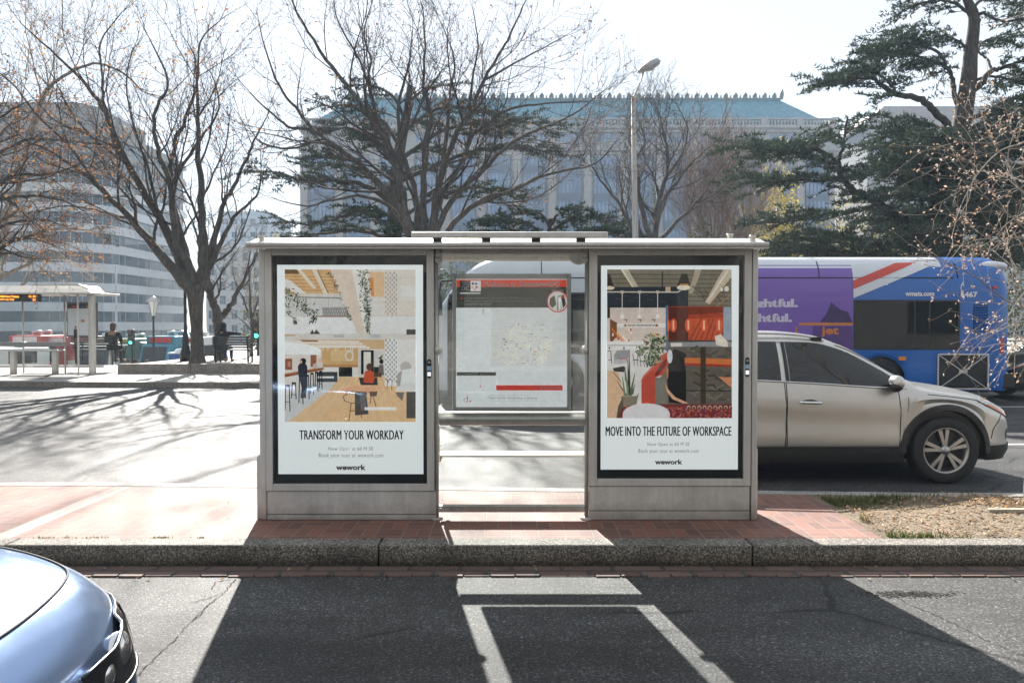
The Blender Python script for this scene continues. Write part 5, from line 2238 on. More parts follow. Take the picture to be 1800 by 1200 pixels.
class Bare:
    "a leafless (or nearly leafless) broadleaf tree grown from measured main limbs"

    def __init__(s, seed, bark, twig, leaf=None, leafd=0.0, leafs=.06, up=.35, rmin=.006, jit=.22):
        s.rg = random.Random(seed)
        s.tm = MB().mat(bark)
        s.cm = MB().mat(twig)
        s.twig, s.leaf, s.leafd, s.leafs, s.up, s.rmin, s.jit = twig, leaf, leafd, leafs, up, rmin, jit
        s.lv = MB().mat(leaf) if leaf else None

    def limb(s, pts, r0, r1, n=5, sides=8, kids=1.0, levels=3, start=.15, tk=1.0):
        pts = [Vector(p) for p in pts]
        L = sum((b - a).length for a, b in zip(pts[:-1], pts[1:]))
        rad = []
        d = 0
        for i, p in enumerate(pts):
            if i:
                d += (p - pts[i - 1]).length
            rad.append(lerp(r0, r1, (d / L) ** .75))
        P, rr = smooth_path(pts, rad, n)
        for i in range(1, len(P) - 1):
            P[i] = P[i] + rvec(s.rg) * min(.05, rr[i] * .6) * tk
        s.tm.tube(P, rr, sides, cap=True)
        s.sprout(P, rr, L, levels, kids, start)

    def sprout(s, P, rr, L, levels, kids, start):
        rg = s.rg
        n = max(2, int(kids * (3.2 + L * 1.55)))
        cum = [0]
        for a, b in zip(P[:-1], P[1:]):
            cum.append(cum[-1] + (b - a).length)
        T = cum[-1]
        for k in range(n):
            f = start + (1 - start) * (k + rg.random()) / n
            d = f * T
            i = 0
            while i < len(cum) - 2 and cum[i + 1] < d:
                i += 1
            u = (d - cum[i]) / max(1e-6, cum[i + 1] - cum[i])
            p = P[i].lerp(P[i + 1], u)
            r = lerp(rr[i], rr[i + 1], u)
            tdir = (P[i + 1] - P[i]).normalized()
            ln = min(3.6, (.26 + .40 * (1 - f)) * L * rg.uniform(.6, 1.15) + .35)
            s.branch(p, tdir, r * rg.uniform(.35, .55), ln, levels - 1)
        # the tip carries on as a spray
        for _ in range(2):
            s.branch(P[-1], (P[-1] - P[-2]).normalized(), rr[-1] * .8, min(1.5, .25 * L + .25), max(0, levels - 2), .25)

    def branch(s, p, td, r, ln, lev, spread=None):
        rg = s.rg
        r = max(r, s.rmin)
        side = rvec(rg)
        side = side - td * side.dot(td)
        if side.length < 1e-3:
            return
        side.normalize()
        an = spread if spread is not None else rg.uniform(.42, .95)
        d = (td * math.cos(an) + side * math.sin(an)).normalized()
        k = max(3, min(7, int(ln / .28)))
        P, rr = [p], [r]
        for i in range(k):
            d = (d + rvec(rg) * s.jit + Vector((0, 0, s.up)) * (.22 if i else .05)).normalized()
            P.append(P[-1] + d * (ln / k))
            rr.append(max(s.rmin * .75, r * (1 - .8 * (i + 1) / k)))
        s.cm.tube(P, rr, 5 if r > .03 else 3, cap=False)
        if lev > 0:
            m = max(2, int(ln * (3.0 if lev > 1 else 4.2)))
            for q_ in range(m):
                f = .2 + .8 * (q_ + rg.random()) / m
                i = min(int(f * k), k - 1)
                pp = P[i].lerp(P[i + 1], f * k - i)
                dd = (P[i + 1] - P[i]).normalized()
                s.branch(pp, dd, rr[i] * .6, ln * rg.uniform(.28, .5), lev - 1)
        if s.lv is not None:
            for i in range(1, len(P)):
                nl = s.leafd * (ln / k)
                while nl > rg.random():
                    nl -= 1
                    leaf_quad(s.lv, P[i] + rvec(rg) * s.leafs * 1.4, rg, s.leafs * rg.uniform(.6, 1.3))

    def done(s, name, label, loc, cat="tree", group=None):
        root = thing(name, label, cat, loc, 0, group)
        s.tm.build("trunk", root, loc=loc)
        c = s.cm
        if s.lv is not None and s.lv.f:
            c.mat(s.leaf)
            c.add(s.lv.v, s.lv.f)
        c.build("crown", root, loc=loc)
        return root


def PX(pts, Y, dy=0.0, rg=None, amp=0.0):
    "pixel polyline measured at distance Y; the limb drifts dy metres deeper (or nearer) towards its tip, at its true size"
    out = []
    n = len(pts)
    for i, (x, y) in enumerate(pts):
        out.append(at(x, y, Y + dy * (i / max(1, n - 1)) ** 1.2))
    return out


# ---------------- the wide bare tree left of the shelter
YA = 26.62
t1 = Bare(11, BARK, TWIG, L_ORANGE, .55, .055, up=.5)
base = at(347, 645, YA)
base.z = PZ - .1
tr = [base, at(347, 622, YA), at(346, 575, YA), at(344, 535, YA), at(344, 500, YA)]
P, rr = smooth_path(tr, [.34, .22, .19, .24, .31], 5)
t1.tm.tube(P, rr, 14)
for pts, r0, r1, dy in (
        ([(338, 512), (318, 490), (285, 450), (232, 386), (187, 341), (146, 304), (94, 270), (50, 250)], .21, .022, -1.6),
        ([(285, 450), (240, 395), (210, 362), (176, 330), (124, 259), (64, 202), (30, 157), (-10, 120)], .10, .018, -2.6),
        ([(340, 508), (320, 470), (277, 375), (240, 319), (210, 262), (187, 202), (165, 169), (131, 127), (75, 75), (37, 41)], .20, .018, .6),
        ([(187, 202), (181, 165), (180, 127), (176, 75), (214, 22)], .06, .016, .9),
        ([(342, 506), (330, 460), (311, 430), (300, 337), (277, 262), (270, 221), (277, 184), (296, 142), (262, 67)], .17, .018, -1.0),
        ([(344, 500), (325, 440), (305, 375), (300, 292), (311, 240), (322, 221), (345, 150), (352, 75), (386, 37)], .15, .018, 1.6),
        ([(350, 505), (357, 480), (356, 430), (354, 356), (347, 262), (349, 210), (345, 112), (330, 75)], .19, .018, .3),
        ([(352, 508), (368, 462), (390, 367), (409, 330), (435, 277), (450, 240), (469, 206)], .15, .018, -.8),
        ([(354, 508), (380, 440), (412, 382), (450, 345), (459, 300)], .13, .018, -1.8),
        ([(240, 319), (200, 262), (150, 235), (100, 215), (52, 165)], .07, .016, 1.2),
        ([(300, 337), (322, 290), (352, 245), (385, 190), (372, 130)], .07, .016, 1.4),
        ([(232, 386), (180, 372), (120, 362), (60, 372)], .05, .014, -2.0),
        ([(277, 375), (262, 300), (238, 230), (222, 150), (232, 90)], .06, .016, -1.0)):
    t1.limb(PX(pts, YA, dy), r0, r1, 4, 8, kids=.46, levels=3)
bare_wide = t1.done("bare_tree", "wide bare tree with thick forked trunk behind the low wall, beside the lone lantern", base)

# ---------------- the slimmer leaning tree just to its right
YB = 29.5
t2 = Bare(12, BARK, TWIG, L_ORANGE, .35, .05, up=.4)
base = at(388, 632, YB)
base.z = PZ - .1
for pts, r0, r1, dy in (
        ([(388, 634), (386, 600), (383, 562), (379, 540), (370, 520), (360, 492), (358, 460), (348, 420)], .26, .05, -.6),
        ([(384, 562), (395, 548), (408, 533), (424, 499), (440, 470), (452, 440)], .14, .02, .5),
        ([(370, 520), (366, 470), (380, 425), (372, 380)], .10, .02, .8)):
    t2.limb(PX(pts, YB, dy), r0, r1, 5, 10, kids=.8, levels=3, start=.4)
t2.done("bare_tree", "slim dark bare tree with a low fork behind the hooded person's bench", base)

# ---------------- small frosted young tree next to the shelter
YC = 33.0
t3 = Bare(13, BARK, TWIGP, None, up=.35)
base = at(443, 628, YC)
base.z = PZ - .1
for pts, r0, r1, dy in (([(443, 632), (443, 590), (442, 550), (440, 510), (436, 470), (440, 440)], .10, .02, 0),
                        ([(442, 560), (425, 520), (412, 490), (408, 460)], .05, .012, .6), ([(442, 560), (455, 525), (468, 500), (470, 460)], .05, .012, -.6),
                        ([(442, 580), (422, 560), (405, 548)], .04, .012, .4), ([(443, 575), (462, 552), (476, 545)], .04, .012, -.3)):
    t3.limb(PX(pts, YC, dy), r0, r1, 4, 6, kids=1.5, levels=3, start=.3)
t3.done("young_tree", "small pale twiggy young tree beside the left edge of the shelter", base)

# ---------------- the big many-stemmed tree behind the shelter
YD = 25.6 + 2.2
t4 = Bare(21, BARK, TWIG, L_BROWN, .5, .05, up=.5)
base = at(738, 640, YD)
base.z = PZ - .1
P, rr = smooth_path([base, at(738, 560, YD), at(738, 490, YD), at(738, 440, YD)], [.62, .5, .5, .55], 4)
t4.tm.tube(P, rr, 14)
for pts, r0, r1, dy in (
        ([(735, 460), (718, 404), (703, 325), (690, 280), (662, 224), (617, 163), (573, 103), (532, 40), (500, -25)], .20, .02, -1.2),
        ([(732, 470), (715, 380), (643, 300), (605, 268), (560, 236), (535, 227), (506, 222), (472, 195), (440, 163)], .19, .018, -2.2),
        ([(736, 460), (737, 404), (728, 330), (706, 270), (699, 200), (709, 148), (718, 116), (726, 50)], .17, .018, 1.5),
        ([(740, 460), (744, 388), (744, 309), (753, 236), (756, 198), (745, 151), (747, 87), (744, 20)], .18, .02, .2),
        ([(743, 460), (760, 394), (775, 309), (798, 242), (826, 198), (851, 141), (883, 87), (899, 56), (925, 0)], .18, .018, -1.0),
        ([(744, 470), (760, 388), (782, 334), (813, 284), (826, 246), (861, 214), (899, 192), (960, 182), (1040, 178)], .15, .016, 1.2),
        ([(744, 480), (775, 385), (804, 340), (848, 300), (899, 252), (960, 222), (1010, 200), (1050, 168)], .15, .016, -1.6),
        ([(745, 480), (800, 390), (850, 350), (894, 337), (969, 304), (1044, 289), (1078, 255)], .15, .016, -2.4),
        ([(690, 280), (662, 200), (643, 135), (627, 97), (595, 40), (585, -10)], .09, .016, -1.4),
        ([(775, 309), (790, 200), (791, 160), (799, 106), (775, 40)], .09, .016, 1.6),
        ([(662, 224), (640, 170), (652, 110), (640, 60), (655, 0)], .07, .015, .8),
        ([(718, 404), (680, 360), (640, 345), (590, 350), (540, 362), (490, 352)], .10, .015, -1.2),
        ([(560, 236), (520, 190), (490, 150), (470, 100), (455, 40)], .07, .015, -1.6),
        ([(605, 268), (560, 250), (510, 262), (460, 250), (440, 228)], .07, .014, -1.8),
        ([(826, 198), (830, 140), (840, 80), (832, 20)], .06, .015, -1.0),
        ([(851, 141), (905, 110), (945, 90), (990, 65)], .05, .014, -1.4)):
    t4.limb(PX(pts, YD, dy), r0, r1, 4, 8, kids=.58, levels=3, start=.22)
bare_many = t4.done("bare_tree", "huge many-stemmed bare tree fanning out above the shelter roof", base)

# ---------------- bare tree behind the street lamp
YE = 40.0
t5 = Bare(31, BARK, TWIG, L_BROWN, .25, .06, up=.4, rmin=.009)
base = at(1150, 612, YE)
base.z = PZ - .1
for pts, r0, r1, dy in (
        ([(1150, 616), (1150, 520), (1152, 416), (1156, 360), (1171, 311), (1175, 277), (1169, 247), (1160, 202)], .34, .03, .5),
        ([(1150, 470), (1115, 412), (1089, 360), (1062, 326), (1040, 290)], .20, .025, -1.5),
        ([(1150, 440), (1130, 375), (1115, 292), (1134, 250), (1120, 205)], .18, .025, 1.0),
        ([(1153, 400), (1170, 349), (1212, 292), (1242, 262)], .15, .025, -1),
        ([(1152, 430), (1190, 390), (1230, 350), (1262, 300)], .14, .025, 1.6),
        ([(1171, 311), (1200, 270), (1208, 225), (1190, 185)], .09, .02, 1)):
    t5.limb(PX(pts, YE, dy), r0, r1, 4, 8, kids=.75, levels=3, start=.35)
t5.done("bare_tree", "dark bare tree standing behind the street lamp in front of the long stone building", base)

# ---------------- thin pinkish saplings right of it
for k, (px, top, Y, sd) in enumerate(((1252, 275, 43, 41), (1292, 300, 45, 42))):
    t6 = Bare(sd, BARKP, pm("rosy_twig", (.17, .12, .10), .9, var=.2), L_BROWN, .5, .06, up=.75, rmin=.010)
    base = at(px, 610, Y)
    base.z = PZ - .1
    for j in range(6):
        x1 = px + (j - 2.5) * 13
        t6.limb(PX([(px + j - 3, 612), (px + (j - 2.5) * 3, 500), (px + (j - 2.5) * 8, 400), (x1, top + abs(j - 2.5) * 12)], Y, (j % 3 - 1) * 1.2), .09, .018, 4, 6, kids=.85, levels=2, start=.4)
    t6.done("young_tree", ["thin rosy-twigged sapling beside the bare tree by the street lamp", "thin rosy-twigged sapling in front of the yellow bush"][k], base)

# ---------------- tree at the left edge: long low boughs with russet leaves
YF = 24.6
t7 = Bare(51, BARK, TWIG, L_ORANGE, 2.6, .05, up=.12, jit=.3)
base = at(-120, 648, YF)
base.z = .1
for pts, r0, r1, dy in (
        ([(-120, 655), (-118, 560), (-112, 450), (-95, 360), (-70, 250), (-60, 150)], .34, .08, .3),
        ([(-112, 430), (-60, 380), (0, 352), (60, 345), (110, 352), (150, 372)], .12, .016, -.6),
        ([(-100, 380), (-40, 300), (10, 262), (60, 244), (120, 250)], .12, .016, .8),
        ([(-110, 460), (-50, 430), (10, 395), (70, 385), (120, 400)], .10, .016, .4),
        ([(-95, 330), (-40, 240), (10, 200), (50, 178)], .10, .016, -.4),
        ([(-100, 400), (-40, 345), (20, 310), (90, 305), (140, 290)], .11, .016, -1.6),
        ([(-115, 500), (-60, 455), (0, 425), (60, 420), (105, 436)], .08, .014, 1.2),
        ([(-80, 300), (-20, 330), (40, 372), (80, 420)], .08, .014, -1.2)):
    t7.limb(PX(pts, YF, dy), r0, r1, 4, 8, kids=1.0, levels=3, start=.3)
t7.done("russet_tree", "tree with low boughs still holding small russet leaves beside the far bus shelter", base)
# pale sunlit bough tree beyond it
t8 = Bare(52, BARKP, TWIGP, L_ORANGE, .8, .05, up=.3)
base = at(-60, 640, 28)
base.z = .1
for pts, r0, r1, dy in (
        ([(-60, 648), (-40, 560), (-5, 495), (40, 470), (85, 440), (110, 450)], .22, .02, 0),
        ([(-45, 575), (-10, 480), (8, 420), (2, 385), (20, 340)], .16, .02, .6),
        ([(-5, 440), (30, 330), (70, 180), (110, 135), (165, 112), (215, 128), (250, 160)], .13, .03, .9)):
    t8.limb(PX(pts, 28, dy), r0, r1, 5, 8, kids=.6, levels=3, start=.35)
t8.done("pale_tree", "pale barked tree with one long bough arching over the curved office block", base)


# ---------------- cedars
class Cedar:
    def __init__(s, seed, needle, bark=CEDARBARK):
        s.rg = random.Random(seed)
        s.tm = MB().mat(bark)
        s.cm = MB().mat(needle)
        s.needle, s.bark = needle, bark

    def trunk(s, pts, r0, r1):
        rad = [lerp(r0, r1, i / (len(pts) - 1)) for i in range(len(pts))]
        P, rr = smooth_path([Vector(p) for p in pts], rad, 5)
        s.tm.tube(P, rr, 12)

    def tuft(s, p, d, sz):
        rg = s.rg
        for _ in range(3):
            v = (rvec(rg) + d * .5 + Vector((0, 0, .45))).normalized() * sz * rg.uniform(.7, 1.3)
            sd = v.cross(rvec(rg))
            if sd.length < 1e-3:
                continue
            sd = sd.normalized() * sz * .17
            s.cm.add([p - sd, p + sd, p + v], [(0, 1, 2)])

    def limb(s, pts, r0, r1, f0=.3, side=1.25, dens=1.0, size=.14, bare=False, rise=.0):
        pts = [Vector(p) for p in pts]
        rad = [lerp(r0, r1, i / (len(pts) - 1)) for i in range(len(pts))]
        P, rr = smooth_path(pts, rad, 5)
        for i in range(1, len(P) - 1):
            P[i] = P[i] + rvec(s.rg) * rr[i] * .5
        s.tm.tube(P, rr, 8)
        if not bare:
            s.plates(P, f0, side, dens, size, rise)

    def plates(s, P, f0, side, dens, size, rise=0.0):
        rg = s.rg
        cum = [0]
        for a, b in zip(P[:-1], P[1:]):
            cum.append(cum[-1] + (b - a).length)
        T = cum[-1]
        n = int(T * (1 - f0) * 6.5 * dens) + 3
        for k in range(n):
            f = f0 + (1 - f0) * (k + rg.random()) / n
            d = f * T
            i = 0
            while i < len(cum) - 2 and cum[i + 1] < d:
                i += 1
            p = P[i].lerp(P[i + 1], (d - cum[i]) / max(1e-6, cum[i + 1] - cum[i]))
            td = (P[i + 1] - P[i]).normalized()
            h = Vector((td.x, td.y, 0))
            if h.length < .2:
                h = Vector((rg.uniform(-1, 1), rg.uniform(-1, 1), 0))
            h.normalize()
            sd = Vector((-h.y, h.x, 0)) * (1 if k % 2 else -1)
            an = rg.uniform(.5, 1.3)
            dr = (h * math.cos(an) + sd * math.sin(an) + Vector((0, 0, rg.uniform(-.12, .22) + rise))).normalized()
            ln = side * (.35 + .65 * math.sin(math.pi * min(1, .25 + .75 * (1 - f) + .1))) * rg.uniform(.45, 1.15)
            s.shoot(p, dr, ln, size, 1)

    def shoot(s, p, dr, ln, size, lev):
        rg = s.rg
        m = max(3, int(ln / .11))
        q = p.copy()
        pts = [q.copy()]
        d = dr.copy()
        for j in range(m):
            d = (d + rvec(rg) * .12 + Vector((0, 0, -.02))).normalized()
            q = q + d * (ln / m)
            pts.append(q.copy())
            if j > 0 or lev == 0:
                s.tuft(q + Vector((0, 0, .02)), d, size * rg.uniform(.75, 1.2))
            if lev > 0 and j > 0 and rg.random() < .62:
                sd = d.cross(Vector((0, 0, 1)))
                if sd.length > .1:
                    sd.normalize()
                    e = (d * .7 + sd * rg.choice((-1, 1)) * .8 + Vector((0, 0, rg.uniform(-.1, .2)))).normalized()
                    s.shoot(q, e, ln * rg.uniform(.25, .45) * (1 - .5 * j / m), size, 0)
        if lev > 0:
            s.tm.tube(pts, [max(.006, .018 * (1 - .7 * i / m)) for i in range(m + 1)], 3, cap=False)

    def done(s, name, label, loc, cat="tree"):
        root = thing(name, label, cat, loc)
        s.tm.build("trunk", root, loc=loc)
        s.cm.build("crown", root, loc=loc)
        return root


def filler(c, Y, x0, x1, y0, y1, n, seed, side=1.1, root=None, dens=.8, size=.15, depth=2.2, keep=None):
    "further boughs leaving the stem in all directions inside the crown's envelope"
    rg = random.Random(seed)
    for _ in range(n):
        x, y = rg.uniform(x0, x1), rg.uniform(y0, y1)
        if keep and not keep(x, y):
            continue
        tip = at(x, y, Y + rg.uniform(-depth, depth))
        bx, by = root(x, y)
        b0 = at(bx, by, Y)
        L = (tip - b0).length
        st = b0.lerp(tip, max(0, 1 - 2.4 / max(L, .1)))
        mid = st.lerp(tip, .5) + Vector((0, 0, .12))
        c.limb([st, mid, tip], .035, .012, .15, side, dens, size)


YG = 27.5
ced = Cedar(61, L_CEDAR)
base = at(1672, 640, YG)
base.z = PZ - .1
ced.trunk([base, at(1672, 560, YG), at(1670, 440, YG), at(1680, 300, YG), at(1690, 225, YG), at(1702, 146, YG), at(1706, 96, YG), at(1712, 31, YG), at(1698, -10, YG), at(1700, -90, YG)], .48, .09)
for pts, r0, r1, f0, sd, dn, dy in (
        ([(1680, 240), (1672, 230), (1645, 195), (1614, 174), (1576, 165), (1549, 151), (1535, 138), (1510, 138), (1478, 148)], .15, .03, .52, 1.5, 1.5, -1.6),
        ([(1576, 165), (1566, 150), (1540, 128), (1500, 128), (1470, 152)], .05, .02, .4, 1.3, 1.6, -.3),
        ([(1690, 200), (1683, 184), (1675, 146), (1664, 119), (1640, 108), (1618, 100), (1585, 92), (1548, 100)], .10, .02, .38, 1.7, 1.7, 1.0),
        ([(1664, 119), (1650, 92), (1610, 78), (1570, 80), (1545, 108)], .06, .02, .25, 1.7, 1.7, -1.2),
        ([(1706, 90), (1680, 70), (1650, 64), (1630, 78)], .05, .015, .1, 1.4, 1.5, .6),
        ([(1698, 178), (1720, 150), (1744, 126), (1765, 119), (1794, 109), (1830, 104)], .12, .03, .55, 1.3, 1.2, -.8),
        ([(1744, 126), (1735, 105), (1720, 88), (1735, 70), (1770, 66)], .05, .015, .3, 1.4, 1.4, 1.2),
        ([(1716, 31), (1729, 23), (1760, 38), (1800, 31), (1840, 25)], .07, .02, .3, 1.4, 1.3, -.6),
        ([(1712, 40), (1690, 12), (1660, 2), (1625, 4), (1600, 12)], .07, .02, .2, 1.6, 1.5, .6),
        ([(1710, 15), (1740, -10), (1790, -5), (1830, 10)], .06, .02, .2, 1.5, 1.4, 1.0),
        ([(1668, 450), (1664, 440), (1610, 410), (1556, 364), (1510, 341), (1480, 314), (1474, 290), (1482, 255), (1490, 205)], .20, .03, .30, 1.5, 1.3, -2.6),
        ([(1478, 314), (1440, 318), (1400, 316), (1360, 320), (1322, 312)], .07, .02, .15, 1.5, 1.7, -.8),
        ([(1476, 290), (1440, 280), (1400, 262), (1360, 262), (1315, 250)], .07, .02, .10, 1.5, 1.9, -1.2),
        ([(1474, 286), (1440, 262), (1410, 250), (1380, 268), (1340, 275)], .06, .02, .12, 1.5, 1.6, 1.2),
        ([(1485, 250), (1470, 240), (1450, 250), (1420, 262)], .05, .02, .1, 1.2, 1.6, .2),
        ([(1488, 235), (1500, 222), (1510, 205)], .04, .012, .1, .9, 1.5, .2),
        ([(1672, 420), (1640, 400), (1618, 350), (1605, 300), (1590, 268), (1560, 262)], .11, .03, .35, 1.5, 1.4, 1.5),
        ([(1675, 330), (1640, 300), (1605, 290), (1570, 300), (1530, 305)], .10, .02, .3, 1.6, 1.4, -1.5),
        ([(1672, 470), (1620, 440), (1570, 432), (1520, 425), (1470, 415), (1410, 410)], .13, .02, .35, 1.7, 1.3, -.8),
        ([(1672, 480), (1630, 455), (1580, 452), (1500, 448), (1420, 440), (1360, 428)], .12, .02, .35, 1.6, 1.3, 1.8),
        ([(1540, 358), (1500, 372), (1450, 376), (1400, 388), (1350, 392)], .07, .02, .2, 1.6, 1.5, -1.0),
        ([(1680, 300), (1720, 270), (1770, 255), (1830, 240)], .10, .02, .2, 1.7, 1.4, 1.0),
        ([(1676, 380), (1730, 350), (1790, 330), (1850, 330)], .10, .02, .2, 1.7, 1.4, -1.0),
        ([(1672, 440), (1740, 410), (1800, 400), (1860, 410)], .10, .02, .2, 1.7, 1.4, .5),
        ([(1674, 470), (1720, 450), (1780, 450), (1850, 460)], .10, .02, .2, 1.7, 1.4, 1.6),
        ([(1682, 270), (1650, 250), (1620, 232), (1590, 228)], .07, .02, .3, 1.5, 1.4, 1.6),
        ([(1690, 215), (1730, 200), (1770, 175), (1830, 165)], .10, .02, .2, 1.9, 1.7, .6),
        ([(1688, 235), (1730, 215), (1780, 205), (1840, 215)], .09, .02, .15, 1.9, 1.7, -1.4),
        ([(1700, 150), (1740, 135), (1790, 140), (1840, 130)], .06, .02, .3, 1.6, 1.5, 1.4),
        ([(1682, 260), (1730, 235), (1780, 235), (1840, 250)], .08, .02, .1, 1.9, 1.6, -2.2),
        ([(1685, 240), (1655, 225), (1625, 215), (1600, 205)], .07, .02, .3, 1.4, 1.4, .8),
        ([(1672, 400), (1690, 380), (1720, 372)], .06, .02, .2, 1.5, 1.4, -2.6)):
    ced.limb(PX(pts, YG, dy), r0, r1, f0, sd, dn, .155)
filler(ced, YG, 1545, 1840, 225, 452, 120, 62, 1.3, root=lambda x, y: (1676, y + 25), depth=2.6)
filler(ced, YG, 1340, 1640, 330, 446, 46, 63, 1.2, root=lambda x, y: (1600, y + 40), depth=1.8, keep=lambda x, y: y > 420 - (x - 1340) * .22 + 0)
ced.done("cedar_tree", "great cedar with flat layered boughs towering over the blue bus", base)

YH = 35.0
ced = Cedar(71, L_CEDARD)
base = at(690, 620, YH)
base.z = PZ - .1
ced.trunk([base, at(690, 500, YH), at(694, 380, YH), at(700, 280, YH), at(715, 200, YH), at(720, 150, YH)], .5, .1)
for pts, r0, r1, f0, sd, dn, dy in (
        ([(694, 360), (650, 330), (600, 318), (540, 318), (490, 305), (450, 300)], .14, .02, .3, 1.8, 1.6, -1.0),
        ([(694, 350), (640, 300), (590, 290), (545, 298)], .12, .02, .25, 1.8, 1.6, 1.5),
        ([(700, 300), (660, 250), (610, 225), (560, 240)], .10, .02, .25, 1.7, 1.5, -.8),
        ([(705, 260), (670, 210), (620, 185), (575, 190)], .10, .02, .25, 1.7, 1.4, 1.2),
        ([(712, 210), (690, 170), (650, 150), (610, 152)], .08, .02, .25, 1.5, 1.3, -.8),
        ([(718, 180), (750, 155), (790, 150)], .07, .02, .2, 1.5, 1.3, .8),
        ([(712, 230), (760, 195), (820, 190), (870, 205)], .09, .02, .25, 1.6, 1.3, -1),
        ([(706, 280), (780, 230), (850, 215), (930, 215), (975, 235)], .11, .02, .35, 1.8, 1.6, 1.2),
        ([(700, 320), (790, 280), (860, 262), (930, 262), (985, 275)], .11, .02, .35, 1.8, 1.5, -1.4),
        ([(696, 380), (640, 370), (590, 385), (540, 395), (490, 385)], .10, .02, .3, 1.6, 1.2, 1.0),
        ([(696, 390), (780, 340), (850, 330), (910, 350)], .10, .02, .3, 1.6, 1.1, .8),
        ([(694, 420), (620, 405), (560, 412), (500, 420)], .10, .02, .2, 1.6, 1.1, -1.4)):
    ced.limb(PX(pts, YH, dy), r0, r1, f0, sd * .85, dn * .62, .15)
filler(ced, YH, 540, 900, 175, 410, 22, 72, 1.3, root=lambda x, y: (700, y + 20), depth=3.0, dens=.7, size=.17)
ced.done("cedar_tree", "dark evergreen hidden among the stems of the huge bare tree", base)

YI = 33.0
ced = Cedar(81, L_CEDARD)
base = at(965, 625, YI)
base.z = PZ - .1
ced.trunk([base, at(965, 520, YI), at(965, 430, YI), at(967, 385, YI)], .26, .06)
for pts, sd, dy in (
        ([(965, 420), (930, 395), (890, 385), (860, 392)], 1.6, -1), ([(965, 410), (1000, 385), (1040, 382), (1075, 398)], 1.6, 1),
        ([(965, 440), (920, 412), (880, 410), (850, 418)], 1.7, 1), ([(965, 440), (1010, 410), (1060, 408), (1100, 420)], 1.7, -1),
        ([(966, 400), (950, 375), (920, 368)], 1.3, .5), ([(966, 400), (985, 372), (1015, 370)], 1.3, -.5),
        ([(965, 470), (920, 440), (860, 440)], 1.7, 0), ([(965, 470), (1010, 440), (1080, 445)], 1.7, 0),
        ([(965, 450), (960, 430), (955, 412)], 1.6, -2), ([(965, 520), (900, 490), (850, 490)], 1.7, .5), ([(965, 520), (1040, 490), (1090, 490)], 1.7, .5)):
    ced.limb(PX(pts, YI, dy), .08, .02, .1, sd, 1.6, .16)
ced.done("spreading_cedar", "low wide evergreen directly above the middle of the shelter roof", base)


# ---------------- leafy bushes and the dense hedge belt at the back of the park
def bush(name, label, c, rx, ry, rz_, n, leaf, size, seed, stems=5, cat="bush", lumps=9):
    rg = random.Random(seed)
    base = Vector((c[0], c[1], c[2]))
    root = thing(name, label, cat, base)
    sm = MB().mat(TWIG)
    lm = MB().mat(leaf)
    blobs = []
    for k in range(lumps):
        v = rvec(rg)
        v.z = abs(v.z)
        blobs.append((Vector((v.x * rx * .62, v.y * ry * .62, rz_ * (.25 + .6 * v.z))), rg.uniform(.28, .5)))
    for k in range(stems):
        tip = blobs[k % lumps][0]
        P = [Vector((rg.uniform(-.15, .15) * rx, rg.uniform(-.15, .15) * ry, 0)), tip * .5 + Vector((0, 0, .1)), tip]
        sm.tube(P, [.05, .03, .012], 5)
    for k in range(n):
        b, q = blobs[rg.randrange(lumps)]
        v = rvec(rg) * (rg.random() ** .4)
        p = b + Vector((v.x * rx * q, v.y * ry * q, v.z * rz_ * q))
        if p.z < .05:
            p.z = rg.uniform(.05, .4)
        leaf_quad(lm, p, rg, size * rg.uniform(.6, 1.3))
    sm.build("stem", root)
    lm.build("foliage", root)
    return root


bush("yellow_bush", "tall airy yellow-green bush behind the left boughs of the great cedar", at(1345, 622, 48) * 1.0, 2.9, 1.8, 11.2, 7500, L_YELLOW, .10, 91, 8, lumps=16)
bush("yellow_bush", "yellow-green bush glimpsed under the cedar just above the bus roof", at(1520, 622, 44), 4.2, 1.6, 7.4, 5200, L_YELLOW, .10, 92, 7, lumps=14)
for k, (px, Y, rx, hz, sd, lab) in enumerate((
        (1600, 37, 3.6, 5.6, 101, "olive bush above the white roof stripe of the bus"), (1730, 36, 3.4, 6.4, 102, "olive bush behind the tail of the bus"),
        (1440, 39, 3.2, 5.2, 103, "olive bush above the purple wrap of the bus"), (1230, 41, 3.4, 5.4, 104, "brown-green bush seen over the right end of the shelter roof"),
        (1090, 42, 3.2, 4.8, 105, "brown-green bush at the foot of the street lamp"), (820, 40, 3.6, 5.0, 106, "brown-green bush right of the many-stemmed tree"),
        (620, 40, 3.6, 5.2, 107, "brown-green bush left of the many-stemmed tree over the left poster"), (505, 42, 2.6, 4.6, 108, "brown-green bush at the left end of the shelter roof"))):
    bush("park_bush", lab, (at(px, 620, Y).x, Y, PZ - .1), rx, 1.6, hz, 3600, L_HEDGE, .10, sd, 6, lumps=14)

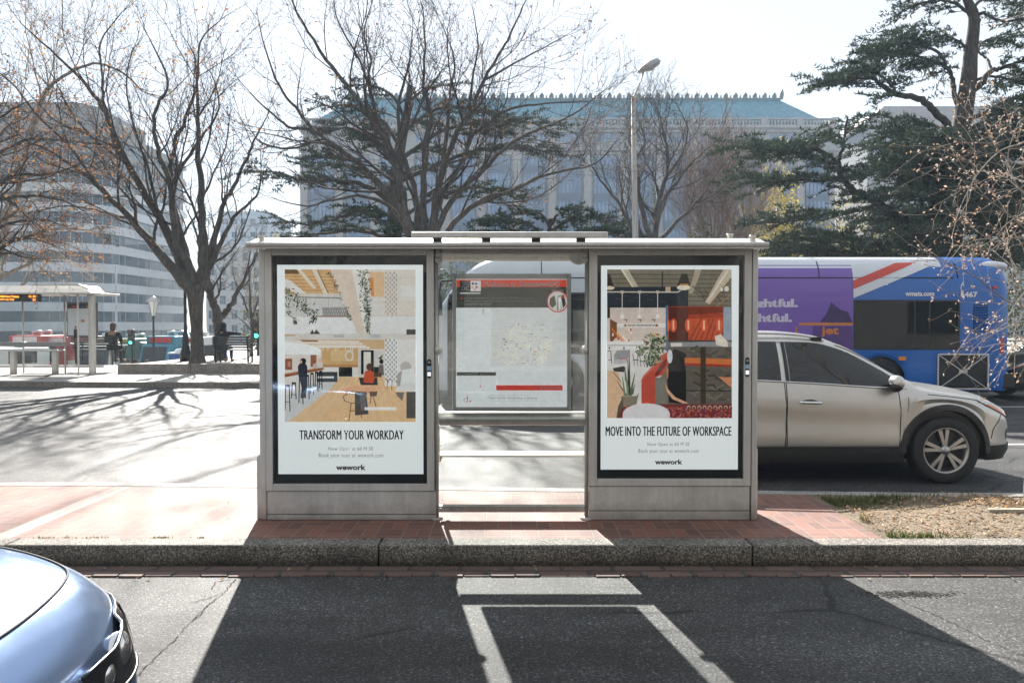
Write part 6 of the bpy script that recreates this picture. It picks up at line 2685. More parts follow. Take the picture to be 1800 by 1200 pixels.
# ---------------- street tree close by at the right edge, pale buds and a few dry leaves
YK = 7.15
t9 = Bare(111, BARKP, TWIGP, L_BUD, 11.0, .0145, up=.15, rmin=.0028, jit=.3)
base = at(1822, 870, YK)
base.z = .14
P, rr = smooth_path([base, at(1816, 840, YK), at(1830, 700, YK), at(1838, 560, YK), at(1836, 400, YK), at(1846, 240, YK), at(1858, 90, YK + .1), at(1850, -60, YK)], [.10, .072, .062, .055, .045, .032, .02, .006], 5)
t9.tm.tube(P, rr, 10)
for pts, r0, dy in (
        ([(1840, 215), (1800, 250), (1761, 264), (1732, 290), (1710, 319), (1690, 360)], .012, -.5), ([(1838, 300), (1800, 290), (1770, 280), (1745, 250), (1730, 215)], .010, .5),
        ([(1836, 420), (1800, 400), (1770, 375), (1740, 352), (1718, 330)], .010, -.3), ([(1836, 430), (1790, 418), (1750, 425), (1715, 405)], .009, .4),
        ([(1838, 560), (1800, 545), (1765, 525), (1739, 506), (1706, 481), (1664, 462)], .009, -.4), ([(1838, 570), (1798, 565), (1765, 578), (1745, 588)], .007, .2),
        ([(1836, 350), (1800, 340), (1780, 310), (1772, 270), (1790, 215)], .010, .4), ([(1838, 480), (1800, 480), (1770, 460), (1745, 440)], .008, .6),
        ([(1842, 250), (1815, 215), (1795, 190), (1780, 200)], .010, -.4), ([(1836, 500), (1805, 510), (1785, 535), (1770, 560)], .007, -.6),
        ([(1836, 390), (1810, 372), (1790, 380), (1768, 395)], .008, -.6), ([(1838, 330), (1812, 318), (1795, 330), (1776, 340)], .008, .3),
        ([(1850, 150), (1890, 90), (1930, 10), (1950, -60)], .012, .3), ([(1846, 240), (1900, 190), (1960, 130), (1990, 60)], .012, -.3), ([(1838, 420), (1900, 370), (1950, 300)], .011, .4), ([(1856, 90), (1835, 20), (1830, -60)], .010, .2),
        ([(1838, 600), (1810, 590), (1790, 600), (1778, 612)], .006, .3)):
    t9.limb(PX(pts, YK, dy), r0, .0035, 4, 5, kids=1.35, levels=2, start=.1, tk=.6)
t9.done("street_tree", "slender pale street tree with peach buds on thin twigs by the timber edging", base)


# ================================================================ buildings
STONE = pm("pale_limestone", (.32, .325, .335), .85, var=.12, vs=.25, fine=.08, fs=3, bump=.1, bs=4)
STONEB = pm("office_concrete", (.20, .18, .16), .8, var=.12, vs=.2, fine=.06, fs=2)
OFFGLASS = pm("office_glass", (.012, .024, .032), .06, .0, var=.6, vs=.22, spec=.5)
OFFDARK = pm("office_glass_dark", (.02, .028, .034), .1, .1, var=.6, vs=.3, spec=.7)
BANDM = pm("spandrel_white", (.48, .49, .51), .6, var=.1, vs=.2)
SLATE = pm("blue_slate", (.03, .17, .25), .45, var=.35, vs=1.2, fine=.45, fs=7, bump=.4, bs=5)
FRAMEM = pm("window_frame", (.30, .33, .36), .5, var=.1)


def outline_office(inset=0.0):
    x1, r_ = -72.0 - inset, 9.0
    y0, y1 = 140.0 + inset, 177.0 - inset
    pts = [(-150, y0), (-100, y0)]
    for i in range(9):
        a = -math.pi / 2 + math.pi / 2 * i / 8
        pts.append((x1 - r_ + r_ * math.cos(a), y0 + r_ + r_ * math.sin(a)))
    pts += [(x1, 165), (x1, y1), (-150, y1)]
    return pts


def ring(mb, pts, z0, z1):
    n = len(pts)
    mb.prism([(p[0], p[1], z0) for p in pts], (0, 0, z1 - z0))


off = thing("office_building", "curved corner office block with white floor bands beyond the far bus shelter", "building", (-95, 150, -2))
OL = Vector((-95, 150, -2))
mb = MB().mat(STONEB)
ring(mb, outline_office(1.3), -2, 36.2)
mb.build("core", off, loc=OL)
st = 3.5
nfl = 11
for k in range(nfl):
    z0 = -2 + k * st + .3
    mb = MB().mat(OFFGLASS if k % 3 else OFFDARK)
    ring(mb, outline_office(.55), z0 + .4, z0 + 2.3)
    mb.mat(FRAMEM)
    pts = outline_office(.5)
    rg = random.Random(k)
    for a, b in zip(pts[:-2], pts[1:-1]):
        L = math.hypot(b[0] - a[0], b[1] - a[1])
        m = max(1, int(L / 4.6))
        for i in range(m):
            x, y = lerp(a[0], b[0], i / m), lerp(a[1], b[1], i / m)
            mb.box(x - .05, x + .05, y - .05, y + .05, z0 + .4, z0 + 2.3)
    mb.build("window_strip", off, loc=OL)
    mb = MB().mat(BANDM if k < 8 else STONEB)
    ring(mb, outline_office(.0), z0 + 2.3, z0 + 3.35)
    ring(mb, outline_office(.25), z0 + 3.35, z0 + st + .4)
    mb.build("floor_band", off, loc=OL)
    if k > 4:
        # solid wall with punched openings on the street side of the upper floors
        for i in range(9):
            x = -96 + i * 2.35
            if rg.random() < .35 or x > -80:
                continue
            mb = MB().mat(STONEB)
            mb.box(x, x + rg.choice((1.2, 2.3)), 139.85, 140.9, z0 + .41, z0 + 2.29)
            mb.build("wall_pier", off, loc=OL)
mb = MB().mat(STONEB)
pts = [(p[0] - 1.5 if p[0] > -99 else p[0], p[1] + 1.5) for p in outline_office(0)]
ring(mb, pts, 36.2, 36.9)
pts = [(-150, 143), (-78, 143), (-75.5, 146), (-75.5, 165), (-150, 165)]
ring(mb, pts, 36.9, 41.4)
mb.build("roof", off, loc=OL)
# street number and sign over the entrance
mb = MB().mat(WHITE)
for (txt, px) in (("2", 166.5), ("5", 182)):
    a, b = at(px - 3, 595.5, 139.7), at(px + 3, 585.5, 139.7)
    fit_text(mb, txt, (a.x, 0, a.z), (b.x, 0, b.z), 139.72, offset=.02)
mb.build("street_number", off, loc=OL)
mb = MB().mat(WHITE)
c = at(166, 556, 139.7)
pp = [(c.x + .62 * math.cos(a), 139.74, c.z + .45 * math.sin(a)) for a in steps(math.pi * 1.02, math.pi * 1.98, 10)] + [(c.x + .62 * math.cos(a), 139.74, c.z + .12 * math.sin(a)) for a in steps(math.pi * 1.98, math.pi * 1.02, 10)]
mb.prism(pp, (0, .1, 0))
mb.ball((c.x + .05, 139.74, c.z + .42), .18, 8)
mb.build("wall_sign", off, loc=OL)


def plain_building(name, label, x0, x1, Y, depth, ztop, cols, rows, wcol, win, wsz, z0=-2.0, cornice=True, storey=None):
    root = thing(name, label, "building", ((x0 + x1) / 2, Y, z0))
    Lc = Vector(((x0 + x1) / 2, Y, z0))
    mb = MB().mat(wcol)
    mb.box(x0, x1, Y, Y + depth, z0, ztop)
    mb.build("wall", root, loc=Lc)
    if cornice:
        mb = MB().mat(wcol)
        mb.box(x0 - .4, x1 + .4, Y - .4, Y + depth + .4, ztop, ztop + .7)
        mb.build("cornice", root, loc=Lc)
    sp = (x1 - x0) / cols
    sh = storey or (ztop - z0 - 1.5) / rows
    for j in range(rows):
        for i in range(cols):
            cx = x0 + sp * (i + .5)
            cz = z0 + 1.2 + sh * (j + .5)
            mb = MB().mat(FRAMEM)
            a, b = wsz
            mb.box(cx - a / 2 - .12, cx + a / 2 + .12, Y - .08, Y + .05, cz - b / 2 - .12, cz + b / 2 + .12)
            wf = mb.build("window", root, loc=Lc)
            mb = MB().mat(win)
            mb.box(cx - a / 2, cx - .05, Y - .10, Y - .04, cz - b / 2, cz + b / 2)
            mb.box(cx + .05, cx + a / 2, Y - .10, Y - .04, cz - b / 2, cz + b / 2)
            mb.build("pane", wf, loc=Lc)
    return root


plain_building("white_building", "plain white block with small windows seen between the two forked trees", at(362, 500, 172).x, at(482, 500, 172).x, 172, 30, at(400, 436, 172).z, 6, 6, pm("white_stone", (.55, .55, .54), .8, var=.06, vs=.2), OFFDARK, (1.1, 1.7))
plain_building("grey_building", "tall blue-grey building rising far behind the white block", at(388, 500, 235).x, at(470, 500, 235).x, 235, 25, at(400, 376, 235).z, 5, 9, pm("bluegrey_stone", (.26, .30, .36), .8, var=.06, vs=.2), OFFDARK, (1.5, 1.6))

# --- the long neoclassical stone building
NY = 120.0
nx0, nx1 = at(535, 300, NY).x, at(1468, 300, NY).x
neo = thing("stone_building", "long neoclassical stone building with blue slate roof and crested ridge behind the park", "building", ((nx0 + nx1) / 2, NY, 0))
NL = Vector(((nx0 + nx1) / 2, NY, 0))
zE = at(900, 222, NY).z                                  # foot of the balustrade
mb = MB().mat(STONE)
mb.box(nx0, nx1, NY, NY + 42, -.5, zE - 1.0)
mb.build("wall", neo, loc=NL)
mb = MB().mat(STONE)
mb.box(nx0 - .5, nx1 + .5, NY - .5, NY + 42.5, zE - 1.0, zE - .45)
mb.box(nx0 - .9, nx1 + .9, NY - .9, NY + 42.9, zE - .45, zE)
zc = at(900, 262, NY).z
mb.box(nx0 - .7, nx1 + .7, NY - .7, NY, zc - .35, zc + .2)
mb.box(nx0 - .4, nx1 + .4, NY - .4, NY, zc - .9, zc - .35)
mb.build("cornice", neo, loc=NL)
# balustrade: piers with turned balusters between
bay = 5.3
nb_ = int((nx1 - nx0) / bay)
bay = (nx1 - nx0) / nb_
mb = MB().mat(STONE)
zt = zE + 1.25
for i in range(nb_ + 1):
    x = nx0 + i * bay
    mb.box(x - .45, x + .45, NY + .05, NY + .75, zE, zt + .12)
mb.box(nx0, nx1, NY + .15, NY + .65, zt - .2, zt)
mb.box(nx0, nx1, NY + .15, NY + .65, zE, zE + .15)
for i in range(nb_):
    for k in range(9):
        x = nx0 + i * bay + .45 + (bay - .9) * (k + .5) / 9
        mb.box(x - .13, x + .13, NY + .27, NY + .53, zE + .15, zt - .2)
mb.build("balustrade", neo, loc=NL)
# roof
ze, zr, yr = zE + .9, at(900, 176, 129).z, 129.0
mb = MB().mat(SLATE)
hx0, hx1 = nx0 + 5.5, nx1 - 5.5
A = [(nx0 + .9, NY + 1.2, ze), (nx1 - .9, NY + 1.2, ze), (nx1 - .9, NY + 41, ze), (nx0 + .9, NY + 41, ze)]
B = [(hx0, yr, zr), (hx1, yr, zr), (hx1, NY + 33, zr), (hx0, NY + 33, zr)]
mb.add(A + B, [(0, 1, 5, 4), (1, 2, 6, 5), (2, 3, 7, 6), (3, 0, 4, 7), (4, 5, 6, 7)])
rf = mb.build("roof", neo, loc=NL)
mb = MB().mat(pm("ridge_copper", (.10, .15, .16), .6, var=.2, vs=1))
mb.box(hx0 - .2, hx1 + .2, yr - .25, yr + .25, zr - .1, zr + .28)
x = hx0
i = 0
while x < hx1:
    mb.lathe([(.16, 0), (.10, .18), (.16, .34), (.0, .56)], (x, yr, zr + .28), n=6)
    x += .52
for sx2 in (-1, 1):
    xe = hx0 if sx2 < 0 else hx1
    mb.prism([(xe, yr - .2, zr + .2), (xe + sx2 * .1, yr - .2, zr + 1.1), (xe + sx2 * .5, yr - .2, zr + 1.9), (xe + sx2 * .75, yr - .2, zr + .9), (xe + sx2 * .6, yr - .2, zr + .1)], (0, .4, 0))
mb.build("ridge_cresting", rf, loc=NL)
x = hx0 + .8
while x < hx1 - .5:
    mb = MB().mat(pm("ridge_copper", (.10, .15, .16), .6))
    mb.lathe([(.32, 0), (.26, .18), (.36, .38), (.34, .6), (.18, .85), (.0, 1.0)], (x, yr, zr + .25), n=8)
    mb.build("roof_finial", rf, loc=NL)
    x += 1.56
# windows: attic triplets, tall bays with pilasters and spandrels
NEOGLASS = pm("neo_glass", (.15, .22, .34), .12, .1, var=.4, vs=.3, spec=.8)
za0, za1 = at(900, 250, NY).z, at(900, 236, NY).z
for i in range(nb_):
    cx = nx0 + (i + .5) * bay
    for k in (-1, 0, 1):
        mb = MB().mat(NEOGLASS)
        mb.box(cx + k * 1.3 - .5, cx + k * 1.3 + .5, NY - .06, NY + .06, za0, za1)
        mb.mat(FRAMEM)
        mb.box(cx + k * 1.3 - .04, cx + k * 1.3 + .04, NY - .09, NY - .05, za0, za1)
        if i % 1 == 0:
            mb.build("attic_window", neo, loc=NL) if i >= nb_ - 12 else None
    mb = MB().mat(NEOGLASS)
    z1 = zc - 1.2
    mb.box(cx - 1.75, cx + 1.75, NY - .06, NY + .06, 4.0, z1)
    tb = mb.build("tall_window", neo, loc=NL)
    mb = MB().mat(pm("bronze_frame", (.09, .12, .17), .5, var=.1))
    for k in range(-3, 4):
        mb.box(cx + k * .58 - .05, cx + k * .58 + .05, NY - .12, NY - .05, 4.0, z1)
    z = 7.6
    while z < z1 - 1:
        mb.mat(pm("spandrel_panel", (.12, .16, .22), .6, var=.2))
        mb.box(cx - 1.75, cx + 1.75, NY - .14, NY - .05, z, z + 1.2)
        z += 4.2
    mb.build("glazing_grid", tb, loc=NL)
    mb = MB().mat(STONE)
    x = nx0 + i * bay
    mb.box(x - .55, x + .55, NY - .45, NY, 2.5, zc - .9)
    mb.box(x - .7, x + .7, NY - .6, NY, zc - 1.7, zc - .95)
    mb.build("pilaster", neo, loc=NL)

# hip roofed building at the far right
rx0, rx1 = at(1525, 200, 135).x, at(1840, 200, 135).x
rb = thing("stone_building", "pale building with a grey hipped roof behind the top of the great cedar", "building", ((rx0 + rx1) / 2, 135, 0))
RL = Vector(((rx0 + rx1) / 2, 135, 0))
mb = MB().mat(STONE)
z0_ = at(900, 222, 135).z
mb.box(rx0, rx1, 135, 165, -.5, z0_)
mb.box(rx0 - .6, rx1 + .6, 134.4, 165.6, z0_, z0_ + .6)
mb.build("wall", rb, loc=RL)
mb = MB().mat(pm("grey_slate", (.16, .15, .15), .6, var=.2, vs=1, fine=.2, fs=5))
zt_ = at(900, 184, 141).z
A = [(rx0 - .4, 134.6, z0_ + .6), (rx1 + .4, 134.6, z0_ + .6), (rx1 + .4, 165, z0_ + .6), (rx0 - .4, 165, z0_ + .6)]
B = [(rx0 + 6, 142, zt_), (rx1 - 6, 142, zt_), (rx1 - 6, 158, zt_), (rx0 + 6, 158, zt_)]
mb.add(A + B, [(0, 1, 5, 4), (1, 2, 6, 5), (2, 3, 7, 6), (3, 0, 4, 7), (4, 5, 6, 7)])
mb.build("roof", rb, loc=RL)
for i in range(8):
    mb = MB().mat(NEOGLASS)
    cx = rx0 + (rx1 - rx0) * (i + .5) / 8
    mb.box(cx - .9, cx + .9, 134.92, 135.06, z0_ - 5.5, z0_ - 2)
    mb.build("window", rb, loc=RL)

# ================================================================ street furniture across the road
# ---- the other bus shelter
FY = 25.3
F0 = Vector((at(60, 655, FY).x, FY, .15))
fs_ = thing("bus_shelter", "glazed bus shelter across the street with an orange route display under its roof", "bus shelter", F0)


def fkid(mb, name, parent=fs_, **k):
    return mb.build(name, parent, loc=F0, **k)


fx = lambda px: at(px, 600, FY).x
fz = lambda py: at(900, py, FY).z
mb = MB().mat(ALU_LIGHT)
x0, x1 = fx(-90), fx(171)
mb.prism([(x0, FY - .2, fz(517)), (x1, FY - .2, fz(517)), (x1, FY - .2, fz(514)), (x0, FY - .2, fz(514))], (0, 1.7, 0))
mb.prism([(x0, FY + .0, fz(514)), (fx(160), FY + .0, fz(514)), (fx(134), FY + .5, fz(500.5)), (x0, FY + .5, fz(500.5))], (0, .9, 0))
rf2 = fkid(mb, "roof", bevel=.01)
mb = MB().mat(ALU)
mb.bar((fx(134), FY + .2, fz(500)), (fx(158), FY + .1, fz(509)), .08, .05)
mb.bar((fx(50), FY + .3, fz(500)), (fx(134), FY + .3, fz(500)), .06, .05)
fkid(mb, "roof_trim", rf2)
for (a, b, d) in ((151, 156.5, .15), (157.5, 163.5, .05)):
    mb = MB().mat(ALU)
    mb.box(fx(a), fx(b), FY + d, FY + d + .14, .15, fz(516))
    fkid(mb, "corner_post", bevel=.01)
for px, yy in ((139, FY - .05), (80, FY + 1.1), (3.5, FY + 1.1), (-50, FY + 1.1)):
    mb = MB().mat(ALU_LIGHT)
    mb.tube([(fx(px), yy, .15), (fx(px), yy, fz(516))], .03, 8)
    fkid(mb, "round_post")
for a, b in ((-50, 2), (5, 78), (82, 150)):
    mb = MB().mat(GLASS)
    mb.box(fx(a), fx(b), FY + 1.1, FY + 1.108, .45, fz(519))
    fkid(mb, "glass_pane")
mb = MB().mat(STEEL)
mb.box(fx(-50), fx(150), FY + 1.06, FY + 1.14, .33, .40)
fkid(mb, "bottom_rail")
# route display
mb = MB().mat(BLACK)
dx0, dx1, dz0, dz1 = fx(-30), fx(70.5), fz(530), fz(516.5)
mb.box(dx0, dx1, FY - .05, FY + .12, dz0, dz1)
dp = fkid(mb, "route_display", bevel=.01)
tag(dp, "black route display with orange lettering")
LED = pm("orange_led", (.8, .25, .02), .5, var=0, emit=(1.0, .28, .02), es=.75)
mb = MB().mat(LED)
for (txt, a, b, y0, y1) in (("W80 Fort Totten", 1, 36, 519.3, 523.0), ("W31 Ivy City", 1, 28, 525.0, 528.6), ("17, 38", 53.5, 65, 519.3, 523.4), ("23", 60, 65, 525.0, 528.6)):
    fit_text(mb, txt, (fx(a), 0, fz(y1)), (fx(b), 0, fz(y0)), FY - .053, offset=.02)
fkid(mb, "led_lettering", dp)
# map case
mb = MB().mat(pm("case_grey", (.13, .13, .12), .5))
mb.box(fx(88.5), fx(143), FY + .95, FY + 1.05, fz(593), fz(529.5))
mc2 = fkid(mb, "map_case", bevel=.01)
mb = MB().mat(pm("case_paper", (.62, .65, .67), .6, var=.06, vs=4))
mb.box(fx(90.5), fx(141), FY + .935, FY + .949, fz(590), fz(541))
mb.mat(pm("case_header", (.04, .03, .03), .5))
mb.box(fx(90.5), fx(141), FY + .935, FY + .949, fz(541), fz(533))
mb.mat(pm("case_red", (.40, .05, .03), .5))
mb.box(fx(98), fx(112), FY + .932, FY + .935, fz(540), fz(536))
mb.box(fx(103), fx(106), FY + .932, FY + .935, fz(577), fz(573))
mb.mat(pm("case_blue", (.04, .06, .25), .5))
mb.box(fx(115), fx(120), FY + .932, FY + .935, fz(540), fz(535))
mb.mat(pm("case_orange", (.50, .22, .05), .5))
mb.box(fx(125), fx(136), FY + .932, FY + .935, fz(540), fz(536))
mb.box(fx(115), fx(121), FY + .932, FY + .935, fz(566), fz(561))
fkid(mb, "map_sheet", mc2)
mb = MB().mat(STEEL)
mb.box(fx(-30), fx(90), FY + .35, FY + .80, fz(618), fz(615.5))
bn2 = fkid(mb, "bench_seat", bevel=.008)
mb = MB().mat(pm("bench_grey", (.30, .30, .29), .5))
mb.box(fx(-30), fx(91), FY + .78, FY + .84, fz(610), fz(602))
fkid(mb, "bench_back", bn2)
for px in (1, 76):
    mb = MB().mat(ALU)
    mb.box(fx(px), fx(px + 8), FY + .45, FY + .60, .15, fz(618))
    fkid(mb, "bench_leg", bn2)
mb = MB().mat(BLACK)
mb.box(fx(133.5), fx(137), FY - .12, FY - .06, fz(594), fz(578))
fkid(mb, "card_reader")


# ---- park benches seen from behind
def park_bench(label, xa_, xb_, Y):
    b0 = Vector(((xa_ + xb_) / 2, Y, PZ))
    r_ = thing("park_bench", label, "bench", b0, 0, "park benches behind the low wall")
    w_ = (xb_ - xa_) / 2
    SL = pm("bench_slat", (.05, .048, .045), .4, var=.3, vs=6)
    mb = MB().mat(SL)
    for k in range(5):
        mb.box(-w_, w_, .02 + k * .095, .085 + k * .095, .42, .45)
    mb.build("seat", r_)
    mb = MB().mat(SL)
    for k in range(5):
        mb.box(-w_, w_, -.02 - k * .02, .01 - k * .02, .50 + k * .085, .555 + k * .085)
    mb.build("backrest", r_)
    for x in (-w_ + .1, w_ - .1):
        mb = MB().mat(BLACK)
        mb.bar((x, .45, 0), (x, .42, .43), .05, .05)
        mb.bar((x, .02, 0), (x, .0, .43), .05, .05)
        mb.bar((x, .0, .43), (x, -.09, .93), .05, .05)
        mb.bar((x, .0, .40), (x, .46, .40), .05, .05)
        mb.bar((x, -.04, .66), (x, .44, .66), .05, .04)
        mb.bar((x, .44, .42), (x, .44, .66), .04, .04)
        mb.build("leg", r_)
    return r_


BY1 = 27.25
park_bench("black slatted park bench seen from behind, next to the glazed shelter's corner post", at(128, 620, BY1).x, at(208, 620, BY1).x, BY1)
park_bench("black slatted park bench carrying the hooded person", at(374, 620, BY1).x, at(441, 620, BY1).x, BY1)


# ---- people
def person(label, loc, rz, sit, colors, hood=False, arm=None, scale=1.0, hair_long=False, group=None):
    root = thing("person", label, "person", loc, rz, group)
    root.scale = (scale,) * 3
    skin, jac, tro, hairc = [pm("cloth_%02d%02d%02d" % tuple(int(v * 99) for v in c_), c_, .85, var=.15, vs=8) for c_ in colors]
    hz = .52 if sit else .93

    def skel(name, V, E, mat, levels=1):
        me = bpy.data.meshes.new(name)
        me.from_pydata([v[:3] for v in V], [], [])
        me.edges.add(len(E))
        for i, e in enumerate(E):
            me.edges[i].vertices = e
        me.update()
        o = bpy.data.objects.new(name, me)
        COL.objects.link(o)
        o.parent = root
        sk = o.modifiers.new("skin", 'SKIN')
        sk.use_smooth_shade = True
        if not me.skin_vertices:
            me.attributes
        for i, v in enumerate(V):
            d_ = me.skin_vertices[0].data[i]
            d_.radius = (v[3], v[4] if len(v) > 4 else v[3])
            d_.use_root = (i == 0)
        ss = o.modifiers.new("sub", 'SUBSURF')
        ss.levels = ss.render_levels = levels
        me.materials.append(mat)
        return o

    def chain(V, E, start, pts):
        p = start
        for q_ in pts:
            V.append(q_)
            E.append((p, len(V) - 1))
            p = len(V) - 1
        return p
    # y forward. joints
    sh, el, wr_ = hz + .50, None, None
    lean = .04 if sit else 0
    arms = {}
    for sg in (-1, 1):
        if arm and sg == arm:
            arms[sg] = [(.20 * sg, -.02, sh), (.44 * sg, -.10, sh - .02), (.68 * sg, -.08, sh - .04)]
        elif sit:
            arms[sg] = [(.20 * sg, lean, sh), (.27 * sg, .06, sh - .28), (.16 * sg, .28, sh - .36)]
        else:
            arms[sg] = [(.20 * sg, 0, sh), (.25 * sg, -.02, sh - .29), (.24 * sg, .08, sh - .54)]
    legs = {}
    for sg in (-1, 1):
        if sit:
            legs[sg] = [(.10 * sg, .04, hz), (.12 * sg, .48, hz - .01), (.12 * sg, .50, .09), (.12 * sg, .66, .04)]
        else:
            legs[sg] = [(.10 * sg, 0, hz - .03), (.11 * sg, .03 * sg + .02, .50), (.12 * sg, .08 * sg - .02, .08), (.12 * sg, .08 * sg + .13, .035)]
    # body: one continuous skin figure
    V, E = [(0, 0, hz, .13, .10)], []
    ch_ = chain(V, E, 0, [(0, lean * .3, hz + .2, .12, .09), (0, lean * .7, hz + .42, .145, .095)])
    nk = chain(V, E, ch_, [(0, lean, hz + .555, .055), (0, lean + .01, hz + .62, .058), (0, lean + .02, hz + .70, .083, .092), (0, lean + .02, hz + .775, .068, .08)])
    for sg in (-1, 1):
        a = arms[sg]
        w0 = chain(V, E, ch_, [(a[0][0], a[0][1], a[0][2] - .02, .06), (*a[1], .042), (*a[2], .03)])
        d_ = (Vector(a[2]) - Vector(a[1])).normalized()
        sd = d_.cross(Vector((0, 1, .2))).normalized()
        palm = Vector(a[2]) + d_ * .06
        pk = chain(V, E, w0, [(*palm, .03, .016)])
        for k, ln in enumerate((.075, .088, .08, .062)):
            f0 = palm + sd * ((k - 1.5) * .019) + d_ * .03
            f1 = f0 + d_ * ln * .55
            f2 = f1 + (d_ + Vector((0, .35, -.35))).normalized() * ln * .5
            chain(V, E, pk, [(*f0, .009), (*f1, .0085), (*f2, .007)])
        tb0 = palm - sd * .035 - d_ * .02
        tb1 = tb0 - sd * .03 + d_ * .035
        chain(V, E, pk, [(*tb0, .011), (*tb1, .009)])
        lg = legs[sg]
        chain(V, E, 0, [(*lg[0], .085), (*lg[1], .058), (*lg[2], .042), (*lg[3], .04, .03)])
    skel("body", V, E, skin)
    # face features and hair
    mb = MB().mat(pm("face_dark", (.03, .02, .02), .5))
    hc = Vector((0, lean + .02, hz + .72))
    for sx2 in (-.032, .032):
        mb.ball(hc + Vector((sx2, .092, .01)), .009, 6)
    mb.box(-.022, .022, hc.y + .088, hc.y + .097, hc.z - .052, hc.z - .044)
    mb.mat(skin)
    mb.ball(hc + Vector((0, .1, -.018)), .016, 8, (.8, 1, 1.4))
    for sx2 in (-.083, .083):
        mb.ball(hc + Vector((sx2, 0, -.005)), .022, 8, (.5, .8, 1.3))
    mb.build("face", root)
    # clothing follows the body
    V, E = [(0, 0, hz - .02, .155, .125)], []
    c1 = chain(V, E, 0, [(0, lean * .3, hz + .2, .15, .12), (0, lean * .7, hz + .42, .175, .12)])
    chain(V, E, c1, [(0, lean, hz + .53, .075, .07)])
    for sg in (-1, 1):
        a = arms[sg]
        chain(V, E, c1, [(a[0][0], a[0][1], a[0][2] - .02, .08), (*a[1], .062), (*a[2], .048)])
    skel("jacket", V, E, jac)
    V, E = [(0, 0, hz, .14, .115)], []
    for sg in (-1, 1):
        lg = legs[sg]
        chain(V, E, 0, [(*lg[0], .10), (*lg[1], .073), (*lg[2], .056)])
    skel("trousers", V, E, tro)
    for sg in (-1, 1):
        lg = legs[sg]
        mb = MB().mat(BLACK)
        mb.ball((lg[3][0], lg[3][1] - .05, .045), .055, 10, (.85, 2.2, .8))
        mb.build("shoe", root)
    mb = MB().mat(jac if hood else hairc)
    if hood:
        mb.ball(hc + Vector((0, -.02, .02)), .125, 14, (.95, 1.05, 1.2))
        mb.ball(hc + Vector((0, -.05, -.12)), .12, 12, (1.15, .9, .8))
    else:
        mb.ball(hc + Vector((0, -.018, .03)), .105, 14, (.98, 1.0, 1.05))
        if hair_long:
            mb.ball(hc + Vector((0, -.05, -.07)), .095, 12, (1.05, .7, 1.3))
    mb.build("hood" if hood else "hair", root)
    return root


SKIN = (.45, .27, .18)
DK = (.018, .018, .02)
person("seated person with wavy brown hair and dark coat beside the far shelter's corner post", (at(193, 620, BY1).x, BY1 + .20, PZ), 0, True, (SKIN, DK, DK, (.10, .06, .035)), hair_long=True)
person("hooded person in black sitting with one arm along the bench back", (at(388, 620, BY1).x, BY1 + .20, PZ), 0, True, (SKIN, (.014, .014, .016), (.03, .06, .14), DK), hood=True, arm=1)
GZ = -1.93
for (px, Y, rz, cols, lab) in (
        (258, 43.0, 2.6, (SKIN, (.60, .60, .60), (.55, .55, .53), (.12, .08, .05)), "person in pale clothes with a black backpack near the lantern post"),
        (238, 43.6, -1.2, (SKIN, (.02, .02, .024), (.02, .02, .02), DK), "person all in black standing beside the person with the backpack"),
        (225, 44.2, 1.0, (SKIN, (.10, .09, .09), (.05, .05, .06), (.05, .04, .03)), "person in a grey coat queuing at the green food truck")):
    p_ = person(lab, (at(px, 620, Y).x, Y, GZ), rz, False, cols, scale=1.0)
    if px == 258:
        mb = MB().mat(BLACK)
        mb.ball((0, -.17, 1.28), .17, 12, (.9, .6, 1.25))
        mb.build("backpack", p_)


# ---- lamps
def lantern(label, px, Y, zg, ztop):
    x = at(px, 600, Y).x
    r_ = thing("street_lantern", label, "street lamp", (x, Y, zg), 0, "white-headed lantern posts in the park")
    h = ztop - zg
    k = h / 4.2
    mb = MB().mat(BLACK)
    mb.lathe([(.0, 0), (.20, 0), (.19, .25), (.13, .5), (.10, .9), (.07, 1.0), (.055, 1.2), (.05, h - 1.0 * k), (.075, h - .95 * k), (.04, h - .9 * k)], (0, 0, 0), n=12)
    mb.build("post", r_)
    mb = MB().mat(pm("lantern_glass", (.70, .71, .70), .3, var=.05))
    mb.lathe([(.10, h - .88 * k), (.21 * k, h - .32 * k), (.0, h - .31 * k)], (0, 0, 0), n=6, smooth=False)
    mb.build("lantern_head", r_)
    mb = MB().mat(pm("lantern_cap", (.45, .46, .47), .4, .3))
    mb.lathe([(.27 * k, h - .32 * k), (.25 * k, h - .28 * k), (.10 * k, h - .14 * k), (.03, h - .10 * k), (.035, h - .04 * k), (.0, h)], (0, 0, 0), n=6, smooth=False)
    mb.mat(BLACK)
    for q_ in range(6):
        a = 2 * math.pi * q_ / 6
        mb.bar((.10 * math.cos(a), .10 * math.sin(a), h - .88 * k), (.215 * k * math.cos(a), .215 * k * math.sin(a), h - .31 * k), .015, .015)
    mb.build("lantern_cap", r_)
    return r_


lantern("black lantern post standing alone on the lower side street", 270, 40, GZ, at(270, 516, 40).z)
lantern("black lantern post close against the thick forked trunk", 326, 28.6, PZ, at(323, 452, 28.6).z)

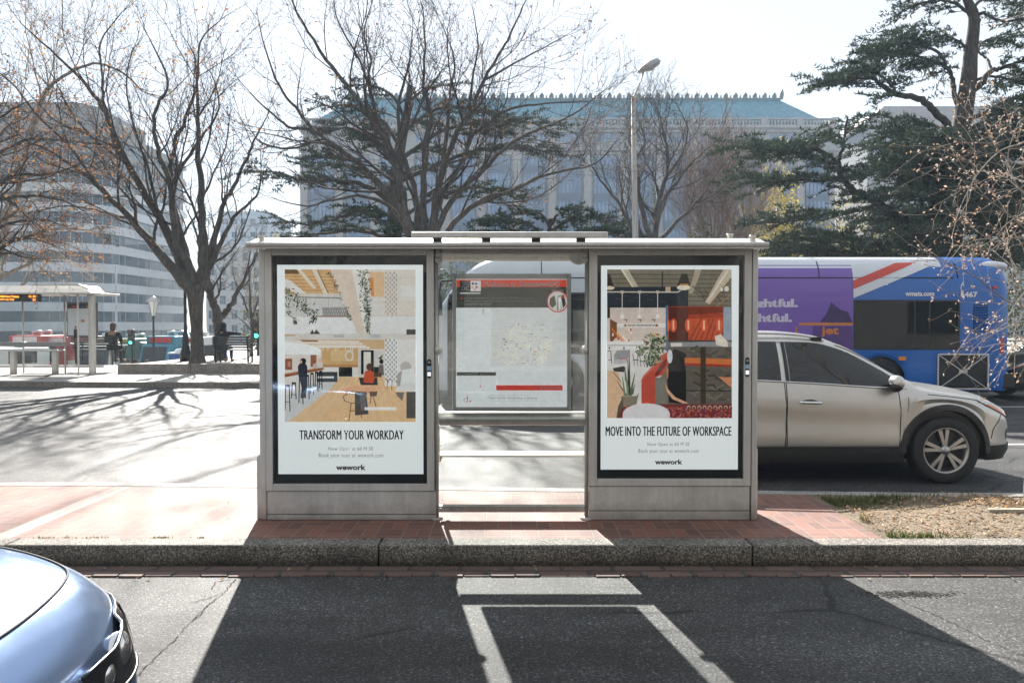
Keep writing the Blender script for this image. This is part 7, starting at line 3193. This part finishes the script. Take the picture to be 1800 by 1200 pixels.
# tall street lamp with a cobra arm
SLY = 29.0
sx0 = at(1116, 600, SLY).x
slp = thing("street_lamp", "tall rust streaked steel street lamp with a slanting arm", "street lamp", (sx0, SLY, PZ))
h = at(1113, 170, SLY).z - PZ
m, t, b = newmat("rusty_steel")
tc = N(t, "ShaderNodeTexCoord")
mp = N(t, "ShaderNodeMapping")
mp.inputs["Scale"].default_value = (6, 6, .5)
n1 = N(t, "ShaderNodeTexNoise", Scale=2.0, Detail=6.0, Roughness=.7)
t.links.new(tc.outputs["Object"], mp.inputs[0])
t.links.new(mp.outputs[0], n1.inputs["Vector"])
t.links.new(ramp(t, n1.outputs[0], [(.45, (.42, .42, .41)), (.60, (.32, .26, .21)), (.72, (.20, .12, .08))]), b.inputs["Base Color"])
b.inputs["Roughness"].default_value = .6
RUST = m
mb = MB().mat(RUST)
mb.tube([(0, 0, 0), (0, 0, h * .5), (at(1113, 170, SLY).x - sx0, 0, h)], [.125, .105, .075], 12)
mb.lathe([(.2, 0), (.2, .35), (.14, .45)], (0, 0, 0), n=14)
mb.build("pole", slp)
mb = MB().mat(STEEL)
a0 = at(1113, 186, SLY) - Vector((sx0, SLY, PZ))
a1 = at(1131, 128, SLY) - Vector((sx0, SLY, PZ))
mb.tube([a0 + Vector((-.02, 0, .25)), a0 + Vector((.05, 0, .35)), a0.lerp(a1, .55) + Vector((-.03, 0, 0)), a1], [.05, .045, .04, .035], 8)
mb.tube([a0 + Vector((.02, 0, 0)), a0.lerp(a1, .35)], .02, 6)
mb.build("arm", slp)
mb = MB().mat(pm("lamp_grey", (.34, .34, .34), .5, .2, var=.15))
hd = at(1141, 118, SLY) - Vector((sx0, SLY, PZ))
prof = [(-.46, .06), (-.32, .15), (.0, .22), (.28, .20), (.44, .08)]
P = []
for (dx, r_) in prof:
    P.append([(hd.x + dx * .9 + 0 * r_, hd.y + math.cos(a) * r_ * 1.25, hd.z + dx * .38 + math.sin(a) * r_ * (1.0 if math.sin(a) > 0 else .55)) for a in steps(0, 2 * math.pi, 14)])
mb.grid(P)
mb.poly(P[0][::-1])
mb.poly(P[-1])
hdO = mb.build("lamp_head", slp)
mb = MB().mat(pm("lamp_lens", (.35, .35, .34), .3))
mb.ball((hd.x - .01, hd.y, hd.z - .06), .17, 12, (1.2, 1, .45))
mb.build("lamp_lens", hdO)

# slim grey pole left of the bench person, traffic signals
x = at(205, 600, 46).x
gp = thing("flag_pole", "slim pale grey pole rising behind the bench with the seated long-haired person", "pole", (x, 46, GZ))
mb = MB().mat(pm("pole_grey", (.38, .42, .46), .5, .2))
mb.tube([(0, 0, 0), (0, 0, 3), (0, 0, at(205, 470, 46).z - GZ)], [.09, .08, .05], 8)
mb.lathe([(.16, 0), (.16, .2), (.1, .3)], (0, 0, 0), n=10)
mb.build("shaft", gp)
mb = MB().mat(pm("pole_grey", (.38, .42, .46)))
mb.ball((0, 0, at(205, 470, 46).z - GZ + .05), .08, 8)
mb.build("cap", gp)


def signal(label, px, Y, zc_, zg, sz=1.0):
    x = at(px, 600, Y).x
    r_ = thing("traffic_signal", label, "traffic light", (x, Y, zg), 0)
    h_ = zc_ - zg
    mb = MB().mat(BLACK)
    mb.tube([(0, .12, 0), (0, .12, h_ + .3)], .06, 8)
    mb.build("pole", r_)
    mb = MB().mat(pm("signal_black", (.012, .013, .012), .5))
    mb.box(-.19, .19, -.14, .12, h_ - .52, h_ + .52)
    hs = mb.build("housing", r_, bevel=.03)
    for k, (c_, em) in enumerate((((.10, .01, .01), None), ((.12, .07, .01), None), ((.05, .5, .3), (.05, .9, .55)))):
        mb = MB().mat(pm("signal_lens_%s" % "rag"[k], c_, .3, var=0, emit=em, es=1.2 if em else 0))
        mb.ball((0, -.14, h_ + .33 - k * .33), .11, 10, (1, .4, 1))
        mb.mat(pm("signal_black", (.012, .013, .012), .5))
        mb.tube([(-.13, -.15, h_ + .33 - k * .33), (-.10, -.30, h_ + .43 - k * .33), (.10, -.30, h_ + .43 - k * .33), (.13, -.15, h_ + .33 - k * .33)], .012, 5)
        mb.build("signal_lens", hs)
    return r_


signal("green traffic light behind the bench next to the far shelter", 231, 52, at(231, 593, 52).z, GZ)
signal("green traffic light just left of the shelter's edge behind the pale young tree", 452, 40, at(452, 578, 40).z, GZ)


# ---- food trucks and parked vehicles in the side street
def food_truck(label, px, Y, rz, col, stripe, L=5.6, H=2.95, name="food_truck", cat="food truck"):
    x = at(px, 600, Y).x
    g = ground_z(x, Y)
    r_ = thing(name, label, cat, (x, Y, g), rz, "vehicles parked along the lower side street")
    W = 1.95
    PM = paint("truck_%02d%02d%02d" % tuple(int(v * 99) for v in col), col, .35, 0, .04)
    mb = MB().mat(PM)
    mb.box(-L / 2, L / 2 - 1.2, -W / 2, W / 2, .55, H)
    mb.build("body", r_, bevel=.06)
    mb = MB().mat(PM)
    mb.prism([(L / 2 - 1.2, -W / 2 + .05, .5), (L / 2 + .15, -W / 2 + .05, .5), (L / 2 + .15, -W / 2 + .05, 1.15), (L / 2 - .35, -W / 2 + .05, 2.3), (L / 2 - 1.2, -W / 2 + .05, 2.4)], (0, W - .1, 0))
    cb = mb.build("cab", r_, bevel=.05)
    mb = MB().mat(DARKGLASS)
    a, b = Vector((L / 2 + .12, 0, 1.22)), Vector((L / 2 - .30, 0, 2.2))
    nrm = Vector((b.z - a.z, 0, a.x - b.x)).normalized() * .02
    mb.prism([Vector((p.x, s_ * (W / 2 - .2), p.z)) + nrm for (p, s_) in ((a, -1), (a, 1), (b, 1), (b, -1))], nrm * .6)
    mb.build("windscreen", cb)
    for sg in (-1, 1):
        mb = MB().mat(LAMP)
        mb.ball((L / 2 + .16, sg * (W / 2 - .3), .85), .12, 10, (.4, 1, .8))
        mb.build("headlight", cb)
    mb = MB().mat(stripe)
    mb.box(L / 2 - 1.19, L / 2 - 1.12, -W / 2 + .25, W / 2 - .25, 2.48, H - .08)
    mb.build("sign_board", r_)
    for sg in (-1, 1):
        mb = MB().mat(stripe)
        mb.box(-L / 2 + .05, L / 2 - 1.25, sg * W / 2 - .012, sg * W / 2 + .012, .85, 1.25)
        mb.build("stripe", r_)
        mb = MB().mat(DARKGLASS)
        mb.box(-L / 2 + .9, L / 2 - 2.1, sg * W / 2 - .02, sg * W / 2 + .02, 1.4, 2.2)
        mb.build("serving_window", r_)
        for wx_ in (-L / 2 + 1.0, L / 2 - .75):
            mb = MB().mat(RUBBER)
            mb.lathe([(.2, -.12), (.38, -.12), (.40, -.05), (.40, .05), (.38, .12), (.2, .12)], (wx_, sg * (W / 2 - .1), .40), 'Y', 16)
            mb.mat(STEEL)
            mb.lathe([(0, sg * .10), (.2, sg * .12)], (wx_, sg * (W / 2 - .1), .40), 'Y', 12)
            mb.build("wheel", r_)
    mb = MB().mat(WHITE)
    mb.prism([(-L / 2 + .8, -W / 2, 2.3), (L / 2 - 2.0, -W / 2, 2.3), (L / 2 - 2.0, -W / 2 - .75, 2.45), (-L / 2 + .8, -W / 2 - .75, 2.45)], (0, 0, .05))
    mb.build("awning", r_)
    for k in range(2):
        mb = MB().mat(STEEL)
        mb.lathe([(.28, 0), (.28, .18), (.34, .2), (.30, .34), (0, .36)], (-L / 2 + 1.3 + k * 1.7, .2, H), n=12)
        mb.build("roof_vent", r_)
    mb = MB().mat(DARKGLASS)
    mb.box(-L / 2 - .012, -L / 2 + .01, -.5, .5, 1.5, 2.3)
    mb.mat(REDLENS)
    for sg in (-1, 1):
        mb.box(-L / 2 - .015, -L / 2 + .01, sg * .95 - .07, sg * .95 + .07, .95, 1.2)
    mb.build("rear_window", r_)
    return r_


WS, YS, RS = pm("stripe_white", (.7, .7, .68), .5), pm("stripe_yellow", (.6, .42, .05), .5), pm("stripe_redd", (.5, .04, .03), .5)
food_truck("bright red food truck behind the bench of the far bus shelter", 62, 54, R(-80), (.52, .035, .02), WS)
food_truck("dark red food truck below the map case of the far shelter", 118, 55.5, R(-92), (.42, .03, .03), WS, H=2.85)
food_truck("white van at the left edge behind the shelter bench", 2, 46.5, R(-110), (.66, .67, .66), RS, L=4.8, H=2.3, name="delivery_van", cat="van")
food_truck("green food truck behind the people standing in the side street", 228, 56, R(-86), (.05, .16, .11), YS, H=2.7)
food_truck("teal food truck right of the lone lantern post", 299, 55, R(-88), (.01, .20, .29), RS, H=2.9)
food_truck("black panel van behind the bench of the long-haired person", 178, 52.2, R(-75), (.02, .022, .024), WS, L=5.0, H=2.5, name="delivery_van", cat="van")
food_truck("white food truck left of the thick forked trunk", 338, 57, R(-94), (.64, .66, .67), RS, H=2.8)
# blue cabin beside the teal truck
x = at(321, 600, 45).x
pc = thing("utility_cabin", "small deep blue cabin with a vented door right of the teal food truck", "cabin", (x, 45, ground_z(x, 45)))
mb = MB().mat(pm("cabin_blue", (.02, .07, .26), .5, var=.15))
mb.box(-.55, .55, -.55, .55, .1, 2.05)
mb.build("cabin_wall", pc, bevel=.03)
mb = MB().mat(pm("cabin_roof", (.55, .60, .66), .5))
mb.box(-.6, .6, -.6, .6, 2.05, 2.12)
mb.lathe([(.5, 2.12), (.35, 2.3), (0, 2.36)], (0, 0, 0), n=12)
mb.build("cabin_roof", pc)
mb = MB().mat(pm("cabin_door", (.03, .09, .30), .5))
mb.box(-.38, .38, -.575, -.548, .15, 1.95)
for k in range(4):
    mb.box(-.22, .22, -.59, -.575, 1.6 + k * .07, 1.63 + k * .07)
mb.build("cabin_door", pc)


def recolor(root, old, new):
    for o in list(root.children_recursive):
        if o.type == 'MESH' and old.name in [m.name if m else "" for m in o.data.materials]:
            o.data = o.data.copy()
            for i, m in enumerate(o.data.materials):
                if m == old:
                    o.data.materials[i] = new


for (px, Y, rz, col, lab) in (
        (412, 44.0, 0.15, (.62, .63, .64), "white car parked behind the hooded person's bench"),
        (462, 47.0, 0.1, (.40, .03, .03), "dark red car half hidden by the shelter's left edge"),
        (368, 52.0, 0.4, (.30, .32, .35), "silver grey car glimpsed past the right side of the thick trunk"),
        (20, 52.0, 0.0, (.20, .21, .22), "grey car behind the white van at the left edge")):
    x = at(px, 600, Y).x
    c_ = dup(hatch, (x, Y, ground_z(x, Y)), rz, lab)
    c_["group"] = "vehicles parked along the lower side street"
    recolor(c_, HBLUE, paint("car_%02d%02d%02d" % tuple(int(v * 99) for v in col), col, .3, .2, .04))
bc = dup(suv, (at(1779, 600, 18.2).x + 2.345, 19.1, 0), math.pi, "black car waiting close behind the tail of the blue bus")
recolor(bc, SUVP, paint("black_car_paint", (.012, .013, .015), .25, .2, .03))

# ---- unseen block and trees added behind the viewpoint for reflections and fill light
nb = thing("unseen_building", "unseen tan brick block added behind the viewpoint for reflections and fill light", "building", (0, -17, 0))
NBL = Vector((0, -17, 0))
mb = MB().mat(pm("tan_brick", (.24, .23, .215), .85, var=.2, vs=.4, fine=.15, fs=6))
mb.box(-70, 70, -40, -17, 0, 9.4)
mb.build("wall", nb, loc=NBL)
for i in range(16):
    for j in range(2):
        mb = MB().mat(OFFDARK)
        x = -60 + i * 8
        mb.box(x - 2.2, x + 2.2, -17.05, -16.9, 1.2 + j * 4, 3.7 + j * 4)
        mb.build("window", nb, loc=NBL)
mb = MB().mat(pm("brown_cornice", (.2, .17, .14), .8))
mb.box(-70.5, 70.5, -17.5, -16.9, 9.4, 10)
mb.build("cornice", nb, loc=NBL)
for (src, x, y, rz, sc_, lab) in ((bare_wide, 5.5, -9.5, 2.0, .8, "bare street tree on the near pavement, mirrored in the car's front window"),
                                  (bare_many, 13, -11, .8, .8, "unseen many-stemmed tree added to be mirrored in the bus window"),
                                  (bare_wide, -6, -10, .4, .8, "unseen bare tree added to be mirrored in the left poster")):
    dup(src, (x, y, 0), rz, lab, (sc_,) * 3)

# ================================================================ small stuff on the island
rg = random.Random(5)


def soil_z(x, y):
    return .172 + .03 * noise.noise((x * 1.1, y * 1.1, 0))


GRASS = leafmat("tuft_grass", [(.05, .085, .02), (.09, .12, .035), (.16, .16, .06), (.24, .20, .10)], .35)
mb = MB().mat(GRASS)
spots = [(gr(1480, 880, .17), .55, .22, 900), (gr(1450, 884, .17), .3, .16, 400), (gr(1555, 874, .17), .35, .1, 260), (gr(1560, 940, .17), .30, .06, 160), (gr(1610, 942, .17), .40, .05, 240),
         (gr(1505, 912, .17), .12, .08, 90), (gr(1775, 858, .17), .22, .14, 320), (gr(1795, 852, .17), .2, .12, 240), (gr(1670, 868, .17), .5, .08, 120)]
for (c, rx, ry, n) in spots:
    for _ in range(n):
        x, y = c.x + rg.gauss(0, .5) * rx, c.y + rg.gauss(0, .5) * ry
        if x < 2.84 or y > isl(x) - .16 or y < KF + .2:
            continue
        h_ = rg.uniform(.015, .06)
        a = rg.uniform(0, 6.28)
        d_ = Vector((math.cos(a), math.sin(a), 0)) * .006
        tip = Vector((x, y, soil_z(x, y) + h_)) + Vector((rg.gauss(0, .4), rg.gauss(0, .4), 0)) * h_
        p = Vector((x, y, soil_z(x, y) - .01))
        mb.add([p - d_, p + d_, tip], [(0, 1, 2)])
# moss and weeds in the paving joints along the kerb
for _ in range(16):
    cx = rg.uniform(-4.6, -2.0)
    for _ in range(14):
        p = Vector((cx + rg.gauss(0, .03), KF + .2 + rg.gauss(0, .006), .157))
        tip = p + Vector((rg.gauss(0, .01), rg.gauss(0, .01), rg.uniform(.006, .022)))
        mb.add([p - Vector((.004, 0, 0)), p + Vector((.004, 0, 0)), tip], [(0, 1, 2)])
tag(mb.build("grass"), "short grass and weeds at the rim of the bare soil and in the paving joints", "grass", kind="stuff")

LITTER = leafmat("litter_leaves", [(.30, .19, .09), (.18, .10, .05), (.42, .30, .17), (.36, .16, .05)], .1, vs=6)
mb = MB().mat(LITTER)


def fallen(x, y, z, s):
    a = rg.uniform(0, 6.28)
    u = Vector((math.cos(a), math.sin(a), rg.uniform(-.3, .3))) * s
    v = Vector((-math.sin(a), math.cos(a), rg.uniform(-.3, .3))) * s * .55
    p = Vector((x, y, z + .008))
    mb.add([p - u, p + v, p + u + Vector((0, 0, s * .3)), p - v], [(0, 1, 2, 3)])


for _ in range(1700):
    x = 2.85 + abs(rg.gauss(0, 1)) * 1.6
    y = rg.uniform(KF + .22, isl(x) - .2)
    if x < 9:
        fallen(x, y, soil_z(x, y), rg.uniform(.008, .024))
for _ in range(420):
    x, y = 4.35 + rg.gauss(0, .25), 7.05 + rg.gauss(0, .18)
    fallen(x, y, soil_z(x, y), rg.uniform(.012, .03))
for _ in range(70):
    fallen(rg.uniform(-4.5, 5), KF - rg.uniform(.01, .10) if rg.random() < .85 else KF - .3, .004, rg.uniform(.008, .022))
for _ in range(40):
    fallen(rg.uniform(-6, 2.7), rg.uniform(KF + .25, 7.7), .158, rg.uniform(.006, .014))
tag(mb.build("fallen_leaves"), "dry brown leaves scattered over the soil and along the gutter", "leaves", kind="stuff")

p0, p1 = gr(1737, 903, .17), gr(1830, 903, .17)
te = thing("timber_edging", "weathered timber board edging the tree pit at the right edge", "edging", (p0.x, p0.y, .16))
mb = MB().mat(pm("weathered_timber", (.42, .38, .30), .8, var=.25, vs=4, fine=.15, fs=60))
mb.box(0, p1.x - p0.x + .6, -.02, .025, .0, .055)
mb.build("board", te, bevel=.004)
for xx in (.08, .75):
    mb = MB().mat(pm("weathered_timber", (.42, .38, .30), .8))
    mb.box(xx, xx + .035, .026, .06, -.05, .06)
    mb.build("stake", te)

# twigs, flattened litter and an oil-dark patch on the near road
mb = MB().mat(pm("road_debris", (.03, .026, .02), .9, var=.4, vs=30))
for _ in range(420):
    c = gr(1600, 1044, 0)
    x, y = c.x + rg.gauss(0, .13), c.y + rg.gauss(0, .03)
    s = rg.uniform(.002, .006)
    mb.obox(Vector((x, y, .002)), (s * 1.5, s * .8, .0015), rg.uniform(0, 6.28))
tag(mb.build("debris"), "patch of dark crumbled debris on the sunny asphalt near the right kerb", "debris", kind="stuff")

# ================================================================ haze
hz = MB()
hm = bpy.data.materials.new("haze_air")
hm.use_nodes = True
t = hm.node_tree
t.nodes.clear()
out = N(t, "ShaderNodeOutputMaterial")
pv = N(t, "ShaderNodeVolumePrincipled")
pv.inputs["Color"].default_value = (.62, .80, 1.0, 1)
pv.inputs["Density"].default_value = .00065
pv.inputs["Anisotropy"].default_value = .2
t.links.new(pv.outputs[0], out.inputs["Volume"])
hz.mat(hm)
hz.box(-160, 160, -30, 270, -3.2, 58)
tag(hz.build("haze"), "thin bright winter haze over the street and the far buildings", "haze", kind="stuff")
